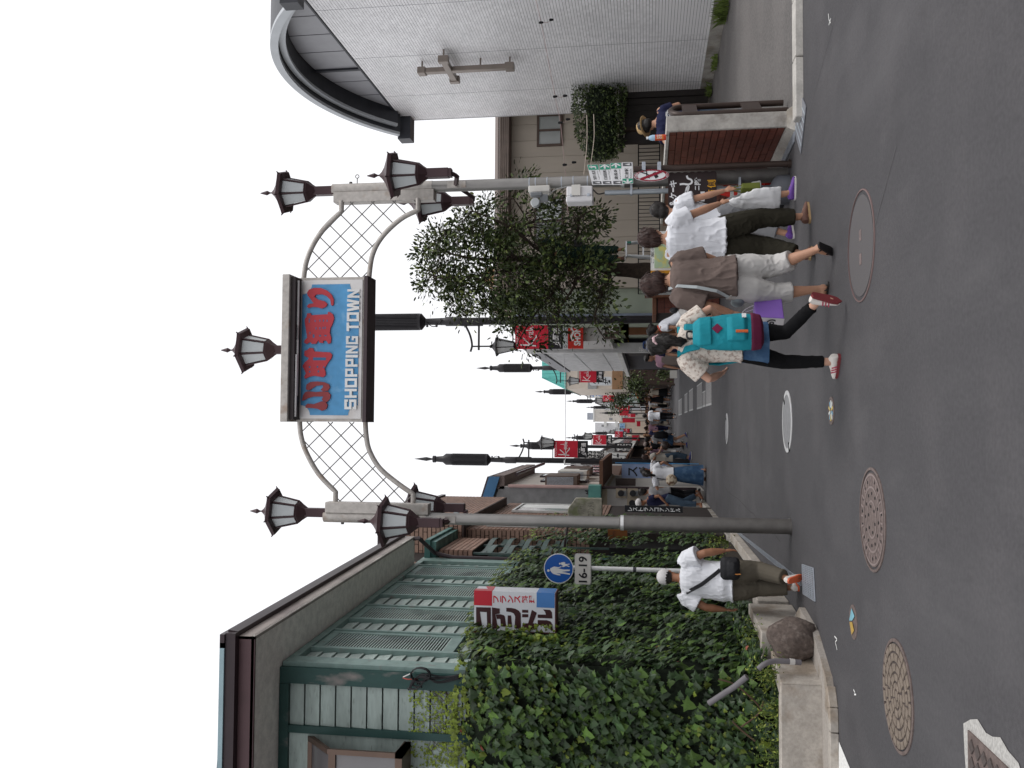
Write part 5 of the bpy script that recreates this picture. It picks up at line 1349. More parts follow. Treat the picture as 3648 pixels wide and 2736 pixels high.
brick_face_y(15.6, -3.3, -2.46, 4.3, 6.3)
# bay over the lattice
B().box((-2.46, 15.02, 4.45), (-2.17, 16.7, 5.05)).build('bay_core', bkm, bb)
brick_face_y(15.0, -2.46, -2.16, 4.45, 5.05); brick_face_x(-2.16, 15.0, 16.62, 4.45, 5.05)
cop = M('verdigris_copper', (.05, .13, .12), rough=.55, v=.2, s=6, c2=(.12, .24, .22), t2=.58, s2=3)
B().box((-2.46, 14.86, 5.05), (-2.0, 16.64, 5.14)).build('copper_trim', cop, bb)
B().box((-2.46, 14.80, 5.14), (-1.96, 16.66, 5.22)).build('copper_trim', cop, bb)
B().prism([(-2.46, 14.82, 5.222), (-1.98, 14.82, 5.222), (-1.98, 16.64, 5.222), (-2.46, 16.64, 5.6)], (0, 0, .02)).build('bay_roof', cop, bb)
# upper projecting storey
B().box((-2.46, 16.68, 4.98), (-1.84, 21.95, 6.55)).build('upper_core', bkm, bb)
brick_face_y(16.66, -2.46, -1.83, 4.98, 6.5); brick_face_x(-1.83, 16.66, 21.95, 4.98, 6.5)
B().box((-2.5, 16.6, 6.5), (-1.78, 22.0, 6.6)).build('coping', fasd, bb)
B().box((-2.46, 16.66, 4.95), (-1.82, 21.97, 4.978)).build('upper_soffit', M('soffit_brown', (.075, .055, .05), rough=.7), bb)
# lower street wall with two windows
B().box((-2.46, 16.95, 0), (-2.03, 22.55, 4.95)).build('lower_core', bkm, bb)
brick_face_y(16.93, -2.46, -2.02, 2.6, 4.95); 
brick_face_x(-2.02, 16.93, 22.5, 2.4, 4.95)
wf = M('window_alu', (.55, .55, .54), rough=.4, metal=.3)
def winx(par, y0, y1, z0, z1, xf, fm, gms):
    f = B(); w = .05
    f.box((xf, y0, z0), (xf+.05, y0+w, z1)); f.box((xf, y1-w, z0), (xf+.05, y1, z1)); f.box((xf, y0+w, z0), (xf+.05, y1-w, z0+w)); f.box((xf, y0+w, z1-w), (xf+.05, y1-w, z1))
    o = f.build('window', fm, par); m = (y0+y1)/2
    B().box((xf, y0+w, z0+w), (xf+.02, m, z1-w)).build('pane', gms[0], o); B().box((xf, m+.004, z0+w), (xf+.025, y1-w, z1-w)).build('pane', gms[-1], o)
    return o
winx(bb, 17.25, 18.1, 3.5, 4.62, -2.0, wf, [glass('window_taupe', (.20, .17, .16), .2)])
winx(bb, 20.1, 21.9, 3.1, 4.55, -2.0, wf, [glass('window_taupe', ()), M('window_blind_white', (.7, .7, .69), rough=.4)])
if brk_rest.v: brk_rest.build('brickwork', bk, bb, kind='stuff')
# woven green lattice
lat = M('lattice_green', (.075, .115, .108), rough=.5, v=.2, s=8, c2=(.11, .13, .125), t2=.6, s2=5)
lt = thing('woven_lattice', (-2.2, 15.1, 3.0), 'woven dark green metal lattice screen beside the ivy', 'screen')
LX, y0, y1 = -2.2, 15.05, 18.0
nb_ = 3; npost = [y0+(y1-y0)*i/nb_ for i in range(nb_+1)]
for i, y in enumerate(npost): B().box((LX-.02, y-.02, 2.0), (LX+.015, y+.02, 4.45)).build('upright', lat, lt)
for r in range(9):
    z = 4.34-r*.165
    pts = []; N = 36
    for i in range(N+1):
        t = i/N; y = y0+(y1-y0)*t; ph = math.sin(math.pi*nb_*t)*(1 if r % 2 else -1)
        pts.append((LX+.01+.045*ph, y, z))
    b = B()
    for i in range(N):
        a, c = V(pts[i]), V(pts[i+1]); h = V((0, 0, .045)); w = V((.006, 0, 0))
        b.hexa([a-h-w, a-h+w, c-h+w, c-h-w, a+h-w, a+h+w, c+h+w, c+h-w])
    b.build('woven_strip', lat, lt)
B().box((LX-.30, y0, 2.0), (LX-.25, y1, 4.45)).build('backing', cop, lt)
# stone name tablet hanging over the street and dark doorway below
tb = thing('stone_tablet', (-1.75, 18.5, 2.4), 'weathered stone tablet sign with worn carved letters over the doorway', 'sign')
TY = 15.2
c4 = [AY(1650+x*.226, 1550+y*.226, TY) for x, y in ((1640, 1280), (2090, 1290), (2205, 990), (1660, 1110))]
top_, bot_ = AY(2025, 1840, TY), AY(2140, 1840, TY)
xr_, xl_ = AY(2080, 1775, TY).x, AY(2080, 1850, TY).x
stn = M('weathered_stone', (.24, .225, .185), rough=.9, v=.2, s=14, v2=.15, c2=(.15, .16, .09), t2=.56, s2=4, bump=.4, bs=40)
B().prism([(xl_, TY, AY(2145, 1850, TY).z), (xr_, TY, AY(2145, 1775, TY).z), (xr_, TY, AY(2050, 1775, TY).z), ((xl_+xr_)/2, TY, AY(2024, 1800, TY).z), (xl_, TY, AY(2022, 1850, TY).z)][::-1], (0, .16, 0)).build('tablet', stn, tb, bevel=.01)
b = B(); put_text(b, 'ﾚｽﾄﾗﾝ', V(((xl_+xr_)/2, TY-.004, AY(2070, 1800, TY).z)), X_, Z_, .16, .12); put_text(b, 'コアンドル', V(((xl_+xr_)/2, TY-.004, AY(2105, 1800, TY).z)), X_, Z_, .24, .12)
b.build('carved_lettering', M('carved_dark', (.13, .12, .10), rough=.9), tb)
B().tube([((xl_+xr_)/2, TY+.08, AY(2030, 1800, TY).z), (-2.1, TY+.08, AY(2020, 1820, TY).z+.05)], .02, 6).build('hanger', fasd, tb)
dw = thing('restaurant_doorway', (-2.3, 16.3, 0), 'dark restaurant doorway under the ivy with small orange plate', 'doorway')
B().box((-2.4, 16.0, .1), (-2.18, 17.6, 2.2)).build('door', M('door_dark', (.012, .012, .012), rough=.5), dw)
q0 = AY(2200, 1905, 15.9); B().box(q0+V((-.08, 0, -.17)), q0+V((.09, .03, .17))).build('orange_plate', M('plate_orange', (.15, .05, .01), rough=.5), dw)
b = B(); put_text(b, 'OPEN', q0+V((0, -.004, .06)), X_, Z_, .12, .05); b.build('lettering', brw, dw)
# black nameboard with tall white letters beside the doorway
nb = thing('name_board', (-1.85, 19.3, .3), 'black upright board with a column of white letters in the ivy', 'sign')
NY_ = 17.5
q0, q1 = AY(2235, 1822, NY_), AY(2425, 1808, NY_)
B().box((q0.x-.01, NY_, q1.z-.04), (q1.x+.02, NY_+.04, q0.z+.05)).build('board', sk, nb)
b = B()
for i, ch in enumerate('レストランコアンドル'):
    put_text(b, ch, V(((q0.x+q1.x)/2, NY_-.004, q0.z-(q0.z-q1.z)*(i+.5)/10)), X_, Z_, .07, (q0.z-q1.z)/10*.82, bold=.02)
b.build('lettering', M('enamel_white', ()), nb)
# ================================================================ street lamps with banners
lblk = M('lamp_black', (.020, .018, .021), rough=.45, v=.2, s=6)
lgrey = M('lamp_glass_grey', (.52, .53, .53), rough=.3, v=.05)
bred = M('banner_red', (.58, .018, .042), rough=.6, v=.08, s=5); bblk = M('banner_black', (.018, .017, .02), rough=.7, v=.15); bwt = M('banner_white', (.78, .76, .76), rough=.7)
def make_lamp(sd, label, rt=1.):
    """sd: +1 arm towards +X"""
    t = thing('street_lamp', (0, 0, 0), label, 'street lamp', 'black street lamps with red banners')
    B().lathe([(.13, 0), (.13, .55), (.105, .6)], n=16).build('base', lblk, t, smooth='auto')
    B().lathe([(.102, .6), (.098, 6.9)], n=16).build('pole', lblk, t, smooth='auto')
    B().lathe([(.125, 6.35), (.125, 6.75), (.10, 6.78), (.085, 7.3), (.15, 7.36)], n=16).build('collar', lblk, t, smooth='auto')
    b = B()
    for i in range(32):
        a = 6.2832*i/32; b.obox((.213*math.cos(a), .213*math.sin(a), 8.12), (.02, .02, 1.3), Matrix.Rotation(a, 3, 'Z'))
    b.build('ribs', lblk, t, kind='stuff')
    B().lathe([(.15, 7.36), (.22, 7.42), (.22, 7.5), (.2, 7.5), (.2, 8.78), (.2, 8.8), (.215, 8.8), (.215, 9.02), (.12, 9.14), (.10, 9.4), (.13, 9.42), (.13, 9.52), (.03, 9.54)], n=18).build('drum', lblk, t, smooth='auto')
    B().lathe([(.02, 9.5), (.075, 9.78), (.004, 10.25)], n=4).build('spike', lblk, t)
    b = B()
    for z in (7.0, 7.25): b.obox((sd*.1, -.06, z), (.1, .05, .05))
    b.tube(smooth_path([V((.0, -.1, 7.3)), V((sd*.14, -.12, 7.1)), V((sd*.1, -.12, 6.95)), V((.05, -.1, 6.85))]), .012, 5)
    b.build('cable_box', lblk, t)
    b = B()
    b.tube(smooth_path([V((sd*.09, 0, 6.25)), V((sd*.35, 0, 6.12)), V((sd*.62, 0, 6.06)), V((sd*.80, 0, 6.10))]), .028, 6); b.tube([V((sd*.09, 0, 5.88)), V((sd*.76, 0, 5.88))], .028, 6)
    b.tube([V((sd*.66, 0, 6.07)), V((sd*.66, 0, 5.55))], .022, 6)
    b.box((sd*.07, -.06, 5.78), (sd*.125, .06, 6.35)); b.build('arm', lblk, t)
    o = V((sd*.66, 0, 4.95))
    B().lathe([(.03, .64), (.06, .57), (.15, .50), (.28, .46), (.285, .43), (.2, .43)], o, 6, ph=.3).build('lantern_hood', lblk, t)
    gl_ = B().lathe([(.115, 0), (.215, .43)], o, 6, ph=.3).build('lantern_glass', lgrey, t)
    b = B()
    for i in range(6):
        a = 6.2832*i/6+.3; b.tube([o+V((.117*math.cos(a), .117*math.sin(a), -.01)), o+V((.219*math.cos(a), .219*math.sin(a), .43))], .012, 4)
    b.lathe([(.10, -.03), (.12, 0)], o, 6, ph=.3); b.build('lantern_cage', lblk, t)
    xa, xb_ = sd*.12, sd*.74
    b = B(); b.tube([(sd*.09, 0, 4.98), (sd*.84, 0, 4.98)], .016, 6); b.tube([(sd*.09, 0, 3.64), (sd*.3, 0, 3.64)], .012, 6); b.build('banner_rod', lblk, t)
    B().box((min(xa, xb_), -.004, 4.06), (max(xa, xb_), .004, 4.92)).build('banner', bred, t)
    B().box((min(xa, xb_), -.0042, 3.68), (max(xa, xb_), .0042, 4.058)).build('banner_foot', bblk, t)
    c = V(((xa+xb_)/2, -.006, 0)); b = B()
    put_text(b, 'KAMAKURA', c+V((0, 0, 4.86)), X_, Z_, .5, .05)
    K = lambda pts, r, z=4.5: stroke(b, smooth_2(pts), c+V((0, 0, z)), X_, Z_, r, .001)
    K([(-.20, .28), (-.21, .05), (-.23, -.13)], .017); K([(-.02, .22, 1.2), (-.12, .1), (-.2, .02), (-.1, -.05), (-.0, -.13, 1.2), (.06, -.12, .5)], .015)
    K([(.05, .06), (.0, .03), (.01, -.05), (.06, .0), (.07, .05), (.08, -.05)], .010); K([(.1, .04), (.13, .05), (.11, -.05), (.16, -.03)], .009); K([(.17, .2, .6), (.18, .05), (.19, -.05), (.23, .04), (.24, -.05), (.27, -.03)], .009)
    put_text(b, '鎌 倉', c+V((-.05, -.001, 3.99)), X_, Z_, .17, .045, bold=.03)
    for i, ch in enumerate('小町通'): put_text(b, ch, c+V((-.14+.15*i, -.001, 3.84+.015*(i % 2))), X_, Z_, .15, .17, bold=.025)
    stroke(b, [(-.27, -.1, .3), (-.2, -.09), (-.14, -.03, .6)], c+V((0, 0, 3.84)), X_, Z_, .012, .001)
    b.build('banner_lettering', bwt, t)
    return t
def smooth_2(pts):
    P = smooth_path([V((p[0], p[1], p[2] if len(p) > 2 else 1)) for p in pts], 4)
    return [(p.x, p.y, p.z) for p in P]
LAMPS = [(1138, 23.0, -1, 'black street lamp beside the leafy tree with banner partly behind leaves'), (1310, 45.5, -1, 'street lamp standing before the louvred shop and teal roof'), (1396, 70, -1, 'third street lamp up the side with the teal roof'), (1430, 98, -1, 'fourth street lamp up the side with the teal roof'), (1452, 130, -1, 'fifth small street lamp up the teal roof side'), (1472, 165, -1, 'tiny street lamp at the far end of the teal roof side'),
         (1645, 33.2, 1, 'black street lamp with red banner and white cable clamp near the denim skirt woman'), (1593, 57, 1, 'second street lamp on the grey gable house side'), (1562, 97, 1, 'third street lamp on the grey gable house side'), (1545, 135, 1, 'fourth distant street lamp on the grey gable house side')]
protos = {}
for y, Y, sd, lab in LAMPS:
    if sd not in protos: t = protos[sd] = make_lamp(sd, lab)
    else: t = copy_tree(protos[sd])
    t['label'] = lab; t.location = (AY(2300, y, Y).x, Y, 0)
# cable strung over the street
b = B(); pa, pb = V((-1.35, 33.1, 4.50)), V((3.3, 33.1, 4.62))
b.tube([pa.lerp(pb, i/12)-Z_*(.05*math.sin(math.pi*i/12)) for i in range(13)], .012, 5)
b.tube([pa+V((-.14, -.12, .0)), pa+V((-.14, -.12, -2.6))], .025, 6); b.tube([pa+V((.0, -.02, .03)), pa+V((-.16, -.12, .02))], .03, 6)
tag(b.build('overhead_cable', M('cable_pale', (.62, .62, .62))), 'pale cable strung across the street from the clamped lamp post', 'cable')
# string of bulbs from the hall to the gate side
fl = thing('festoon_wire', (5, 11, 4), 'thin festoon wire with paired black sockets crossing the tiled hall', 'wire')
Zf = lambda x, y: (1700+x*.5425, y*.5425)
w_ = [AY(*Zf(x, y), 11.6) for x, y in ((370, -60), (420, 150), (512, 635), (546, 805), (575, 1085), (592, 1350), (600, 1420))]
b = B(); b.tube(smooth_path(w_, 6), .0035, 4)
b.build('wire', M('wire_redgrey', (.28, .2, .19)), fl)
for (x, y), (x2, y2) in (((420, 148), (487, 130)), ((512, 634), (577, 629)), ((546, 805), (596, 783)), ((575, 1082), (636, 1066))):
    for q in ((x, y), (x2, y2)): B().lathe([(.012, -.03), (.018, 0), (.018, .02), (.008, .03)], AY(*Zf(*q), 11.6), 8).build('socket', black, fl)
    B().tube(smooth_path([AY(*Zf(x, y), 11.6), AY(*Zf((x+x2)/2+6, (y+y2)/2+8), 11.6), AY(*Zf(x2, y2), 11.6)]), .003, 4).build('wire_loop', M('wire_redgrey', ()), fl)
fl2 = thing('festoon_wire', (5, 12, 3), 'pair of festoon wires sagging across the clipped bush', 'wire')
for k_, pts in enumerate((((720, 755), (722, 900), (715, 1010), (700, 1150)), ((765, 750), (768, 900), (750, 1050), (735, 1160)))):
    B().tube(smooth_path([AY(*Zf(*q), 12.5) for q in pts], 5), .005, 4).build('wire', M('wire_pale', (.45, .38, .32)), fl2)
# ================================================================ trees
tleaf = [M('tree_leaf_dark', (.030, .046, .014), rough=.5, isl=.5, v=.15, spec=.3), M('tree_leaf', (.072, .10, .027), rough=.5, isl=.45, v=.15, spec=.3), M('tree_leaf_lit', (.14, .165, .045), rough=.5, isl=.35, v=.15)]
bark = M('bark_dark', (.045, .032, .024), rough=.9, v=.3, s=18, bump=.6, bs=30)
Zt2 = lambda x, y: (1450+x*.36166, 600+y*.36166)
CROWN = [Zt2(*p) for p in ((70,1165),(150,1010),(110,815),(190,690),(310,560),(520,430),(640,260),(760,300),(900,240),(1050,230),(1130,90),(1210,20),(1230,120),(1150,220),(1210,330),(1400,280),(1500,310),(1500,420),(1640,350),(1800,370),(1950,400),(1930,520),(1850,640),(1750,600),(1760,760),(1990,880),(2060,880),(2000,950),(1820,1000),(1980,1090),(2030,1290),(2010,1420),(2130,1560),(2110,1720),(1900,1760),(1600,1720),(1300,1760),(1080,1830),(1000,1720),(800,1660),(600,1600),(560,1500),(340,1420),(330,1290),(200,1200))]
tr = thing('street_tree', (3.15, 18.6, 0), 'leafy evergreen tree being trimmed beside the beige house', 'tree')
def pt3(x, y, Y): return AY(*Zt2(x, y), Y)
TYc = 18.7
trunk = [V((pt3(2250, 1010, TYc).x+.03, TYc, -.05)), pt3(2420, 1010, TYc), pt3(2150, 1000, TYc), pt3(1980, 985, TYc), pt3(1850, 935, TYc), pt3(1600, 910, TYc), pt3(1350, 905, TYc), pt3(1080, 890, TYc)]
b = B(); tp = smooth_path(trunk, 5); k = len(tp)
b.tube(tp, [.19-.13*(i/(k-1))+.02*noise.noise(p*3) for i, p in enumerate(tp)], 10)
limbs = []
def limb(pts, r0, r1):
    P = smooth_path(pts, 5); n = len(P); b.tube(P, [r0+(r1-r0)*i/(n-1) for i in range(n)], 6); limbs.extend(P)
limb([pt3(1080, 890, TYc), pt3(800, 900, 18.5), pt3(500, 860, 18.3), pt3(330, 800, 18.3)], .05, .012)
limb([pt3(1350, 905, TYc), pt3(1000, 1000, 18.2), pt3(700, 1060, 17.9), pt3(300, 1080, 17.8)], .05, .012)
limb([pt3(1600, 910, TYc), pt3(1300, 800, 18.2), pt3(1050, 600, 17.9), pt3(800, 480, 17.8), pt3(650, 420, 17.8)], .05, .012)
limb([pt3(1500, 900, TYc), pt3(1250, 700, 19.2), pt3(1180, 500, 19.4), pt3(1050, 300, 19.3)], .045, .012)
limb([pt3(1850, 935, TYc), pt3(1700, 700, 18.3), pt3(1690, 520, 18.0), pt3(1780, 430, 17.9)], .04, .010)
limb([pt3(1980, 1010, TYc), pt3(2000, 1080, 18.5), pt3(1960, 1150, 18.4), pt3(1900, 1300, 18.3), pt3(1850, 1500, 18.2), pt3(1950, 1680, 18.2)], .04, .012)
limb([pt3(1600, 940, TYc), pt3(1450, 1200, 18.4), pt3(1250, 1450, 18.2), pt3(1100, 1700, 18.2)], .045, .012)
limb([pt3(1350, 910, TYc), pt3(1100, 1200, 19.1), pt3(800, 1350, 19.3), pt3(600, 1450, 19.3)], .045, .012)
limb([pt3(1080, 890, TYc), pt3(850, 700, 18.9), pt3(600, 620, 19), pt3(420, 600, 19)], .04, .01)
limb([pt3(1700, 930, TYc), pt3(1650, 1150, 17.9), pt3(1500, 1400, 17.7), pt3(1480, 1650, 17.7)], .04, .012)
limbs.extend(tp[18:])
tw = B(); lv = B()
def leaf_quad(b, p, d, n, s, mi):
    """pointed oval leaf of six corners"""
    d = d.normalized(); n = (n-d*n.dot(d)).normalized(); w = d.cross(n)
    b.add([p, p+d*s*.35+w*s*.24+n*s*.05, p+d*s*.7+w*s*.2+n*s*.04, p+d*s, p+d*s*.7-w*s*.2+n*s*.04, p+d*s*.35-w*s*.24+n*s*.05], [(0, 1, 2, 3), (0, 3, 4, 5)], mi)
cnt = 0
xs = [p[0] for p in CROWN]; ys = [p[1] for p in CROWN]
while cnt < 700:
    x, y = rnd(min(xs), max(xs)), rnd(min(ys), max(ys))
    if not inpoly(x, y, CROWN): continue
    zx, zy = (x-1450)/.36166, (y-600)/.36166
    dens = .72+1.15*noise.noise(V((zx*.0052, zy*.0052, 1.7)))
    if 1080 < zx < 1530 and 330 < zy < 760: dens -= .42
    if 780 < zx < 960 and 740 < zy < 1180: dens -= .25
    if zy > 1430: dens -= .32
    if zy > 1490 and zx > 980: dens -= .28
    if random.random() > dens: continue
    if zx > 1480 and zy < 1500 and random.random() < .0: continue
    p = AY(x, y, rnd(17.2, 20.1)); cnt += 1
    q = min(limbs, key=lambda L: (L-p).length_squared)
    m = (p+q)/2+V((rnd(-.1, .1), rnd(-.1, .1), rnd(-.05, .15)))
    tw.tube([q, m, p], [.009, .006, .003], 4, cap=False)
    dirn = (p-q).normalized() if (p-q).length > .05 else V((0, 0, 1))
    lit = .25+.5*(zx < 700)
    for i in range(random.randint(18, 34)):
        off = V((random.gauss(0, .13), random.gauss(0, .13), random.gauss(0, .12)))
        d = (off.normalized()*.8+dirn*.5+V((0, 0, -.15))); s = rnd(.07, .125)
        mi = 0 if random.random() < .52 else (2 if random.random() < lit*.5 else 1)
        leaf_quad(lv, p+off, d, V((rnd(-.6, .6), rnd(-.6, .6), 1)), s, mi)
b.build('trunk', bark, tr, smooth='auto')
tw.build('twigs', bark, tr, kind='stuff')
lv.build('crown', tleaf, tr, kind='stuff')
# clipped bush by the hall
bu = thing('clipped_bush', (7.0, 21.9, 0), 'dense dark clipped bush in front of the beige house window', 'bush')
cb = AY(2128, 470, 21.4); b = B(); B().tube([V((cb.x+.2, 21.7, 0)), V((cb.x+.1, 21.6, 1.6)), cb], [.09, .07, .05], 7).build('trunk', bark, bu)
BUSH = [(2045,400),(2050,470),(2075,530),(2100,575),(2150,578),(2200,560),(2225,520),(2225,440),(2230,380),(2060,360)]
n = 0
while n < 5200:
    x, y = rnd(2040, 2235), rnd(300, 582)
    if y > 400 and not inpoly(x, y, BUSH): continue
    p = AY(x, y, 21.4+random.gauss(0, .3)); n += 1
    d = V((rnd(-1, 1), rnd(-1, .4), rnd(-.6, 1)))
    leaf_quad(b, p, d, V((rnd(-1, 1), rnd(-1, 0), 1)), rnd(.05, .10), 0 if random.random() < .6 else 1)
b.build('crown', tleaf, bu, kind='stuff')
b = B(); [b.lathe([(.02, -.42), (.4, -.3), (.5, 0), (.42, .25), (.02, .36)], AY(2138, yy_, 21.6), 10, ph=.3) for yy_ in (500, 440, 380)]; b.build('shade_core', under, bu)  # solid dark core, coloured as the shade inside the bush
# ================================================================ right side of the street beyond the tree
def quadbox(b, x0, x1, y0, y1, z0, z1, mi=0): return b.box((x0, y0, z0), (x1, y1, z1), mi)
sh_ = thing('red_sign_shop', (3.2, 26, 0), 'shop with tall red white and teal signboard behind the tree', 'shop')
SYY = 26.5
dkb = M('shop_dark_brown', (.05, .03, .024), rough=.7, v=.2, s=3)
B().box((2.45, SYY+.1, 2.6), (5.5, 29.5, 5.4)).build('upper_wall', M('shop_grey_white', (.52, .51, .50), rough=.7, v=.08), sh_)
B().box((2.95, SYY+.2, 0), (5.5, 29.5, 2.6)).build('shopfront', dkb, sh_)
q0, q1 = AY(1935, 1243, SYY), AY(2075, 1150, SYY)
zA, zB, zC, zD = AY(1935, 1243, SYY).z, AY(1968, 1243, SYY).z, AY(2024, 1243, SYY).z, AY(2078, 1243, SYY).z
x0 = q0.x; x1 = x0+.95
for z0_, z1_, m, nm in ((zB, zA, M('sign_teal', (.02, .26, .22), rough=.5), 'teal_panel'), (zC, zB, M('sign_offwhite', (.56, .58, .60), rough=.5), 'white_panel'), (zD, zC, M('sign_vermilion', (.58, .03, .02), rough=.5), 'red_panel')):
    B().box((x0, SYY-.1, min(z0_, z1_)+.003), (x1, SYY+.1, max(z0_, z1_)-.003)).build(nm, m, sh_)
b = B(); put_text(b, 'SHONAN', V(((x0+x1)/2+.02, SYY-.104, zD+.17)), X_, Z_, .82, .2, bold=.04)
stroke(b, [(-.25, .05), (-.1, .1), (0, .04), (.15, .12), (.3, .02)], V(((x0+x1)/2, SYY-.103, zC-.2)), X_, Z_, .035, .001); b.build('lettering', bwt, sh_)
# dark eave, lantern-like yellow pennant, warm interior
B().box((2.5, SYY-.3, 2.35), (3.6, SYY+.1, 2.75)).build('fascia', M('fascia_brown', (.09, .06, .05), rough=.7), sh_)
b = B(); put_text(b, '仲見世', V((2.95, SYY-.305, 2.55)), X_, Z_, .6, .24, bold=.02); b.build('fascia_lettering', bwt, sh_)
yp = [AY(x, y, 25.5) for x, y in ((2222, 1170), (2240, 1220), (2200, 1150), (2240, 1150))]
tag(B().add([yp[2], yp[3], yp[1]], [(0, 1, 2)]).prism([yp[2], yp[3], yp[1]], (0, .02, 0)).build('yellow_pennant', M('pennant_yellow', (.55, .34, .05), rough=.6)), 'yellow triangular pennant over the shop entrance behind the tree', 'pennant')
B().box((2.62, SYY-.05, .3), (2.9, SYY+.1, 2.3)).build('door_post', M('door_wood', (.17, .075, .035), rough=.6), sh_)
# louvred shop
lo_ = thing('louvred_shop', (2.9, 36, 0), 'two storey shop with rows of white vertical louvres', 'shop')
LXw = 2.62
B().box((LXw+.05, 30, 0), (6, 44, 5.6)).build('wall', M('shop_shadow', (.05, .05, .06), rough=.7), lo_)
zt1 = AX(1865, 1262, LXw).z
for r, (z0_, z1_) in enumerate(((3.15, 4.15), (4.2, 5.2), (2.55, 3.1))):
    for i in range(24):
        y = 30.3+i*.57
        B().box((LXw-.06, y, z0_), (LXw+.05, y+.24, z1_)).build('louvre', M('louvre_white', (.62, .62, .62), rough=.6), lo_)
B().box((LXw-.1, 30, 5.25), (6, 44, 5.7)).build('parapet', M('parapet_grey', (.20, .20, .215), rough=.6), lo_)
B().prism([(LXw-.1, 30, 5.72), (LXw-.1, 44, 5.72), (LXw+1.5, 44, 6.5), (LXw+1.5, 30, 6.5)], (0, 0, -.02)).build('tiled_roof', M('roof_striped', (.35, .34, .33), rough=.6), lo_)
B().box((2.35, 29.6, 0), (LXw+.04, 30.0, 5.5)).build('end_pier', M('parapet_light', (.50, .50, .50), rough=.7), lo_)
B().box((2.3, 29.7, 2.35), (LXw, 44, 2.5)).build('canopy', M('canopy_pale', (.6, .6, .58)), lo_)
B().box((2.55, 29.8, .2), (2.62, 34, 2.2)).build('black_board', sk, lo_)
b = B(); put_text(b, '和\n傘', V((2.45, 29.59, 1.55)), X_, Z_, .17, .5); b.build('board_lettering', bwt, lo_)
# teal roofed shop
te = thing('teal_roof_shop', (3.3, 52, 0), 'beige shop with teal mansard roof beyond the louvres', 'shop')
TYY = 52
tw_ = M('shop_beige', (.56, .49, .42), rough=.7, v=.06); tm = M('teal_roof', (.10, .40, .36), rough=.5, v=.08)
xT0, xT1 = AY(1930, 1345, TYY).x, AY(1930, 1300, TYY).x
xTL = AY(2015, 1385, TYY).x
zR0, zR1 = AY(2016, 1350, TYY).z, AY(1927, 1340, TYY).z
B().box((xTL, TYY, 2.6), (xTL+4, TYY+12, zR0)).build('upper_wall', tw_, te)
B().box((xTL+.3, TYY, 0), (xTL+4, TYY+12, 2.6)).build('shopfront', dkb, te)
B().hexa([(xTL-.05, TYY-.1, zR0), (xTL+4, TYY-.1, zR0), (xTL+4, TYY+12, zR0), (xTL-.05, TYY+12, zR0), (xT0, TYY+.5, zR1), (xTL+4, TYY+.5, zR1), (xTL+4, TYY+11, zR1), (xT0, TYY+11, zR1)]).build('mansard_roof', tm, te)
for i in range(9): B().tube([(xTL+.1+i*.2, TYY-.1, zR0+.01), (max(xT0, xTL+.1+i*.2), TYY+.5, zR1)], .012, 4).build('roof_seam', M('teal_dark', (.05, .25, .23)), te)
B().box((xTL-.04, TYY-.2, 2.9), (xTL+1.9, TYY-.01, 3.5)).build('timber_band', M('timber_tan', (.30, .17, .09), rough=.7), te)
B().box((xTL-.02, TYY-.15, 4.4), (xTL+.5, TYY-.01, 4.9)).build('vent', M('vent_grey', (.3, .3, .3)), te)
# white rounded sign with black characters
ws = thing('rice_bowl_sign', (2.9, 50, 3), 'white rounded hanging sign with bold black characters', 'sign')
WYY = 50.5
p0, p1 = AY(2101, 1373, WYY), AY(2179, 1342, WYY)
c_ = (p0+p1)/2
B().prism(rrect(c_, abs(p1.x-p0.x)/2, abs(p0.z-p1.z)/2, .1, WYY)[::-1], (0, .2, 0)).build('panel', M('sign_offwhite', ()), ws)
b = B(); put_text(b, '小', c_+V((0, -.005, .36)), X_, Z_, .34, .3, bold=.03); put_text(b, '丁', c_+V((.02, -.005, 0)), X_, Z_, .34, .3, bold=.03); put_text(b, '丼', c_+V((0, -.005, -.36)), X_, Z_, .38, .36, bold=.03); b.build('lettering', sk, ws)
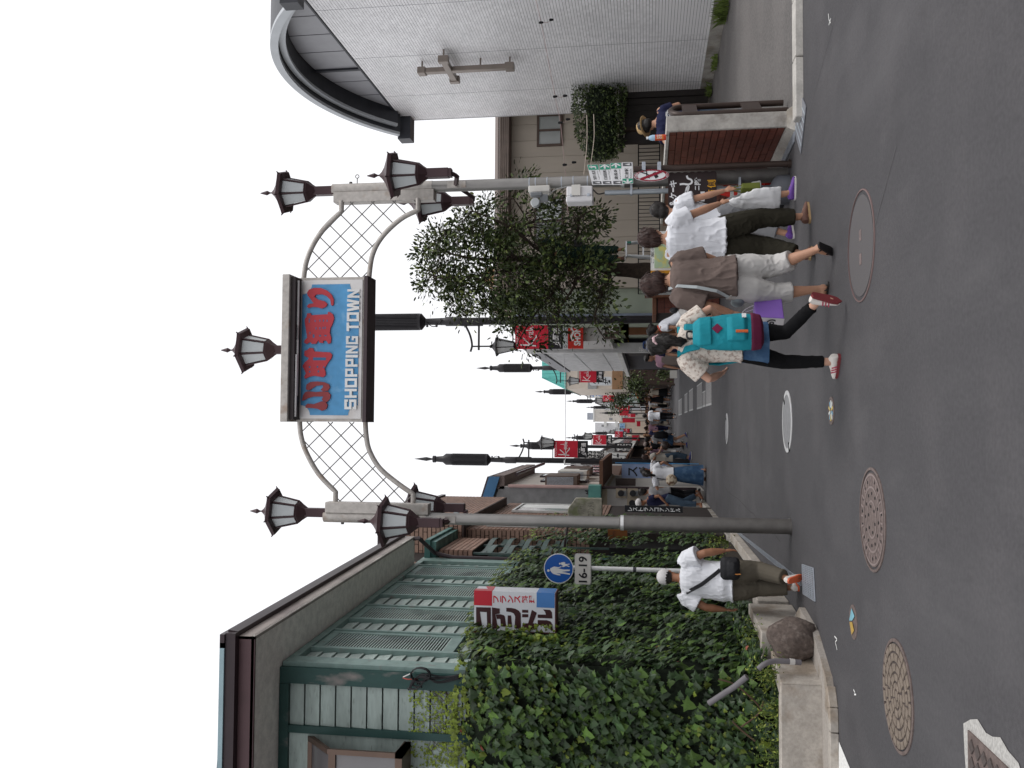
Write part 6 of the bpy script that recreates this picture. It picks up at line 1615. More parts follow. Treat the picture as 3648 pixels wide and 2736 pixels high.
# generic shops down both sides
def shopb(name, label, x0, x1, y0, y1, h, wall, awn=None, wins=2, sgn=None, roofm=None):
    t = thing(name, ((x0+x1)/2, y0, 0), label, 'shop', 'small shops along the street')
    B().box((x0, y0, 2.6), (x1, y1, h)).build('upper_wall', wall, t)
    ins = .25
    B().box((x0+(ins if x0 > 0 else 0), y0, 0), (x1-(ins if x0 < 0 else 0), y1, 2.6)).build('shopfront', dkb, t)
    B().box((x0-.12, y0-.12, h), (x1+.12, y1, h+.18)).build('roof', roofm or fasd, t)
    xf = x0 if x0 > 0 else x1; s = -1 if x0 > 0 else 1
    n = max(2, int((y1-y0)/2.2))
    for i in range(n):
        y = y0+.5+i*2.2
        if y+1.2 < y1: 
            f = B().box((xf-.03 if s > 0 else xf-.05, y, 3.2), (xf+.05 if s > 0 else xf+.03, y+1.2, 4.4)).build('window', fasd, t)
            B().box((xf+.051*s, y+.08, 3.28), (xf+.056*s, y+1.12, 4.32)).build('pane', gB if i % 2 else gA, f)
    if h > 3.6:
        f = B().box((x0+.5, y0-.04, 3.2), (x0+1.5, y0-.001, 4.3)).build('window', fasd, t); B().box((x0+.58, y0-.05, 3.28), (x0+1.42, y0-.041, 4.22)).build('pane', gA, f)
    if awn: B().hexa([(xf, y0+.1, 2.55), (xf, y1-.1, 2.55), (xf+s*.85, y1-.1, 2.2), (xf+s*.85, y0+.1, 2.2), (xf, y0+.1, 2.62), (xf, y1-.1, 2.62), (xf+s*.85, y1-.1, 2.27), (xf+s*.85, y0+.1, 2.27)]).build('awning', awn, t)
    if sgn:
        txt, bgm, fgm, xs_, zs_, w, hgt = sgn
        B().box((xs_-w/2, y0-.25, zs_-hgt/2), (xs_+w/2, y0-.13, zs_+hgt/2)).build('signboard', bgm, t)
        b = B(); put_text(b, txt, V((xs_, y0-.254, zs_)), X_, Z_, w*.8, hgt*.86, bold=.01); b.build('lettering', fgm, t)
    return t
W = lambda n, c: M('plaster_'+n, c, rough=.75, v=.08, s=2)
aw_w, aw_o, aw_b, aw_g = M('awning_white', (.62, .61, .58), rough=.8), M('awning_orange', (.5, .13, .03), rough=.8), M('awning_brown', (.14, .07, .045), rough=.8), M('awning_green', (.05, .17, .08), rough=.8)
sw2 = M('signboard_white', (.66, .66, .64), rough=.6); sbl = M('signboard_blue', (.30, .48, .66), rough=.6)
shopb('street_shop', 'timber shop with orange awning under the white rice bowl sign', 2.95, 7, 64.5, 76, 4.6, W('tan', (.36, .26, .18)), aw_o, sgn=('喫\n茶', sw2, sk, 2.55, 3.4, .45, 1.2))
shopb('street_shop', 'pale blue tall shop with white signs past the teal roof', 2.9, 8, 77, 92, 7.4, W('skyblue', (.42, .56, .62)), aw_g, sgn=('本\nと\n器', sw2, bluf, 2.5, 5.6, .6, 1.9))
shopb('street_shop', 'cream shop with green lettered board far up the lamp side', 2.8, 8, 93, 112, 6.4, W('cream', (.62, .55, .42)), aw_w, sgn=('ほうじ茶', sw2, M('letter_green', (.03, .2, .08)), 2.35, 3.6, .9, 2.2))
shopb('street_shop', 'grey shop near the far end of the lamp side', 2.7, 8, 114, 150, 7.8, W('grey', (.45, .45, .45)), aw_b, sgn=('土産', redf, bwt, 2.2, 4.4, .9, 1.5))
# left side
gs = thing('grey_gable_house', (-3, 25, 0), 'grey stucco house with blue verge board and pink downpipe', 'house')
stu = M('grey_stucco', (.23, .225, .225), rough=.9, v=.16, s=5, v2=.14, c2=(.17, .165, .165), t2=.56, s2=.9)
gx = -1.78; GYY = 25.0
zp = lambda x, y, Y: AY(x, y, Y).z
p_hi = AY(1740+0, 1773, GYY); p_lo = AY(1770, 1700, GYY)
zc_r = AY(1768, 1734, GYY).z
sl = (AY(1722, 1773, GYY).z-AY(1753, 1700, GYY).z)/(AY(1722, 1773, GYY).x-AY(1753, 1700, GYY).x)
lowall = M('shop_cream_lower', (.36, .30, .225), rough=.8, v=.1)
B().prism([(gx, GYY, 3.0), (gx, GYY, zc_r-.1), (-5, GYY, zc_r-.1-sl*(gx+5)*-1*-1 if False else zc_r-.1+(-5-gx)*sl), (-5, GYY, 3.0)], (0, 7, 0)).build('wall', stu, gs)
B().box((-5, GYY+.02, 2.62), (gx-.02, GYY+7, 3.0)).build('band', lowall, gs)
B().box((-5, GYY+.02, 0), (gx-.02, GYY+7, 2.62)).build('ground_floor', M('ground_floor_pale', (.42, .40, .38), rough=.8, v=.1), gs)
a, c = AY(1718, 1774, GYY-.12), AY(1742, 1698, GYY-.12)
dvec = (c-a).normalized(); a2 = a-dvec*2.2
up_ = V((0, 0, .30)); 
B().hexa([a2-up_, a2-up_+Y_*.08, c-up_+Y_*.08, c-up_, a2, a2+Y_*.08, c+Y_*.08, c]).build('verge_board', M('verge_blue', (.045, .13, .25), rough=.5), gs)
B().hexa([a2, a2+Y_*7.3, c+Y_*7.3, c, a2+Z_*.05, a2+Y_*7.3+Z_*.05, c+Y_*7.3+Z_*.05, c+Z_*.05]).build('roof', fasd, gs)
B().box((c.x-.35, GYY, c.z-.42), (c.x+.03, GYY+7, c.z-.12)).build('eave_box', M('eave_brown', (.16, .12, .11), rough=.7), gs)
pk = M('downpipe_pink', (.42, .28, .26), rough=.6)
B().tube([(gx+.03, GYY-.06, zc_r-.35), (gx+.03, GYY-.06, 3.0)], .045, 8).build('downpipe', pk, gs)
B().tube([(gx+.03, GYY-.06, 3.0), (gx+.03, GYY-.06, .2)], .04, 8).build('downpipe', fasd, gs)
B().box((gx, GYY, 2.7), (gx+.015, GYY+7, zc_r-.15)).build('street_wall', M('street_plaster', (.52, .48, .44), rough=.8, v=.06), gs)
for y, z0_, z1_, m in ((25.5, 3.5, 4.9, fasd), (28.2, 3.4, 5.0, wb), (30.2, 3.4, 4.8, fasd)):
    f = B().box((gx+.016, y, z0_), (gx+.3, y+1.4, z0_+.9)).build('window_box', brn if m is fasd else wb, gs)
    for i in range(7): B().box((gx+.05+i*.033, y-.02, z0_+.1), (gx+.065+i*.033, y-.001, z0_+.85)).build('grille_bar', steel, f)
B().box((gx+.016, 25.2, 2.75), (gx+.75, 32, 2.85)).build('shop_canopy', aw_b, gs)
for y_, z0_, z1_ in ((26.9, 3.3, 4.7), (29.3, 3.5, 5.0), (31.0, 3.3, 4.6)):
    f = B().box((gx+.016, y_, z0_), (gx+.07, y_+1.0, z1_)).build('window', fasd, gs); B().box((gx+.071, y_+.08, z0_+.08), (gx+.076, y_+.92, z1_-.08)).build('pane', gC, f)
for i in range(4): B().tube([(gx+.12+.14*i, 26.2+.5*i, 2.9), (gx+.12+.14*i, 26.2+.5*i, 3.55)], .014, 5).build('canopy_rod', fasd, gs)
B().tube([(gx+.35, 25.2, zc_r-.55), (gx+.35, 32, zc_r-.55)], .05, 6).build('eave_gutter', fasd, gs)
# ground floor clutter: meters, green canopy, banner, signs
for i, (px, py) in enumerate(((2212, 1757), (2254, 1757), (2252, 1792))):
    p = AY(px, py, 24.9); t = thing('wall_meter', p, ['utility meter nearest the drooping cables on the grey gable house', 'utility meter beside the pale wall pipe of the grey gable house', 'utility meter low by the ivy edge of the grey gable house'][i], 'meter', 'utility meters on the gable house')
    B().box(p+V((-.13, 0, -.14)), p+V((.13, .08, .14))).build('back_plate', lowall, t); B().lathe([(.085, 0), (.085, .08), (.07, .11)], p, 14, mat=Matrix.Rotation(math.radians(90), 3, 'X')).build('dial', sk, t)
    B().box(p+V((-.07, -.06, -.14)), p+V((.07, 0, -.04))).build('terminal_box', gb, t)
p = AY(2135, 1757, 24.7); B().box((p.x-.35, 24.4, p.z-.05), (p.x+.22, 24.98, p.z+.28)).build('green_canopy', M('canopy_green', (.10, .27, .24), rough=.6), gs)
b = B()
for i in range(5): b.tube(smooth_path([AY(2085+rnd(0, 10), 1745+rnd(0, 20), 24.9), AY(2100+rnd(-5, 15), 1765, 24.85), AY(2095+rnd(0, 25), 1752+rnd(-10, 15), 24.9)]), .02, 5)
b.build('cable_coil', sk, gs)
bn = thing('noodle_banner', (-1.7, 30, 0), 'pale blue upright shop banner with black katakana on a pole', 'banner')
p0, p1 = AY(2215, 1700, 27.5), AY(2360, 1675, 27.5)
B().box((p0.x-.02, 27.5, .35), (p1.x+.18, 27.51, p0.z)).build('cloth', M('banner_paleblue', (.30, .38, .58), rough=.7), bn)
B().tube([(p1.x+.2, 27.5, 0), (p1.x+.2, 27.5, p0.z+.2)], .015, 6).build('pole', M('pole_skyblue', (.1, .35, .7)), bn)
b = B(); put_text(b, 'ス\nイ\nー\nツ', V(((p0.x+p1.x)/2+.06, 27.495, (p0.z+.6)/2)), X_, Z_, .3, 1.3, bold=.02); b.build('lettering', sk, bn)
q0 = AY(2225, 1727, 26.5); 
tag(B().box((q0.x-.14, 26.5, q0.z-.32), (q0.x+.18, 26.6, q0.z+.26)).build('brown_signboard', M('board_taupe', (.075, .055, .05), rough=.6)), 'brown rounded menu board on the gable house wall', 'sign')
# calligraphy boards and timber canopy past the lamp
for i, (y, Y, lab) in enumerate(((1627, 36.5, 'white upright board with bold black calligraphy behind the clamped lamp post'), (1615, 40, 'second white calligraphy board just past the first'))):
    p0, p1 = AY(2065, y+5, Y), AY(2160, y-5, Y); t = thing('calligraphy_board', (p0+p1)/2, lab, 'sign', 'calligraphy boards')
    B().box((p0.x-.02, Y, p1.z), (p1.x+.05, Y+.08, p0.z)).build('board', sw2, t)
    b = B(); put_text(b, 'そ\nば\n処', V(((p0.x+p1.x)/2+.02, Y-.005, (p0.z+p1.z)/2)), X_, Z_, .2, abs(p0.z-p1.z)*.85, bold=.03); b.build('lettering', sk, t)
shopb('street_shop', 'dark timber shop with low brown canopy behind the clamped lamp post', -6, -2.0, 33.8, 44, 4.2, W('wood', (.10, .06, .045)), aw_b)
shopb('street_shop', 'white fronted shop on the gable house side past the second lamp', -6, -1.95, 46, 60, 5.2, W('offwhite', (.55, .54, .52)), aw_w, sgn=('菓子', sw2, sk, -1.7, 3.0, .5, 1.1))
shopb('street_shop', 'brownish low shop on the gable house side further on', -6, -2.0, 62, 88, 4.6, W('brownish', (.25, .19, .15)), aw_b, sgn=('茶房', sk, bwt, -1.6, 3.1, .6, 1.2))
shopb('street_shop', 'far pale shop on the gable house side', -6, -2.0, 92, 150, 5.4, W('palegrey', (.5, .5, .5)), None)
# far cross buildings at the end of the street
FB = [(1458, 1503, 2118, 190, (.52, .49, .45), 'stepped beige block with roof plant at the end of the street'), (1507, 1543, 2120, 210, (.60, .60, .61), 'white apartment block with balconies at the end of the street'), (1500, 1562, 2205, 175, (.52, .42, .33), 'low tan building with blue sign at the end of the street'), (1425, 1458, 2150, 170, (.4, .4, .42), 'small grey block beside the far lamps')]
for ya, yb, vt, Y, c, lab in FB:
    t = thing('distant_building', (AY(2300, (ya+yb)/2, Y).x, Y, 0), lab, 'building', 'buildings closing the street')
    xa, xb_ = AY(2300, yb, Y).x, AY(2300, ya, Y).x; zt_ = AY(vt, ya, Y).z
    B().box((xa, Y, 0), (xb_, Y+15, zt_)).build('wall', W('far%d' % Y, c), t)
    n = max(2, int((xb_-xa)/1.1)); z = 3.4
    while z < zt_-1.2 and vt < 2200:
        for i in range(n):
            if (i+int(z)) % 2 == 0: B().box((xa+.3+i*1.1, Y-.05, z), (xa+.8+i*1.1, Y, z+.7)).build('window', gB, t)
        if 'apartment' in lab: B().box((xb_-.9, Y-.5, z-.5), (xb_+.3, Y-.01, z+.1)).build('balcony', sw2, t)
        z += 2.6
    if 'stepped' in lab: B().box((xa+.4, Y+1, zt_), (xb_-.8, Y+5, zt_+1.6)).build('roof_plant', M('plant_grey', (.3, .32, .36)), t); B().box((xa-.1, Y-.1, zt_), (xb_+.1, Y+.9, zt_+.3)).build('parapet', sw2, t)
    if 'blue sign' in lab:
        p0, p1 = AY(2207, 1543, Y-.3), AY(2226, 1508, Y-.3); B().box((p0.x, Y-.3, p1.z), (p1.x, Y-.1, p0.z)).build('sign', sbl, t)
        b = B(); put_text(b, '小町通り', V(((p0.x+p1.x)/2, Y-.31, (p0.z+p1.z)/2)), X_, Z_, abs(p1.x-p0.x)*.9, abs(p0.z-p1.z)*.8); b.build('lettering', M('letter_navy', (.02, .05, .2)), t)
# red nobori and street greenery up the right
for i, (px, py, Y, w, h, lab) in enumerate(((2222, 1472, 120, .9, 2.2, 'small red banner in the far cluster nearest the stepped block'), (2240, 1498, 125, .8, 3.4, 'long slanted red banner in the far cluster'), (2255, 1480, 150, .8, 1.6, 'little red banner low in the far cluster'), (2265, 1560, 110, .9, 1.8, 'red banner far up the gable house side'), (2275, 1510, 150, 1.2, 1.2, 'red patch banner beside the far white sign'))):
    p = AY(px, py, Y); w *= .7; h *= .5; t = thing('red_banner', p, lab, 'banner', 'far red banners')
    B().box(p+V((-w/2, -.03, -h/2)), p+V((w/2, .03, h/2))).build('cloth', bred, t); B().tube([p+V((w/2+.05, 0, h/2+.1)), V((p.x+w/2+.05, p.y, 0))], .04, 5).build('pole', lblk, t)
for i, (px, py, Y, rr, lab) in enumerate(((2215, 1410, 58, 1.0, 'dark street shrub at the shopfront below the third lamp'), (2195, 1437, 72, 1.05, 'rounded green street tree below the fourth lamp'), (2265, 1370, 50, .75, 'low dark plants by the rice bowl sign shop'))):
    c = AY(px, py, Y); b = B()
    for q in range(700):
        d = V((random.gauss(0, .42), random.gauss(0, .42), random.gauss(0, .42)))*rr; leaf_quad(b, c+d, V((rnd(-1, 1), rnd(-1, 1), rnd(-1, 1))), V((rnd(-1, 1), rnd(-1, 1), 1)), rnd(.1, .2), 0 if random.random() < .55 else 1)
    t = thing('street_shrub', (c.x, c.y, 0), lab, 'shrub', 'street shrubs'); b.build('crown', tleaf, t, kind='stuff'); B().tube([(c.x, c.y, 0), c], .06, 6).build('trunk', bark, t)
pt_ = thing('planter_box', (2.6, 46, 0), 'potted plant with leafy top at the foot of the second lamp', 'planter')
c = AY(2375, 1330, 47); B().box((c.x-.25, 46.8, 0), (c.x+.25, 47.2, .35)).build('box', wb, pt_); b = B()
for q in range(160): leaf_quad(b, V((c.x, 47, .65))+V((random.gauss(0, .2), random.gauss(0, .15), random.gauss(0, .2))), V((rnd(-1, 1), rnd(-1, 1), 1)), V((rnd(-1, 1), rnd(-1, 1), 1)), rnd(.1, .2), int(rnd(0, 2)))
b.build('foliage', tleaf, pt_, kind='stuff')
# notice board, glass case, low brick planter, ladder
nbd = thing('notice_board', (2.7, 14.4, 0), 'dark notice board with orange edge and pinned map behind the pedestrians', 'notice board')
NYY = 14.6
a, c = AY(2318, 960, NYY), AY(2640, 880, NYY)
B().box((a.x-.02, NYY, .5), (a.x+.62, NYY+.08, a.z)).build('panel', sw2, nbd)
B().box((a.x-.07, NYY-.02, .3), (a.x-.021, NYY+.1, a.z)).build('orange_edge', M('edge_orange', (.50, .22, .01), rough=.5), nbd)
B().box((a.x+.02, NYY-.012, a.z-.75), (a.x+.45, NYY-.002, a.z-.06)).build('map', M('map_print', (.36, .46, .30), rough=.6, c2=(.55, .50, .16), t2=.52, s2=9), nbd)
b = B(); put_text(b, 'ご案内', V((a.x+.25, NYY-.004, a.z-.03)), X_, Z_, .3, .05); b.build('lettering', sk, nbd)
db = thing('dark_street_panel', (2.2, 15.2, 0), 'tall dark panel standing next to the notice board with silver foot', 'panel')
a2_ = AY(2330, 1020, 15.0)
B().box((a2_.x-.08, 15.0, .15), (a.x-.09, 15.12, a.z)).build('panel', M('panel_black', (.022, .022, .023), rough=.5), db)
B().box((a2_.x-.12, 14.9, 0), (a.x-.05, 15.2, .15)).build('foot', steel, db)
gc = thing('glass_case', (2.5, 19.2, .9), 'timber framed glass display case on the low brick base', 'display case')
CY = 19.2
p0, p1 = AY(2297, 1058, CY), AY(2425, 1020, CY)
cw_ = M('case_timber', (.20, .085, .045), rough=.5)
fx0, fx1, fz0, fz1 = p0.x, p1.x, p1.z, p0.z
for q in (((fx0, fz0), (fx0+.04, fz1)), ((fx1-.04, fz0), (fx1, fz1)), ((fx0+.04, fz0), (fx1-.04, fz0+.04)), ((fx0+.04, fz1-.04), (fx1-.04, fz1))):
    B().box((q[0][0], CY, q[0][1]), (q[1][0], CY+.2, q[1][1])).build('frame', cw_, gc)
B().box((fx0+.04, CY+.05, fz0+.04), (fx1-.04, CY+.07, fz1-.04)).build('glass', gA, gc)
lb = thing('low_brick_base', (2.6, 19.6, 0), 'low red brown brick planter base at the pale green house', 'planter')
bx0, bx1 = AY(2400, 1115, 19.5).x, AY(2400, 1025, 19.5).x+.3
zl_ = AY(2325, 1060, 19.5).z
B().box((bx0+.01, 19.5+.01, 0), (bx1, 21, zl_-.08)).build('core', bkm, lb)
nr = 9
for r in range(nr):
    z = .02+(zl_-.12)*r/nr; x = bx0-.12*(r % 2)
    while x < bx1:
        B().box((max(x, bx0)+.004, 19.49, z), (min(x+.236, bx1), 19.52, z+(zl_-.12)/nr-.01)).build('brick', bt, lb); x += .24
B().box((bx0-.03, 19.46, zl_-.08), (bx1, 21.03, zl_)).build('timber_cap', cw_, lb)
ld_ = thing('step_ladder', (4.0, 18.2, 0), 'aluminium step ladder under the tree trimmer', 'ladder')
al = M('aluminium', (.50, .51, .52), rough=.35, metal=.6)
ZL = lambda x, y: (2150+x*.27125, 800+y*.27125)
LYl = 18.2
tops = [AY(*ZL(320, 250), LYl), AY(*ZL(300, 410), LYl)]; zt_ = (tops[0].z+tops[1].z)/2
xa, xb_ = tops[1].x, tops[0].x
for xx, s in ((xa, -.12), (xb_, .12)):
    for yy in (-1, 1):
        B().tube([(xx, LYl+.04*yy, zt_), (xx+s*1.6, LYl+.42*yy, 0)], .022, 6).build('rail', al, ld_)
for i in range(1, 6):
    t_ = i/6; B().box((xa-.12*1.6*t_, LYl-.04-.38*t_-.03, zt_*(1-t_)-.015), (xb_+.12*1.6*t_, LYl-.04-.38*t_+.03, zt_*(1-t_)+.015)).build('step', al, ld_)
B().box((xa-.03, LYl-.1, zt_), (xb_+.03, LYl+.1, zt_+.03)).build('top_platform', al, ld_)
B().box((xb_-.01, LYl-.09, zt_-.08), (xb_+.03, LYl+.09, zt_+.02)).build('green_hinge', M('hinge_green', (.03, .16, .12)), ld_)
# ================================================================ people
def loft(b, secs, n=16, mi=0):
    """secs: (center, rx, ry[, matrix]) horizontal-ish elliptical sections, closed at both ends"""
    vs = []
    for s in secs:
        c, rx, ry = V(s[0]), s[1], s[2]; mt = s[3] if len(s) > 3 else None
        for j in range(n):
            th = 6.28319*j/n; p = V((rx*math.cos(th), ry*math.sin(th), 0))
            vs.append(c+(mt @ p if mt else p))
    k = len(secs)
    fs = [(i*n+j, i*n+(j+1) % n, (i+1)*n+(j+1) % n, (i+1)*n+j) for i in range(k-1) for j in range(n)]
    fs += [tuple(range(n-1, -1, -1)), tuple(range((k-1)*n, k*n))]
    return b.add(vs, fs, mi)
def ellip(b, c, r, mt=None, n=14, m=9):
    pr = [(math.sin(math.pi*(i+.02)/(m+.04)), -math.cos(math.pi*(i+.02)/(m+.04))) for i in range(m+1)]
    vs = []
    for q, z in pr:
        for j in range(n):
            p = V((q*math.cos(6.28319*j/n)*r[0], q*math.sin(6.28319*j/n)*r[1], z*r[2])); vs.append((mt @ p if mt else p)+V(c))
    k = m+1
    fs = [(i*n+j, i*n+(j+1) % n, (i+1)*n+(j+1) % n, (i+1)*n+j) for i in range(k-1) for j in range(n)]
    return b.add(vs, fs+[tuple(range(n-1, -1, -1)), tuple(range((k-1)*n, k*n))])
def fuse(b, name, mat, parent, res, wr=0., fq=14., st=(1, 1, .35), it=2, seed=0., up=0.):
    """melt overlapping closed shapes into one continuous skin, soften it, add folds"""
    me = bpy.data.meshes.new(name); me.from_pydata(b.v, [], b.f)
    tmp = bpy.data.objects.new(name, me); COL.objects.link(tmp)
    md = tmp.modifiers.new('r', 'REMESH'); md.mode = 'VOXEL'; md.voxel_size = res; md.adaptivity = 0
    dg = bpy.context.evaluated_depsgraph_get()
    out = bpy.data.meshes.new_from_object(tmp.evaluated_get(dg))
    bpy.data.objects.remove(tmp); bpy.data.meshes.remove(me)
    bm = bmesh.new(); bm.from_mesh(out)
    for _ in range(it): bmesh.ops.smooth_vert(bm, verts=bm.verts, factor=.5, use_axis_x=True, use_axis_y=True, use_axis_z=True)
    if wr:
        bm.normal_update()
        for v in bm.verts:
            p = v.co; q = V((p.x*st[0], p.y*st[1], p.z*st[2]))*fq+V((seed, seed*.7, 0))
            f = noise.noise(q)+.5*noise.noise(q*2.1); d_ = noise.noise(V((p.x*3, p.y*3, p.z*2))+V((seed, 0, 0)))
            g_ = (1-min(1, abs(f)*2.6))**2
            v.co = p+v.normal*(wr*(g_*1.9*(.55+d_)-.3+f*.5))
    bm.to_mesh(out); bm.free()
    out.name = name; out.materials.clear(); out.materials.append(mat)
    out.polygons.foreach_set('use_smooth', [True]*len(out.polygons))
    o = bpy.data.objects.new(name, out); COL.objects.link(o); o.parent = parent
    return o
def ik(a, c, l1, l2, pole):
    a, c = V(a), V(c); d = c-a; L = min(d.length, (l1+l2)*.999); d.normalize()
    x = (l1*l1-l2*l2+L*L)/(2*L); h = math.sqrt(max(l1*l1-x*x, 0)); p = V(pole); p = (p-d*p.dot(d)).normalized()
    return a+d*x+p*h, a+d*L
skinm = lambda n, c: M('skin_'+n, c, rough=.55, v=.07, s=8, spec=.35)
SK_L, SK_M, SK_T = skinm('fair', (.52, .30, .215)), skinm('medium', (.42, .225, .145)), skinm('tan', (.27, .125, .07))
HR_B = M('hair_black', (.014, .011, .010), rough=.4, v=.3, s=50, stretch=(1, 1, .12), bump=.4, bs=150); HR_BR = M('hair_brown', (.036, .016, .0125), rough=.45, v=.3, s=50, stretch=(1, 1, .12), bump=.4, bs=150); HR_LB = M('hair_light_brown', (.16, .08, .04), rough=.5, v=.3, s=40)
def cloth(n, c, **k): return M('cloth_'+n, c, rough=.85, v=.06, s=9, bump=.12, bs=260, spec=.15, **k)
def person(label, loc, face, Hh, skin=SK_M, hair=HR_B, style='short', top=None, sleeve=.5, hem=.80, loose=.012, bot=None, bfrac=.9, bloose=.02, skirt=None, sk_len=.5, sk_flare=.1, shoe=None, shoe_k='sneaker', lf_=None, rf_=None, lh=None, rh=None, lean=0., yaw=0., nod=0., w=1., res=.016, wr=.004, hat=None, face_on=True, sole=None, fingers=False, elbow_l=(-.6, -.7, -.2), elbow_r=(.6, -.7, -.2), roll=0.):
    t = thing('person', (0, 0, 0), label, 'person')
    seed = rnd(0, 50)
    lf_ = lf_ or (-.09, 0, .075, 0, 0); rf_ = rf_ or (.09, 0, .075, 0, 0)
    LEG1, LEG2 = .405, .395
    hz = .865
    for f in (lf_, rf_):   # lower the hips until both feet can reach
        s = -1 if f is lf_ else 1
        d2 = (f[0]-s*.085)**2+f[1]**2
        hz = min(hz, f[2]+math.sqrt(max((LEG1+LEG2)**2*.995-d2, .05)))
    hip = V((0, 0, hz)); Rl = Matrix.Rotation(-math.radians(lean), 3, 'X') @ Matrix.Rotation(math.radians(roll), 3, 'Y')
    def T(x, y, z): return hip+Rl @ V((x, y, z-.865))
    def ring_(x, y, z, rx, ry, off=0.): return (T(x, y, z), rx*w+off, ry*w+off, Rl)
    TOR = [(0, .0, .80, .12, .095), (0, -.008, .87, .155, .112), (0, -.004, .95, .145, .102), (0, .006, 1.03, .128, .092), (0, .012, 1.12, .138, .100), (0, .010, 1.22, .155, .106), (0, -.004, 1.30, .165, .090), (0, -.012, 1.355, .135, .066), (0, -.014, 1.395, .062, .052)]
    hipj = [V((-.085*w, 0, hz-.01)), V((.085*w, 0, hz-.01))]
    knees, ank = [], []
    for s, f, hj in ((0, lf_, hipj[0]), (1, rf_, hipj[1])):
        k_, a_ = ik(hj, f[:3], LEG1, LEG2, V((math.sin(math.radians(f[4])), 1, .15))); knees.append(k_); ank.append(a_)
    sh = [T(-.168*w, -.012, 1.325), T(.168*w, -.012, 1.325)]
    lh = lh or (-.24*w, .06, .80); rh = rh or (.24*w, .06, .80)
    elb, wri = [], []
    for s, hnd, el in ((0, lh, elbow_l), (1, rh, elbow_r)):
        e, h_ = ik(sh[s], hnd, .27, .24, el); elb.append(e); wri.append(h_)
    neck = T(0, -.014, 1.39)
    Rh = Rl @ Matrix.Rotation(-math.radians(yaw), 3, 'Z') @ Matrix.Rotation(-math.radians(nod-lean*.6), 3, 'X')
    hc = T(0, .012, 1.432)+Rh @ V((0, .006, .102))
    def hp(x, y, z): return hc+Rh @ V((x, y, z))
    # ---- body skin
    b = B()
    loft(b, [ring_(*r) for r in TOR])
    b.tube([neck-Rl @ V((0, 0, .05)), neck, hp(0, -.01, -.06)], [.056, .05, .052], 10)
    ellip(b, hp(0, -.006, .018), (.074, .092, .098), Rh); ellip(b, hp(0, .022, -.045), (.056, .066, .064), Rh)
    ellip(b, hp(0, .092, -.022), (.013, .018, .02), Rh, 8, 5)
    for s in (-1, 1): ellip(b, hp(s*.076, -.008, -.012), (.011, .02, .03), Rh, 8, 5)
    for s in (0, 1):
        b.tube([sh[s], sh[s].lerp(elb[s], .5), elb[s], elb[s].lerp(wri[s], .35), wri[s]], [.048*w, .044*w, .038*w, .040*w, .026], 10)
        ellip(b, sh[s], (.055*w, .055*w, .055*w))
        d = (wri[s]-elb[s]).normalized(); sd = -1 if s == 0 else 1
        side = d.cross(V((0, 1, 0))); side = side.normalized() if side.length > .1 else V((1, 0, 0)); fwd_ = side.cross(d)
        pm = Matrix((fwd_, side, d)).transposed()
        ellip(b, wri[s]+d*.045, (.040, .018, .052), pm, 10, 6)
        for q, (off, ln) in enumerate(((-.028, .062), (-.010, .074), (.009, .070), (.026, .056))):
            p0 = wri[s]+d*.08+fwd_*off; cu = side*(-.012 if s else .012)
            b.tube([p0-d*.02, p0+d*ln*.5+cu*.4, p0+d*ln*.85+cu*1.6, p0+d*ln*.95+cu*2.6], [.0105, .0095, .0085, .006], 6)
        p0 = wri[s]+d*.03+fwd_*.032; b.tube([p0-fwd_*.015, p0+fwd_*.022+d*.03, p0+fwd_*.026+d*.062], [.013, .011, .008], 6)
        b.tube([hipj[s], hipj[s].lerp(knees[s], .45), knees[s], knees[s].lerp(ank[s], .3), knees[s].lerp(ank[s], .7), ank[s]], [.088*w, .076*w, .054*w, .056*w, .042, .034], 12)
        f = (lf_, rf_)[s]
        Rf = Matrix.Rotation(-math.radians(f[4]), 3, 'Z') @ Matrix.Rotation(-math.radians(f[3]), 3, 'X')
        def fp(x, y, z): return ank[s]+Rf @ V((x, y, z))
        b.tube([fp(0, -.035, -.035), fp(0, .03, -.03), fp(0, .10, -.048), fp(0, .155, -.058)], [.034, .038, .036, .020], 8)
        # shoes
        if shoe:
            Ro = Rf @ Matrix.Rotation(math.radians(-90), 3, 'X')
            sb = B()
            if shoe_k == 'sneaker' or shoe_k == 'boot':
                secs = [(fp(0, -.072, -.03), .012, .018, Ro), (fp(0, -.066, -.03), .030, .036, Ro), (fp(0, -.03, -.022), .036, .044, Ro), (fp(0, .03, -.028), .038, .040, Ro), (fp(0, .09, -.042), .043, .030, Ro), (fp(0, .145, -.05), .038, .024, Ro), (fp(0, .178, -.054), .022, .016, Ro), (fp(0, .186, -.055), .006, .006, Ro)]
                loft(sb, secs, 12)
                if shoe_k == 'boot': sb.tube([fp(0, -.01, -.02), knees[s].lerp(ank[s], .62)], [.043, .046], 10)
                o = sb.build('shoe', shoe, t, smooth='auto')
                so = B()
                out = [(-.03, -.066), (-.036, -.02), (-.038, .04), (-.045, .10), (-.036, .155), (0, .192), (.036, .155), (.045, .10), (.038, .04), (.036, -.02), (.03, -.066), (0, -.08)]
                so.prism([fp(x, y, -.078) for x, y in out][::-1], Rf @ V((0, 0, .022))); so.build('sole', sole or M('sole_white', (.62, .6, .57), rough=.7), o)
            else:
                out = [(-.03, -.06), (-.034, .03), (-.042, .10), (-.03, .165), (0, .182), (.03, .165), (.042, .10), (.034, .03), (.03, -.06), (0, -.072)]
                sb.prism([fp(x, y, -.082) for x, y in out][::-1], Rf @ V((0, 0, .016)))
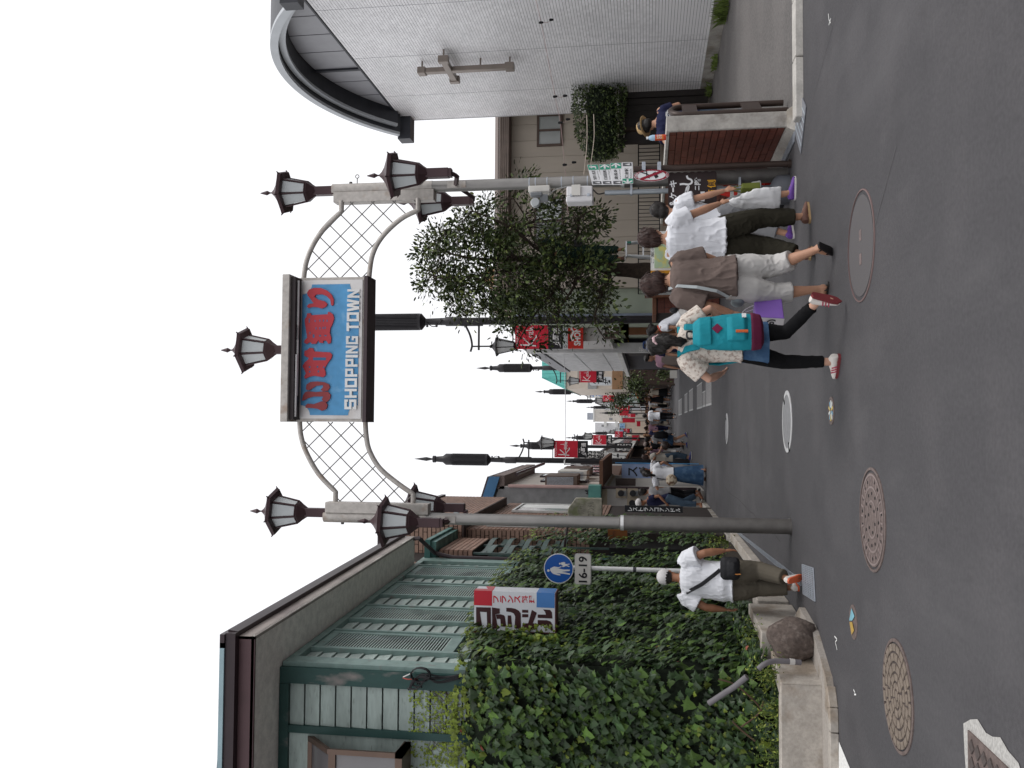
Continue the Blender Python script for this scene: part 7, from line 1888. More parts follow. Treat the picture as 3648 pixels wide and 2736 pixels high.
                sb.tube([fp(-.04, .08, -.066), fp(-.02, .085, -.03), fp(0, .13, -.028), fp(.02, .085, -.03), fp(.04, .08, -.066)], .006, 5); sb.tube([fp(-.034, -.02, -.066), fp(-.02, .02, -.0), fp(.02, .02, -.0), fp(.034, -.02, -.066)], .006, 5)
                sb.build('sandal', shoe, t)
    fuse(b, 'body', skin, t, min(res, .011) if fingers else res, it=2 if res > .012 else 3)
    # ---- trousers, skirt
    pelv = [ring_(*r, bloose*.6) for r in TOR[:4]]
    if bot:
        b = B(); loft(b, pelv)
        for s in (0, 1):
            path = [hipj[s]+V((0, 0, .02)), hipj[s].lerp(knees[s], .5), knees[s], knees[s].lerp(ank[s], .5), ank[s]]
            rr = [.094*w, .084*w, .062*w, .055*w, .045*w]
            tot = bfrac*2; P, Q = [path[0]], [rr[0]+bloose*.6]
            for i, fr in enumerate((.5, 1, 1.5, 2)):
                if fr < tot-.02: P.append(path[i+1]); Q.append(rr[i+1]+bloose)
                else:
                    pf = (.0, .5, 1, 1.5)[i]; u = (tot-pf)/.5; P.append(path[i].lerp(path[i+1], u)); Q.append(rr[i]+(rr[i+1]-rr[i])*u+bloose*1.05); break
            b.tube(P, Q, 14)
        fuse(b, 'trousers' if bfrac > .55 else 'shorts', bot, t, res, wr*.9, 11, (1, 1, .8), 1, seed)
    if skirt:
        b = B(); zt = hz+.13; zb = max(hz+.13-sk_len, .03); n = 40; secs = []
        for i in range(8):
            u = i/7; z = zt+(zb-zt)*u; rx, ry = (.135+.035*min(1, u*3)+sk_flare*u)*w, (.10+.03*min(1, u*3)+sk_flare*u*.9)*w
            secs.append((z, rx, ry, u))
        vs = []
        mid = (knees[0]+knees[1])/2
        for z, rx, ry, u in secs:
            for j in range(n):
                th = 6.28319*j/n; f = 1+.05*u*math.sin(th*7+seed)+.03*u*math.sin(th*13)
                vs.append((rx*f*math.cos(th), mid.y*.6*u+ry*f*math.sin(th), z))
        fs = [(i*n+j, i*n+(j+1) % n, (i+1)*n+(j+1) % n, (i+1)*n+j) for i in range(7) for j in range(n)]
        b.add(vs, [f[::-1] for f in fs]+[tuple(range(n)), tuple(range(8*n-1, 7*n-1, -1))]); b.build('skirt', skirt, t, smooth='auto')
    # ---- top
    if top:
        b = B(); secs = []
        zs_ = [r for r in TOR if r[2] > hem+.02]
        f0 = zs_[0]
        secs.append((T(f0[0], f0[1], hem), (max(f0[3], .150))*w+loose*1.5, (max(f0[4], .108))*w+loose*1.5, Rl))
        for r in zs_[:-1]: secs.append((T(*r[:3]), max(r[3], .142)*w+loose*(1.2 if r[2] < 1.25 else .8), max(r[4], .098 if r[2] < 1.28 else 0)*w+loose, Rl))
        r = TOR[-1]; secs.append((T(0, -.014, 1.388), .068*w+.004, .058*w+.004, Rl))
        loft(b, secs, 24)
        if sleeve > 0:
            for s in (0, 1):
                e2 = sh[s].lerp(elb[s], min(1, sleeve/1.0)) if sleeve <= 1 else elb[s]
                P, Q = [sh[s]+(T(0, 0, 1.3)-sh[s])*.25, sh[s].lerp(elb[s], .15), e2], [.062*w+loose, .062*w+loose*.9, .056*w+loose*1.3]
                if sleeve > 1: P.append(elb[s].lerp(wri[s], sleeve-1)); Q.append(.046+loose)
                b.tube(P, Q, 14)
        fuse(b, 'shirt', top, t, res, wr*1.35, 13, (1, 1, .33), 1, seed+9)
    # ---- hair
    if hair:
        b = B()
        if style in ('short', 'bob', 'pony', 'crop', 'long', 'bun'):
            ellip(b, hp(0, -.020, .034), (.090, .104, .098), Rh)
            ellip(b, hp(0, .040, .076), (.070, .052, .040), Rh)
        if style in ('short', 'pony', 'bun'): ellip(b, hp(0, -.05, -.03), (.082, .070, .080), Rh); [ellip(b, hp(s_*.074, -.018, .0), (.020, .05, .055), Rh) for s_ in (-1, 1)]
        if style == 'bob':
            ellip(b, hp(0, -.045, -.035), (.092, .075, .085), Rh)
            for s in (-1, 1): ellip(b, hp(s*.075, .0, -.03), (.022, .055, .075), Rh)
        if style == 'long':
            ellip(b, hp(0, -.05, -.05), (.09, .07, .11), Rh); b.tube([hp(0, -.07, -.08), hp(0, -.095, -.2), hp(0, -.085, -.30)], [.078, .07, .035], 10)
        if style == 'pony':
            b.tube([hp(-.02, -.105, .02), hp(-.05, -.15, -.0), hp(-.075, -.155, -.08), hp(-.08, -.13, -.19), hp(-.07, -.12, -.235)], [.03, .042, .048, .038, .01], 10)
        if style == 'bun': ellip(b, hp(0, -.12, .03), (.05, .045, .05), Rh)
        ho = fuse(b, 'hair', hair, t, min(res, .014), .006 if style != 'crop' else .0, 26, (1, 1, .3), 1, seed)
        if fingers and style != 'crop':
            sb = B(); vs_ = ho.data.vertices
            for q_ in range(420):
                v_ = vs_[random.randrange(len(vs_))]; p_ = v_.co.copy(); n_ = v_.normal.copy()
                dn = V((rnd(-.25, .25), rnd(-.25, .25), -1)); 
                tn = (dn-n_*dn.dot(n_)); tn = tn.normalized() if tn.length > .05 else V((0, -1, 0))
                L_n = rnd(.03, .075); w_ = tn.cross(n_).normalized()*rnd(.0015, .004)
                a_ = p_+n_*.001; m_ = p_+tn*L_n*.55+n_*rnd(.002, .008); e_ = p_+tn*L_n+n_*rnd(-.006, .010)
                sb.add([a_-w_, a_+w_, m_+w_*.8, e_, m_-w_*.8], [(0, 1, 2, 4), (4, 2, 3)])
            ss_ = sb.build('strands', hair, t, kind='stuff'); ss_.parent = ho
    # ---- face
    if face_on:
        for s in (-1, 1):
            eb = B(); ellip(eb, hp(s*.031, .083, .004), (.012, .006, .006), Rh, 8, 5); eb.build('eye', M('eye_dark', (.02, .013, .01), rough=.3), t)
            eb = B(); eb.tube([hp(s*.016, .090, .023), hp(s*.031, .091, .028), hp(s*.048, .081, .022)], .0035, 5); eb.build('eyebrow', HR_B, t)
        eb = B(); ellip(eb, hp(0, .084, -.062), (.022, .007, .0065), Rh, 10, 5); eb.build('mouth', M('lips', (.30, .095, .085), rough=.5), t)
    if hat == 'cap' or isinstance(hat, tuple) and hat[0] == 'cap':
        hm = hat[1]; b = B(); ellip(b, hp(0, -.014, .048), (.098, .114, .094), Rh, 16, 9); o = b.build('cap', hm, t, smooth='auto')
        b = B(); pts = [hp(.085*math.cos(a), .05+.12*math.sin(a), .045-.01*math.sin(a)) for a in [i*math.pi/10 for i in range(11)]]; b.prism(pts[::-1], Rh @ V((0, 0, .008))); b.build('peak', hm, o)
    elif hat and hat[0] == 'brim':
        b = B(); b.lathe([(.092, .0), (.088, .07), (.075, .092), (.02, .10)], hp(0, -.006, .03), 18, mat=Rh); o = b.build('hat', hat[1], t, smooth='auto')
        b = B(); b.lathe([(.15, -.012), (.155, -.006), (.09, .012)], hp(0, -.006, .03), 20, mat=Rh); b.build('brim', hat[1], o)
        b = B(); b.lathe([(.0935, .006), (.0925, .028)], hp(0, -.006, .03), 18, mat=Rh); b.build('hat_band', hat[2] if len(hat) > 2 else HR_B, o)
    sc_ = Hh/1.65
    place(t, loc, face, sc_)
    return dict(t=t, hp=hp, T=T, wri=wri, sh=sh, elb=elb, hc=hc, Rh=Rh, Rl=Rl, knees=knees, ank=ank, loc=loc, face=face, sc=sc_, hz=hz)
def place(t, loc, face, s):
    t.location = loc; t.rotation_euler = (0, 0, -math.radians(face)); t.scale = (s, s, s)
def item(P, name, label, cat):
    """a thing carried by person P; shapes are given in the person's own frame, finish with done()"""
    t = thing(name, (0, 0, 0), label, cat); t['_p'] = 1; del t['_p']
    return t
def done(P, t): place(t, P['loc'], P['face'], P['sc'])
def strap(b, pts, w, th=.004):
    """flat band along pts; each pt (pos, outward normal)"""
    L = []
    for i, (p, n_) in enumerate(pts):
        p, n_ = V(p), V(n_).normalized(); tt = (V(pts[min(i+1, len(pts)-1)][0])-V(pts[max(i-1, 0)][0])).normalized(); c = tt.cross(n_).normalized()
        L.append((p+c*w-n_*th, p-c*w-n_*th, p-c*w+n_*th, p+c*w+n_*th))
    vs = [q for s_ in L for q in s_]; n = len(L)
    fs = [(i*4+j, i*4+(j+1) % 4, (i+1)*4+(j+1) % 4, (i+1)*4+j) for i in range(n-1) for j in range(4)]+[(3, 2, 1, 0), tuple((n-1)*4+j for j in range(4))]
    return b.add(vs, fs)
GX = lambda x, y: G(x, y)
c_white = cloth('white', (.70, .71, .75)); c_olive = cloth('olive', (.030, .027, .019)); c_taupe = cloth('taupe', (.135, .103, .092)); c_stone = cloth('stone', (.50, .485, .47)); c_khaki = cloth('khaki', (.105, .092, .072))
c_black = cloth('black', (.010, .010, .012)); c_navy = cloth('navy', (.018, .020, .055)); c_denim = cloth('denim', (.040, .085, .165), c2=(.07, .13, .22), t2=.55, s2=6); c_jeans = cloth('jeans', (.055, .085, .125)); c_grey = cloth('grey', (.25, .25, .26)); c_beige = cloth('beige', (.46, .41, .34)); c_pink = cloth('pink', (.42, .25, .33)); c_lace = M('cloth_lace', (.62, .56, .50), rough=.9, v=.1, s=20, c2=(.36, .29, .25), t2=.56, s2=34, bump=.6, bs=80, spec=.1)
c_leg = cloth('legging', (.006, .006, .007)); c_green = cloth('dark_green', (.012, .028, .022))
sh_br = M('shoe_brown', (.12, .06, .045), rough=.7); sh_wh = M('shoe_white', (.66, .62, .58), rough=.6); sh_pu = M('shoe_purple', (.14, .06, .30), rough=.6); sh_bk = M('shoe_black', (.015, .013, .013), rough=.5); sh_bl = M('shoe_blue', (.04, .05, .22), rough=.6)
def AT(x, y, Y, z=0.):
    q = AY(x, y, Y); return V((q.x, Y, z))
# --- woman in white tee and rolled olive trousers
P1 = person('woman in white tee and rolled dark olive trousers walking away with bags', AT(2895, 838, 8.75), 38, 1.64, SK_M, HR_BR, 'short', c_white, .62, .83, .034, c_olive, .90, .030, None, shoe=sh_br, sole=M('sole_gum', (.30, .20, .10), rough=.8), rf_=(.10, .20, .075, 0, 22), lf_=(-.10, -.20, .10, 14, -8), rh=(.26, .24, .82), lh=(-.16, .30, .92), yaw=8, nod=10, res=.0095, wr=.0065, fingers=True, w=1.06)
# --- companion mostly hidden
P2 = person('woman with purple sneakers half hidden beyond the olive trousers woman', AT(2835, 775, 9.75), 55, 1.54, SK_M, HR_B, 'short', c_white, .6, .84, .025, c_grey, .86, .03, None, shoe=sh_pu, rf_=(.22, .16, .075, 0, 40), lf_=(-.15, -.10, .075, 0, -10), rh=(.30, .15, .78), yaw=-20, nod=10, lean=12, roll=3, res=.011, wr=.004, w=1.02)
# --- taupe woman
P3 = person('woman in taupe blouse and cropped pale trousers stepping in black sandals', AT(2960, 982, 7.95), -24, 1.60, SK_M, HR_BR, 'bob', c_taupe, .95, .80, .032, c_stone, .70, .028, None, shoe=sh_bk, shoe_k='sandal', lf_=(-.065, .115, .075, 0, -22), rf_=(.11, -.24, .15, 44, 8), lh=(-.31, .10, .84), rh=(.22, .16, .86), yaw=-22, nod=20, lean=4, res=.0095, wr=.0065, fingers=True, w=1.10)
# --- girl with teal backpack
P4 = person('girl in cream lace top and denim skirt over black leggings, striding', AT(2995, 1215, 7.52), -18, 1.54, SK_L, HR_B, 'pony', c_lace, .72, .84, .034, c_leg, .93, .004, c_denim, .38, .035, shoe=sh_wh, sole=M('sole_maroon', (.16, .025, .03), rough=.7), lf_=(-.142, .123, .078, 0, -30), rf_=(.229, -.292, .24, 72, -24), lh=(-.20, .26, 1.0), rh=(.24, .14, .96), yaw=-15, nod=6, lean=3, res=.0095, wr=.0045, fingers=True, w=.98, elbow_l=(-1, -.4, -.3))
# --- stout man with cap
P5 = person('stout man in white tee and khaki trousers with white cap walking away', AT(2850, 2078, 9.62), 4, 1.43, SK_T, HR_B, 'crop', c_white, .66, .76, .042, c_khaki, .93, .030, None, shoe=sh_wh, sole=M('sole_orange', (.6, .12, .05), rough=.6), lf_=(-.07, .06, .075, 0, -4), rf_=(.11, -.24, .17, 48, 6), rh=(.36, .02, .86), lh=(-.36, .05, .85), lean=9, yaw=3, nod=4, res=.0095, wr=.005, fingers=True, w=1.28, hat=('cap', M('cap_pale', (.60, .58, .58), rough=.8)))
# carried things ------------------------------------------------
def tote(P, s, label, w, h, d, m, drop=.10, name='shopping_bag', cat='bag', m2=None, turn=0., hm=None):
    t = item(P, name, label, cat); o = P['wri'][s]+V((0, .02, -.09)); c = o-V((0, 0, drop+h/2)); R2 = Matrix.Rotation(math.radians(turn), 3, 'Z')
    def q(x, y, z): return c+R2 @ V((x, y, z))
    b = B(); b.hexa([q(-w/2, -d/2, -h/2), q(w/2, -d/2, -h/2), q(w/2, d/2, -h/2), q(-w/2, d/2, -h/2), q(-w/2*.97, -d/2*.8, h/2), q(w/2*.97, -d/2*.8, h/2), q(w/2*.97, d/2*.8, h/2), q(-w/2*.97, d/2*.8, h/2)])
    b.build('bag_body', m, t, bevel=.006)
    if m2: b = B(); b.hexa([q(-w/2-.001, -d/2-.002, -h/2), q(w/2+.001, -d/2-.002, -h/2), q(w/2+.001, -d/2+.003, -h/2), q(-w/2-.001, -d/2+.003, -h/2), q(-w/2-.001, -d/2*.8-.002, h/2), q(w/2+.001, -d/2*.8-.002, h/2), q(w/2+.001, -d/2*.8+.003, h/2), q(-w/2-.001, -d/2*.8+.003, h/2)]); b.build('front_panel', m2, t)
    b = B()
    for yy in (-d/2*.7, d/2*.7): b.tube(smooth_path([q(-w*.22, yy, h/2-.01), q(-w*.14, yy*.5, h/2+drop*.7), o+V((0, 0, .01)), q(w*.14, yy*.5, h/2+drop*.7), q(w*.22, yy, h/2-.01)], 4), .005, 5)
    b.build('handle', hm or m, t)
    done(P, t); return t, q
plast = M('plastic_bag_white', (.62, .62, .63), rough=.4, v=.06, c2=(.5, .5, .5), t2=.6)
cbg = item(P1, 'carrier_bag', 'long crumpled white carrier bags hanging from the olive trousers woman', 'bag'); o_ = P1['wri'][1]+V((0, .02, -.07)); b = B()
loft(b, [(o_+V((0, 0, -.02)), .018, .012), (o_+V((.0, .0, -.10)), .06, .03), (o_+V((.02, -.01, -.25)), .115, .045), (o_+V((.03, -.015, -.42)), .13, .05), (o_+V((.035, -.015, -.50)), .12, .03)], 16)
fuse(b, 'bag_body', plast, cbg, .010, .012, 16, (1, 1, .5), 1); done(P1, cbg)
cbg = item(P1, 'carrier_bag', 'slim white bag edge trailing at the far hip of the olive trousers woman', 'bag'); o_ = V((-.19, .10, .86)); b = B()
loft(b, [(o_, .012, .012), (o_+V((-.02, -.03, -.2)), .03, .07), (o_+V((-.05, -.05, -.42)), .03, .09), (o_+V((-.06, -.05, -.46)), .02, .08)], 14)
fuse(b, 'bag_body', plast, cbg, .010, .006, 16, it=1); done(P1, cbg)
tote(P2, 1, 'green paper carrier hanging behind the white bags', .15, .20, .08, M('bag_green', (.12, .14, .02), rough=.6), .10, turn=-20)
t_, q_ = tote(P3, 0, 'purple and white paper gift bag with round black crest', .13, .24, .24, M('bag_purple', (.22, .11, .44), rough=.55), .10, turn=-78, hm=M('bag_paper', (.66, .63, .64), rough=.6))
# white gusset panel with crest
b = B(); bw, bhh, bd_ = .13, .24, .24
def gus(l, pts): return [q_(u, -bd_/2-l-.0+(.0), v) for u, v in pts]
b.add([q_(-bw/2, -bd_/2-.003, -bhh/2), q_(bw/2, -bd_/2-.003, -bhh/2), q_(bw/2*.97, -bd_/2*.8-.003, bhh/2), q_(-bw/2*.97, -bd_/2*.8-.003, bhh/2)], [(0, 1, 2, 3)]); o = b.build('white_panel', M('bag_paper', ()), None); o.parent = t_
b = B(); cc = q_(0, -bd_/2*.9-.008, -.02); ux = (q_(1, 0, 0)-q_(0, 0, 0)); ring(b, cc, .035, .05, ux, Z_, 20); ring(b, cc, .008, .022, ux, Z_, 14); o = b.build('crest', sk, None); o.parent = t_
hb = item(P3, 'shoulder_bag', 'grey shoulder bag strap with metal clasps on the taupe blouse', 'bag'); b = B()
T3 = P3['T']
strap(b, [(T3(-.10, -.02, 1.40), (0, -.3, 1)), (T3(-.125, -.10, 1.32), (0, -1, .4)), (T3(-.165, -.125, 1.15), (-.2, -1, 0)), (T3(-.20, -.10, .98), (-.5, -1, 0)), (T3(-.22, -.02, .88), (-1, -.4, 0))], .014); b.build('strap', M('strap_grey', (.34, .37, .38), rough=.5), hb)
b = B(); ellip(b, T3(-.20, .10, .80), (.03, .08, .06)); b.build('bag_body', M('bag_bluegrey', (.22, .26, .28), rough=.5), hb, smooth=True); done(P3, hb)
# teal backpack
bp = item(P4, 'backpack', 'bright teal backpack with maroon base and diamond patch worn by the girl', 'backpack')
teal, mar = M('backpack_teal', (.005, .215, .27), rough=.75, v=.1, s=6, bump=.2, bs=200), M('backpack_maroon', (.10, .008, .035), rough=.75, v=.1)
T4 = P4['T']
def bpv(x, y, z): return T4(x, -.135-y, z)
b = B()
secs = [(bpv(0, .06, .70), .125, .05), (bpv(0, .075, .74), .16, .085), (bpv(0, .08, .85), .172, .095), (bpv(0, .075, 1.0), .165, .088), (bpv(0, .068, 1.12), .15, .078), (bpv(0, .055, 1.21), .125, .058), (bpv(0, .045, 1.24), .07, .03)]
for s_ in secs: pass
loft(b, secs[1:], 20); fuse(b, 'bag_body', teal, bp, .010, .003, 16, (1, 1, .6), 1)
b = B(); loft(b, [(bpv(0, .05, .665), .10, .04), (bpv(0, .07, .69), .158, .085), (bpv(0, .08, .765), .175, .099), (bpv(0, .08, .775), .16, .09)], 20); fuse(b, 'base', mar, bp, .010, .002, 14, it=1)
b = B(); loft(b, [(bpv(0, .15, .80), .105, .02), (bpv(0, .165, .83), .12, .035), (bpv(0, .16, .93), .118, .035), (bpv(0, .15, .97), .112, .022)], 16); fuse(b, 'front_pocket', teal, bp, .008, .002, 20, it=1)
b = B(); loft(b, [(bpv(0, .13, 1.10), .135, .035), (bpv(0, .10, 1.20), .135, .065), (bpv(0, .06, 1.255), .10, .055)], 16); fuse(b, 'flap', teal, bp, .009, .002, 18, it=1)
cP = bpv(.0, .172, 1.05); 
b = B(); b.prism([cP+V((x, 0, z)) for x, z in ((0, -.045), (.045, 0), (0, .045), (-.045, 0))], (0, .012, 0)); b.build('diamond_patch', M('patch_magenta', (.16, .012, .05), rough=.8), bp)
b = B(); b.box(bpv(-.055, .205, .80), bpv(-.035, .19, .90)); b.build('orange_tab', M('tab_orange', (.55, .11, .03)), bp)
b = B(); b.box(bpv(.085, .197, .81), bpv(.12, .185, .845)); b.build('white_label', M('label_white', (.7, .7, .7)), bp)
b = B(); b.tube(smooth_path([bpv(-.03, .03, 1.24), bpv(-.03, .045, 1.30), bpv(.03, .045, 1.30), bpv(.03, .03, 1.24)], 4), .009, 6); b.build('grab_handle', sk, bp)
b = B()
for s_ in (-1, 1):
    strap(b, [(T4(s_*.09, -.135, 1.20), (0, -1, .2)), (T4(s_*.105, -.115, 1.31), (0, -1, .6)), (T4(s_*.115, -.03, 1.385), (0, -.1, 1)), (T4(s_*.115, .07, 1.345), (0, .8, .8)), (T4(s_*.12, .135, 1.22), (0, 1, .2)), (T4(s_*.15, .12, 1.02), (s_*.5, 1, 0)), (T4(s_*.175, .0, .86), (s_, 0, 0))], .028, .007)
b.build('shoulder_strap', teal, bp); done(P4, bp)
scr = item(P4, 'hair_scrunchie', 'pink and white scrunchie on the girl ponytail', 'scrunchie'); b = B()
h4 = P4['hp']; cS_ = h4(-.03, -.125, .015)
for i in range(9): a = i*.698; ellip(b, cS_+V((.03*math.cos(a), .012*math.sin(i*2.1), .036*math.sin(a))), (.018, .02, .018), None, 8, 5)
fuse(b, 'hair_scrunchie_ring', M('scrunchie', (.60, .42, .44), rough=.8, c2=(.25, .10, .13), t2=.6, s2=40), scr, .006, it=1); done(P4, scr)
# stripes on the girl's shoes
for s_ in (0, 1):
    f = ((-.142, .123, .078, 0, -30), (.229, -.292, .24, 72, -24))[s_]; Rf = Matrix.Rotation(-math.radians(f[4]), 3, 'Z') @ Matrix.Rotation(-math.radians(f[3]), 3, 'X'); b = B()
    for sx_ in (-1, 1):
        for i in range(3):
            y = .02+.026*i; b.prism([P4['ank'][s_]+Rf @ V(q) for q in ((sx_*.0385, y, -.055), (sx_*.0385, y+.012, -.055), (sx_*.034, y+.03, -.012), (sx_*.034, y+.018, -.012))], Rf @ V((sx_*.006, 0, 0)))
    o = b.build('stripe', M('stripe_red', (.40, .06, .10), rough=.6), None); o.parent = [c for c in P4['t'].children if c.name.startswith('shoe')][s_]
# man's sling bag
sb_ = item(P5, 'sling_bag', 'black sling bag across the back of the capped man', 'bag'); T5 = P5['T']
b = B(); strap(b, [(T5(-.17, -.03, 1.37), (0, -.4, 1)), (T5(-.14, -.13, 1.30), (0, -1, .3)), (T5(-.02, -.185, 1.12), (0, -1, 0)), (T5(.10, -.185, .98), (0, -1, 0)), (T5(.17, -.17, .90), (0, -1, 0))], .022, .006); b.build('strap', sk, sb_)
b = B(); loft(b, [(T5(.20, -.19, .68), .10, .05), (T5(.20, -.20, .71), .135, .075), (T5(.20, -.20, .86), .14, .07), (T5(.20, -.19, .90), .11, .04)], 16); loft(b, [(T5(.20, -.25, .71), .09, .03), (T5(.20, -.26, .74), .10, .045), (T5(.20, -.255, .81), .095, .035)], 14); fuse(b, 'bag_body', M('bag_black_nylon', (.012, .012, .014), rough=.7), sb_, .010, .004, 18); 
b = B(); b.tube([T5(.16, -.27, .76), T5(.155, -.29, .71), T5(.16, -.285, .66)], .006, 5); b.build('zip_pull', M('pull_orange', (.5, .2, .05)), sb_); done(P5, sb_)
b = B(); h5 = P5['hp']; b.lathe([(.0, 0), (.028, .002), (.03, .006)], h5(0, -.108, .02), 10, mat=P5['Rh'] @ Matrix.Rotation(math.radians(90), 3, 'X')); o = b.build('cap_opening', HR_B, None); o.parent = P5['t']
# ------------------------------------------------ people further off
def crowd(label, px, py, Y, face, Hh, **k):
    q = AY(px, py, Y); k.setdefault('res', .02); k.setdefault('wr', .004)
    return person(label, V((q.x, Y, k.pop('z', 0.))), face, Hh, **k)
st1 = dict(lf_=(-.08, .16, .075, 0, 0), rf_=(.08, -.18, .10, 22, 0)); st2 = dict(rf_=(.08, .16, .075, 0, 0), lf_=(-.08, -.18, .10, 22, 0))
A1 = crowd('woman in white tee and pale shorts leaning over goods beside brick base', 2440, 1122, 17.2, -80, 1.62, skin=SK_T, hair=HR_B, style='bun', top=c_white, sleeve=.5, hem=.92, bot=c_stone, bfrac=.34, bloose=.035, shoe=sh_bk, shoe_k='boot', lean=30, nod=-5, lh=(-.16, .42, .95), rh=(.16, .40, .90), res=.014, loose=.02)
b = B(); T_1 = A1['T']; b.lathe([(.066, 0), (.075, .02), (.066, .04)], T_1(0, -.01, 1.375), 14, mat=A1['Rl']); o = b.build('neckerchief', M('cloth_orange_red', (.55, .09, .05), rough=.8), None); o.parent = A1['t']
it_ = item(A1, 'waist_pouch', 'black pouch on the hip of the leaning woman', 'bag'); b = B(); ellip(b, T_1(.02, -.17, .98), (.12, .06, .09)); b.build('pouch', sk, it_, smooth=True); done(A1, it_)
A2 = crowd('person in pink tee and grey apron standing before the louvred shop', 2400, 1275, 21.5, 205, 1.60, skin=SK_M, hair=HR_B, style='crop', top=c_pink, sleeve=.5, bot=c_grey, lh=(-.22, .12, .84), rh=(.24, .10, .82), yaw=30)
b = B(); T_2 = A2['T']; loft(b, [(T_2(0, .03, .55), .17, .115), (T_2(0, .03, .85), .18, .118), (T_2(0, .02, 1.1), .17, .115), (T_2(0, .03, 1.24), .12, .10)], 18); o = b.build('apron', cloth('apron_taupe', (.25, .21, .19)), None, smooth='auto'); o.parent = A2['t']
crowd('person under a deep navy sun hat with white piping behind the girl', 2400, 1228, 19.5, 190, 1.62, skin=SK_M, hair=HR_B, style='short', top=c_navy, sleeve=.6, bot=c_jeans, hat=('brim', M('hat_navy', (.022, .05, .15), rough=.8), M('hat_piping', (.6, .62, .68))))
A4 = crowd('man in pale grey shirt and light trousers reading a map in profile', 2386, 1366, 55, 80, 1.70, skin=SK_M, hair=HR_BR, style='short', top=c_grey, sleeve=.5, bot=c_stone, shoe=sh_bk, lh=(-.12, .36, 1.15), rh=(.12, .36, 1.15), nod=18, **st1)
it_ = item(A4, 'paper_map', 'open white map held by the man in pale trousers', 'map'); b = B(); w0 = (A4['wri'][0]+A4['wri'][1])/2+V((0, .1, .06)); b.hexa([w0+V((x*.24, y*.01, z*.15+abs(x)*.0)) for x, y, z in ((-1, -1, -1), (1, -1, -1), (1, 1, -1), (-1, 1, -1), (-1, -1, 1), (1, -1, 1), (1, 1, 1), (-1, 1, 1))]); b.build('sheet', M('paper', (.7, .7, .7)), it_); done(A4, it_)
crowd('woman in beige blouse and long black skirt seen from behind', 2380, 1398, 57, 5, 1.62, skin=SK_M, hair=HR_BR, style='bob', top=c_beige, sleeve=.6, skirt=c_black, sk_len=.75, shoe=sh_bk, **st2)
crowd('woman in black dress with bare legs among the right hand strollers', 2379, 1424, 58, 20, 1.64, skin=SK_M, hair=HR_LB, style='long', top=c_black, sleeve=.3, skirt=c_black, sk_len=.5, shoe=sh_br, **st1)
crowd('woman in cream cardigan and dark trousers beside the black dress woman', 2374, 1446, 62, 170, 1.62, skin=SK_L, hair=HR_LB, style='long', top=c_beige, sleeve=1.4, bot=c_black, shoe=sh_bk, **st2)
crowd('woman in black top and white shorts facing along the street', 2380, 1464, 57, 175, 1.64, skin=SK_L, hair=HR_LB, style='long', top=c_black, sleeve=.4, bot=c_white, bfrac=.36, bloose=.03, shoe=sh_br, **st1)
A9 = crowd('man in white shirt and black trousers with black shoulder bag mid street', 2402, 1482, 48, 0, 1.76, skin=SK_M, hair=HR_B, style='short', top=c_white, sleeve=.7, bot=c_black, shoe=sh_bk, loose=.025, **st2)
it_ = item(A9, 'shoulder_bag', 'black bag at the side of the man in white shirt mid street', 'bag'); b = B(); ellip(b, A9['T'](-.30, .0, .74), (.08, .17, .13)); b.build('bag_body', sk, it_, smooth=True); done(A9, it_)
crowd('woman in pale grey top and beige trousers left of the white shirt man', 2382, 1509, 60, 10, 1.60, skin=SK_L, hair=HR_B, style='short', top=c_grey, sleeve=1.2, bot=c_beige, shoe=sh_br, **st1)
A11 = crowd('person in striped grey tee and jeans carrying a bright blue bag', 2376, 1524, 62, -15, 1.66, skin=SK_M, hair=HR_B, style='short', top=cloth('stripe', (.30, .34, .36), c2=(.1, .12, .14), t2=.5, s2=14), sleeve=.6, bot=c_navy, shoe=sh_bk, **st2)
it_ = item(A11, 'blue_bag', 'bright sky blue bag swinging beside the striped tee person', 'bag'); b = B(); ellip(b, A11['T'](-.16, -.18, .66), (.17, .09, .19)); b.build('bag_body', M('bag_skyblue', (.03, .35, .62), rough=.6), it_, smooth=True); done(A11, it_)
A12 = crowd('girl in denim shorts and blue sneakers with big black backpack', 2445, 1566, 34.5, -55, 1.62, skin=SK_M, hair=HR_B, style='short', top=c_grey, sleeve=.6, bot=c_denim, bfrac=.36, bloose=.03, shoe=sh_bl, res=.017, **st1)
it_ = item(A12, 'backpack', 'big black backpack on the girl in denim shorts', 'backpack'); b = B(); T_ = A12['T']; loft(b, [(T_(0, -.20, .78), .15, .09), (T_(0, -.22, .95), .19, .13), (T_(0, -.20, 1.18), .17, .11), (T_(0, -.18, 1.30), .10, .06)], 16); fuse(b, 'bag_body', c_black, it_, .016, .004); done(A12, it_)
A13 = crowd('person in black with brown bag and pale cap behind the backpack girl', 2430, 1584, 38, -50, 1.66, skin=SK_M, hair=HR_B, style='short', top=c_black, sleeve=.9, bot=c_black, shoe=sh_bk, hat=('cap', M('cap_taupe', (.3, .24, .22), rough=.8)), **st2)
it_ = item(A13, 'brown_bag', 'tan shoulder bag on the person in black', 'bag'); b = B(); ellip(b, A13['T'](.26, .02, .95), (.07, .17, .12)); b.build('bag_body', M('bag_tan', (.28, .19, .11), rough=.7), it_, smooth=True); done(A13, it_)
A14 = crowd('woman in long pale tunic over jeans standing side on by the lamp', 2457, 1630, 32, 75, 1.70, skin=SK_L, hair=HR_BR, style='bob', top=cloth('tunic', (.46, .43, .385)), sleeve=.5, hem=.62, loose=.03, bot=c_jeans, shoe=sh_bl, lh=(-.08, .30, 1.02), rh=(.06, .30, 1.0), res=.016)
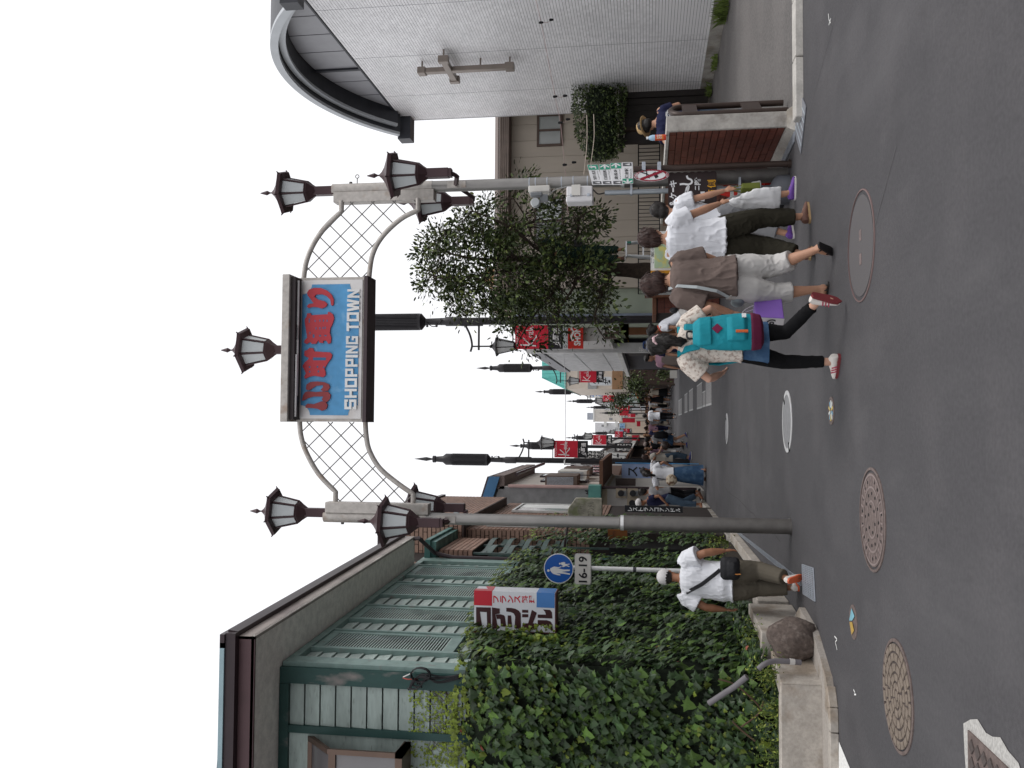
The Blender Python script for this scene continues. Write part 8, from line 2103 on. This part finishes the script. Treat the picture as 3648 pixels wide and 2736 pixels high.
it_ = item(A14, 'sequin_bag', 'dark sparkling bag held by the woman in pale tunic', 'bag'); b = B(); ellip(b, (A14['wri'][0]+A14['wri'][1])/2+V((0, .12, -.14)), (.12, .15, .15)); b.build('bag_body', M('bag_sequin', (.04, .03, .03), rough=.4, c2=(.3, .2, .12), t2=.62, s2=40), it_, smooth=True); done(A14, it_)
A15 = crowd('woman in white tee and ankle length denim skirt photographing the street', 2508, 1690, 24.2, -18, 1.66, skin=SK_M, hair=HR_B, style='pony', top=c_white, sleeve=.6, hem=.84, loose=.025, skirt=c_denim, sk_len=.92, sk_flare=.10, shoe=sh_br, shoe_k='sandal', lh=(-.24, .28, 1.30), rh=(.26, .10, .92), res=.014, lf_=(-.08, .14, .075, 0, 0), rf_=(.08, -.14, .075, 0, 0))
it_ = item(A15, 'floral_bag', 'cream floral shoulder bag of the denim skirt woman', 'bag'); b = B(); T_ = A15['T']; ellip(b, T_(-.2, -.12, .90), (.16, .08, .15)); fuse(b, 'bag_body', M('bag_floral', (.50, .43, .33), rough=.8, c2=(.14, .08, .05), t2=.55, s2=12), it_, .014, .006); b = B(); strap(b, [(T_(-.2, -.12, 1.02), (-1, 0, 0)), (T_(-.15, -.1, 1.25), (-.4, -1, 0)), (T_(-.12, -.02, 1.39), (0, 0, 1))], .012); b.build('strap', sk, it_); done(A15, it_)
crowd('man in white tee and dark grey cap behind the denim skirt woman', 2490, 1680, 27, 150, 1.72, skin=SK_T, hair=HR_B, style='crop', top=c_white, sleeve=.6, bot=c_grey, shoe=sh_bk, hat=('cap', M('cap_charcoal', (.05, .05, .055), rough=.8)), lh=(-.2, .25, 1.3))
A17 = crowd('man in navy tee and white cap leaning by the ivy board', 2478, 1780, 24.2, -120, 1.74, skin=SK_T, hair=HR_B, style='crop', top=c_navy, sleeve=.55, bot=c_jeans, shoe=sh_br, shoe_k='sandal', hat=('cap', M('cap_pale', ())), z=.1, rh=(.14, .30, 1.0), lh=(-.2, .2, .9), lean=10, res=.014, **st1)
crowd('person in grey shirt seen just beyond the navy tee man', 2470, 1756, 24.5, -60, 1.66, skin=SK_T, hair=HR_B, style='short', top=c_grey, sleeve=.6, bot=c_black, shoe=sh_bk, z=.1)
# man in straw hat behind the low wall
A19 = crowd('man in straw hat and navy tee with round white print behind the wall', 2400, 434, 12.6, -12, 1.68, skin=SK_M, hair=HR_B, style='short', top=c_navy, sleeve=.6, bot=c_jeans, shoe=sh_bk, hat=('brim', M('straw', (.50, .34, .17), rough=.8), M('straw_band', (.25, .15, .07))), lh=(-.36, .12, 1.22), rh=(.20, .26, 1.0), nod=26, res=.012, w=1.08, lean=3)
b = B(); T_ = A19['T']; uz = A19['Rl'] @ Z_; cc = T_(.03, -.165, 1.17)
ring(b, cc, .062, .082, X_, uz, 26); ring(b, cc-Y_*.004, .084, .088, X_, uz, 26)
for pts in (((-.03, .03), (.0, .05), (.02, .02), (-.01, -.01)), ((-.02, -.03), (.02, -.02), (.035, -.045), (0, -.05))): b.add([cc+X_*u+uz*v-Y_*.0 for u, v in pts], [(3, 2, 1, 0)])
o = b.build('shirt_print', M('print_white', (.55, .55, .55), rough=.8), None); o.parent = A19['t']
# tree trimmer on the ladder
zt_ = max(v.z for v in [Vector(c) for c in [(0, 0, AY(*ZL(310, 320), LYl).z)]])
A20 = crowd('tree trimmer in dark green work clothes standing on the step ladder', 2200, 905, LYl, 10, 1.66, skin=SK_T, hair=HR_B, style='short', top=c_green, sleeve=1.8, bot=c_green, shoe=sh_br, z=zt_+.03, lh=(-.25, .25, 1.62), rh=(.25, .2, 1.70), res=.015, w=1.08)
it_ = item(A20, 'tool_pouch', 'black tool pouch on the belt of the tree trimmer', 'pouch'); b = B(); b.box((.16, -.06, .86), (.30, .08, 1.04)); b.build('pouch', sk, it_, bevel=.01); done(A20, it_)
# far fill of strollers
tops, bots = [c_white, c_black, c_navy, c_beige, c_grey, c_pink, c_denim], [c_black, c_jeans, c_beige, c_navy, c_stone]
far = [(1372, 66), (1384, 74), (1392, 60), (1405, 68), (1412, 78), (1420, 64), (1432, 80), (1440, 62), (1445, 70), (1455, 90), (1462, 66), (1470, 76), (1478, 92), (1486, 105), (1495, 84), (1500, 64), (1505, 70), (1512, 112), (1518, 95), (1526, 58), (1532, 72), (1540, 88), (1548, 60), (1552, 50), (1556, 78), (1575, 48), (1600, 42), (1612, 46)]
ordn = 'first second third fourth fifth sixth seventh eighth ninth tenth eleventh twelfth thirteenth fourteenth fifteenth sixteenth seventeenth eighteenth nineteenth twentieth twenty-first twenty-second twenty-third twenty-fourth twenty-fifth twenty-sixth twenty-seventh twenty-eighth'.split()
names = ['white', 'black', 'navy', 'beige', 'grey', 'pink', 'blue']; bnames = ['black', 'jeans', 'beige', 'navy', 'stone']
hairs = [HR_B, HR_BR, HR_LB]
for i, (y, Y) in enumerate(far):
    a, c = i % 7, (i*3+1) % 5
    crowd('distant stroller in %s top and %s bottoms, %s counting from the teal roof side' % (names[a], bnames[c], ordn[i]), 2380, y, Y, rnd(-20, 20)+(180 if i % 3 == 0 else 0), rnd(1.56, 1.74), skin=SK_M, hair=hairs[i % 3], style=['short', 'bob', 'long'][i % 3], top=tops[a], sleeve=.6, bot=bots[c], shoe=sh_bk, res=.03, **(st1 if i % 2 else st2))['t']['group'] = 'distant strollers'
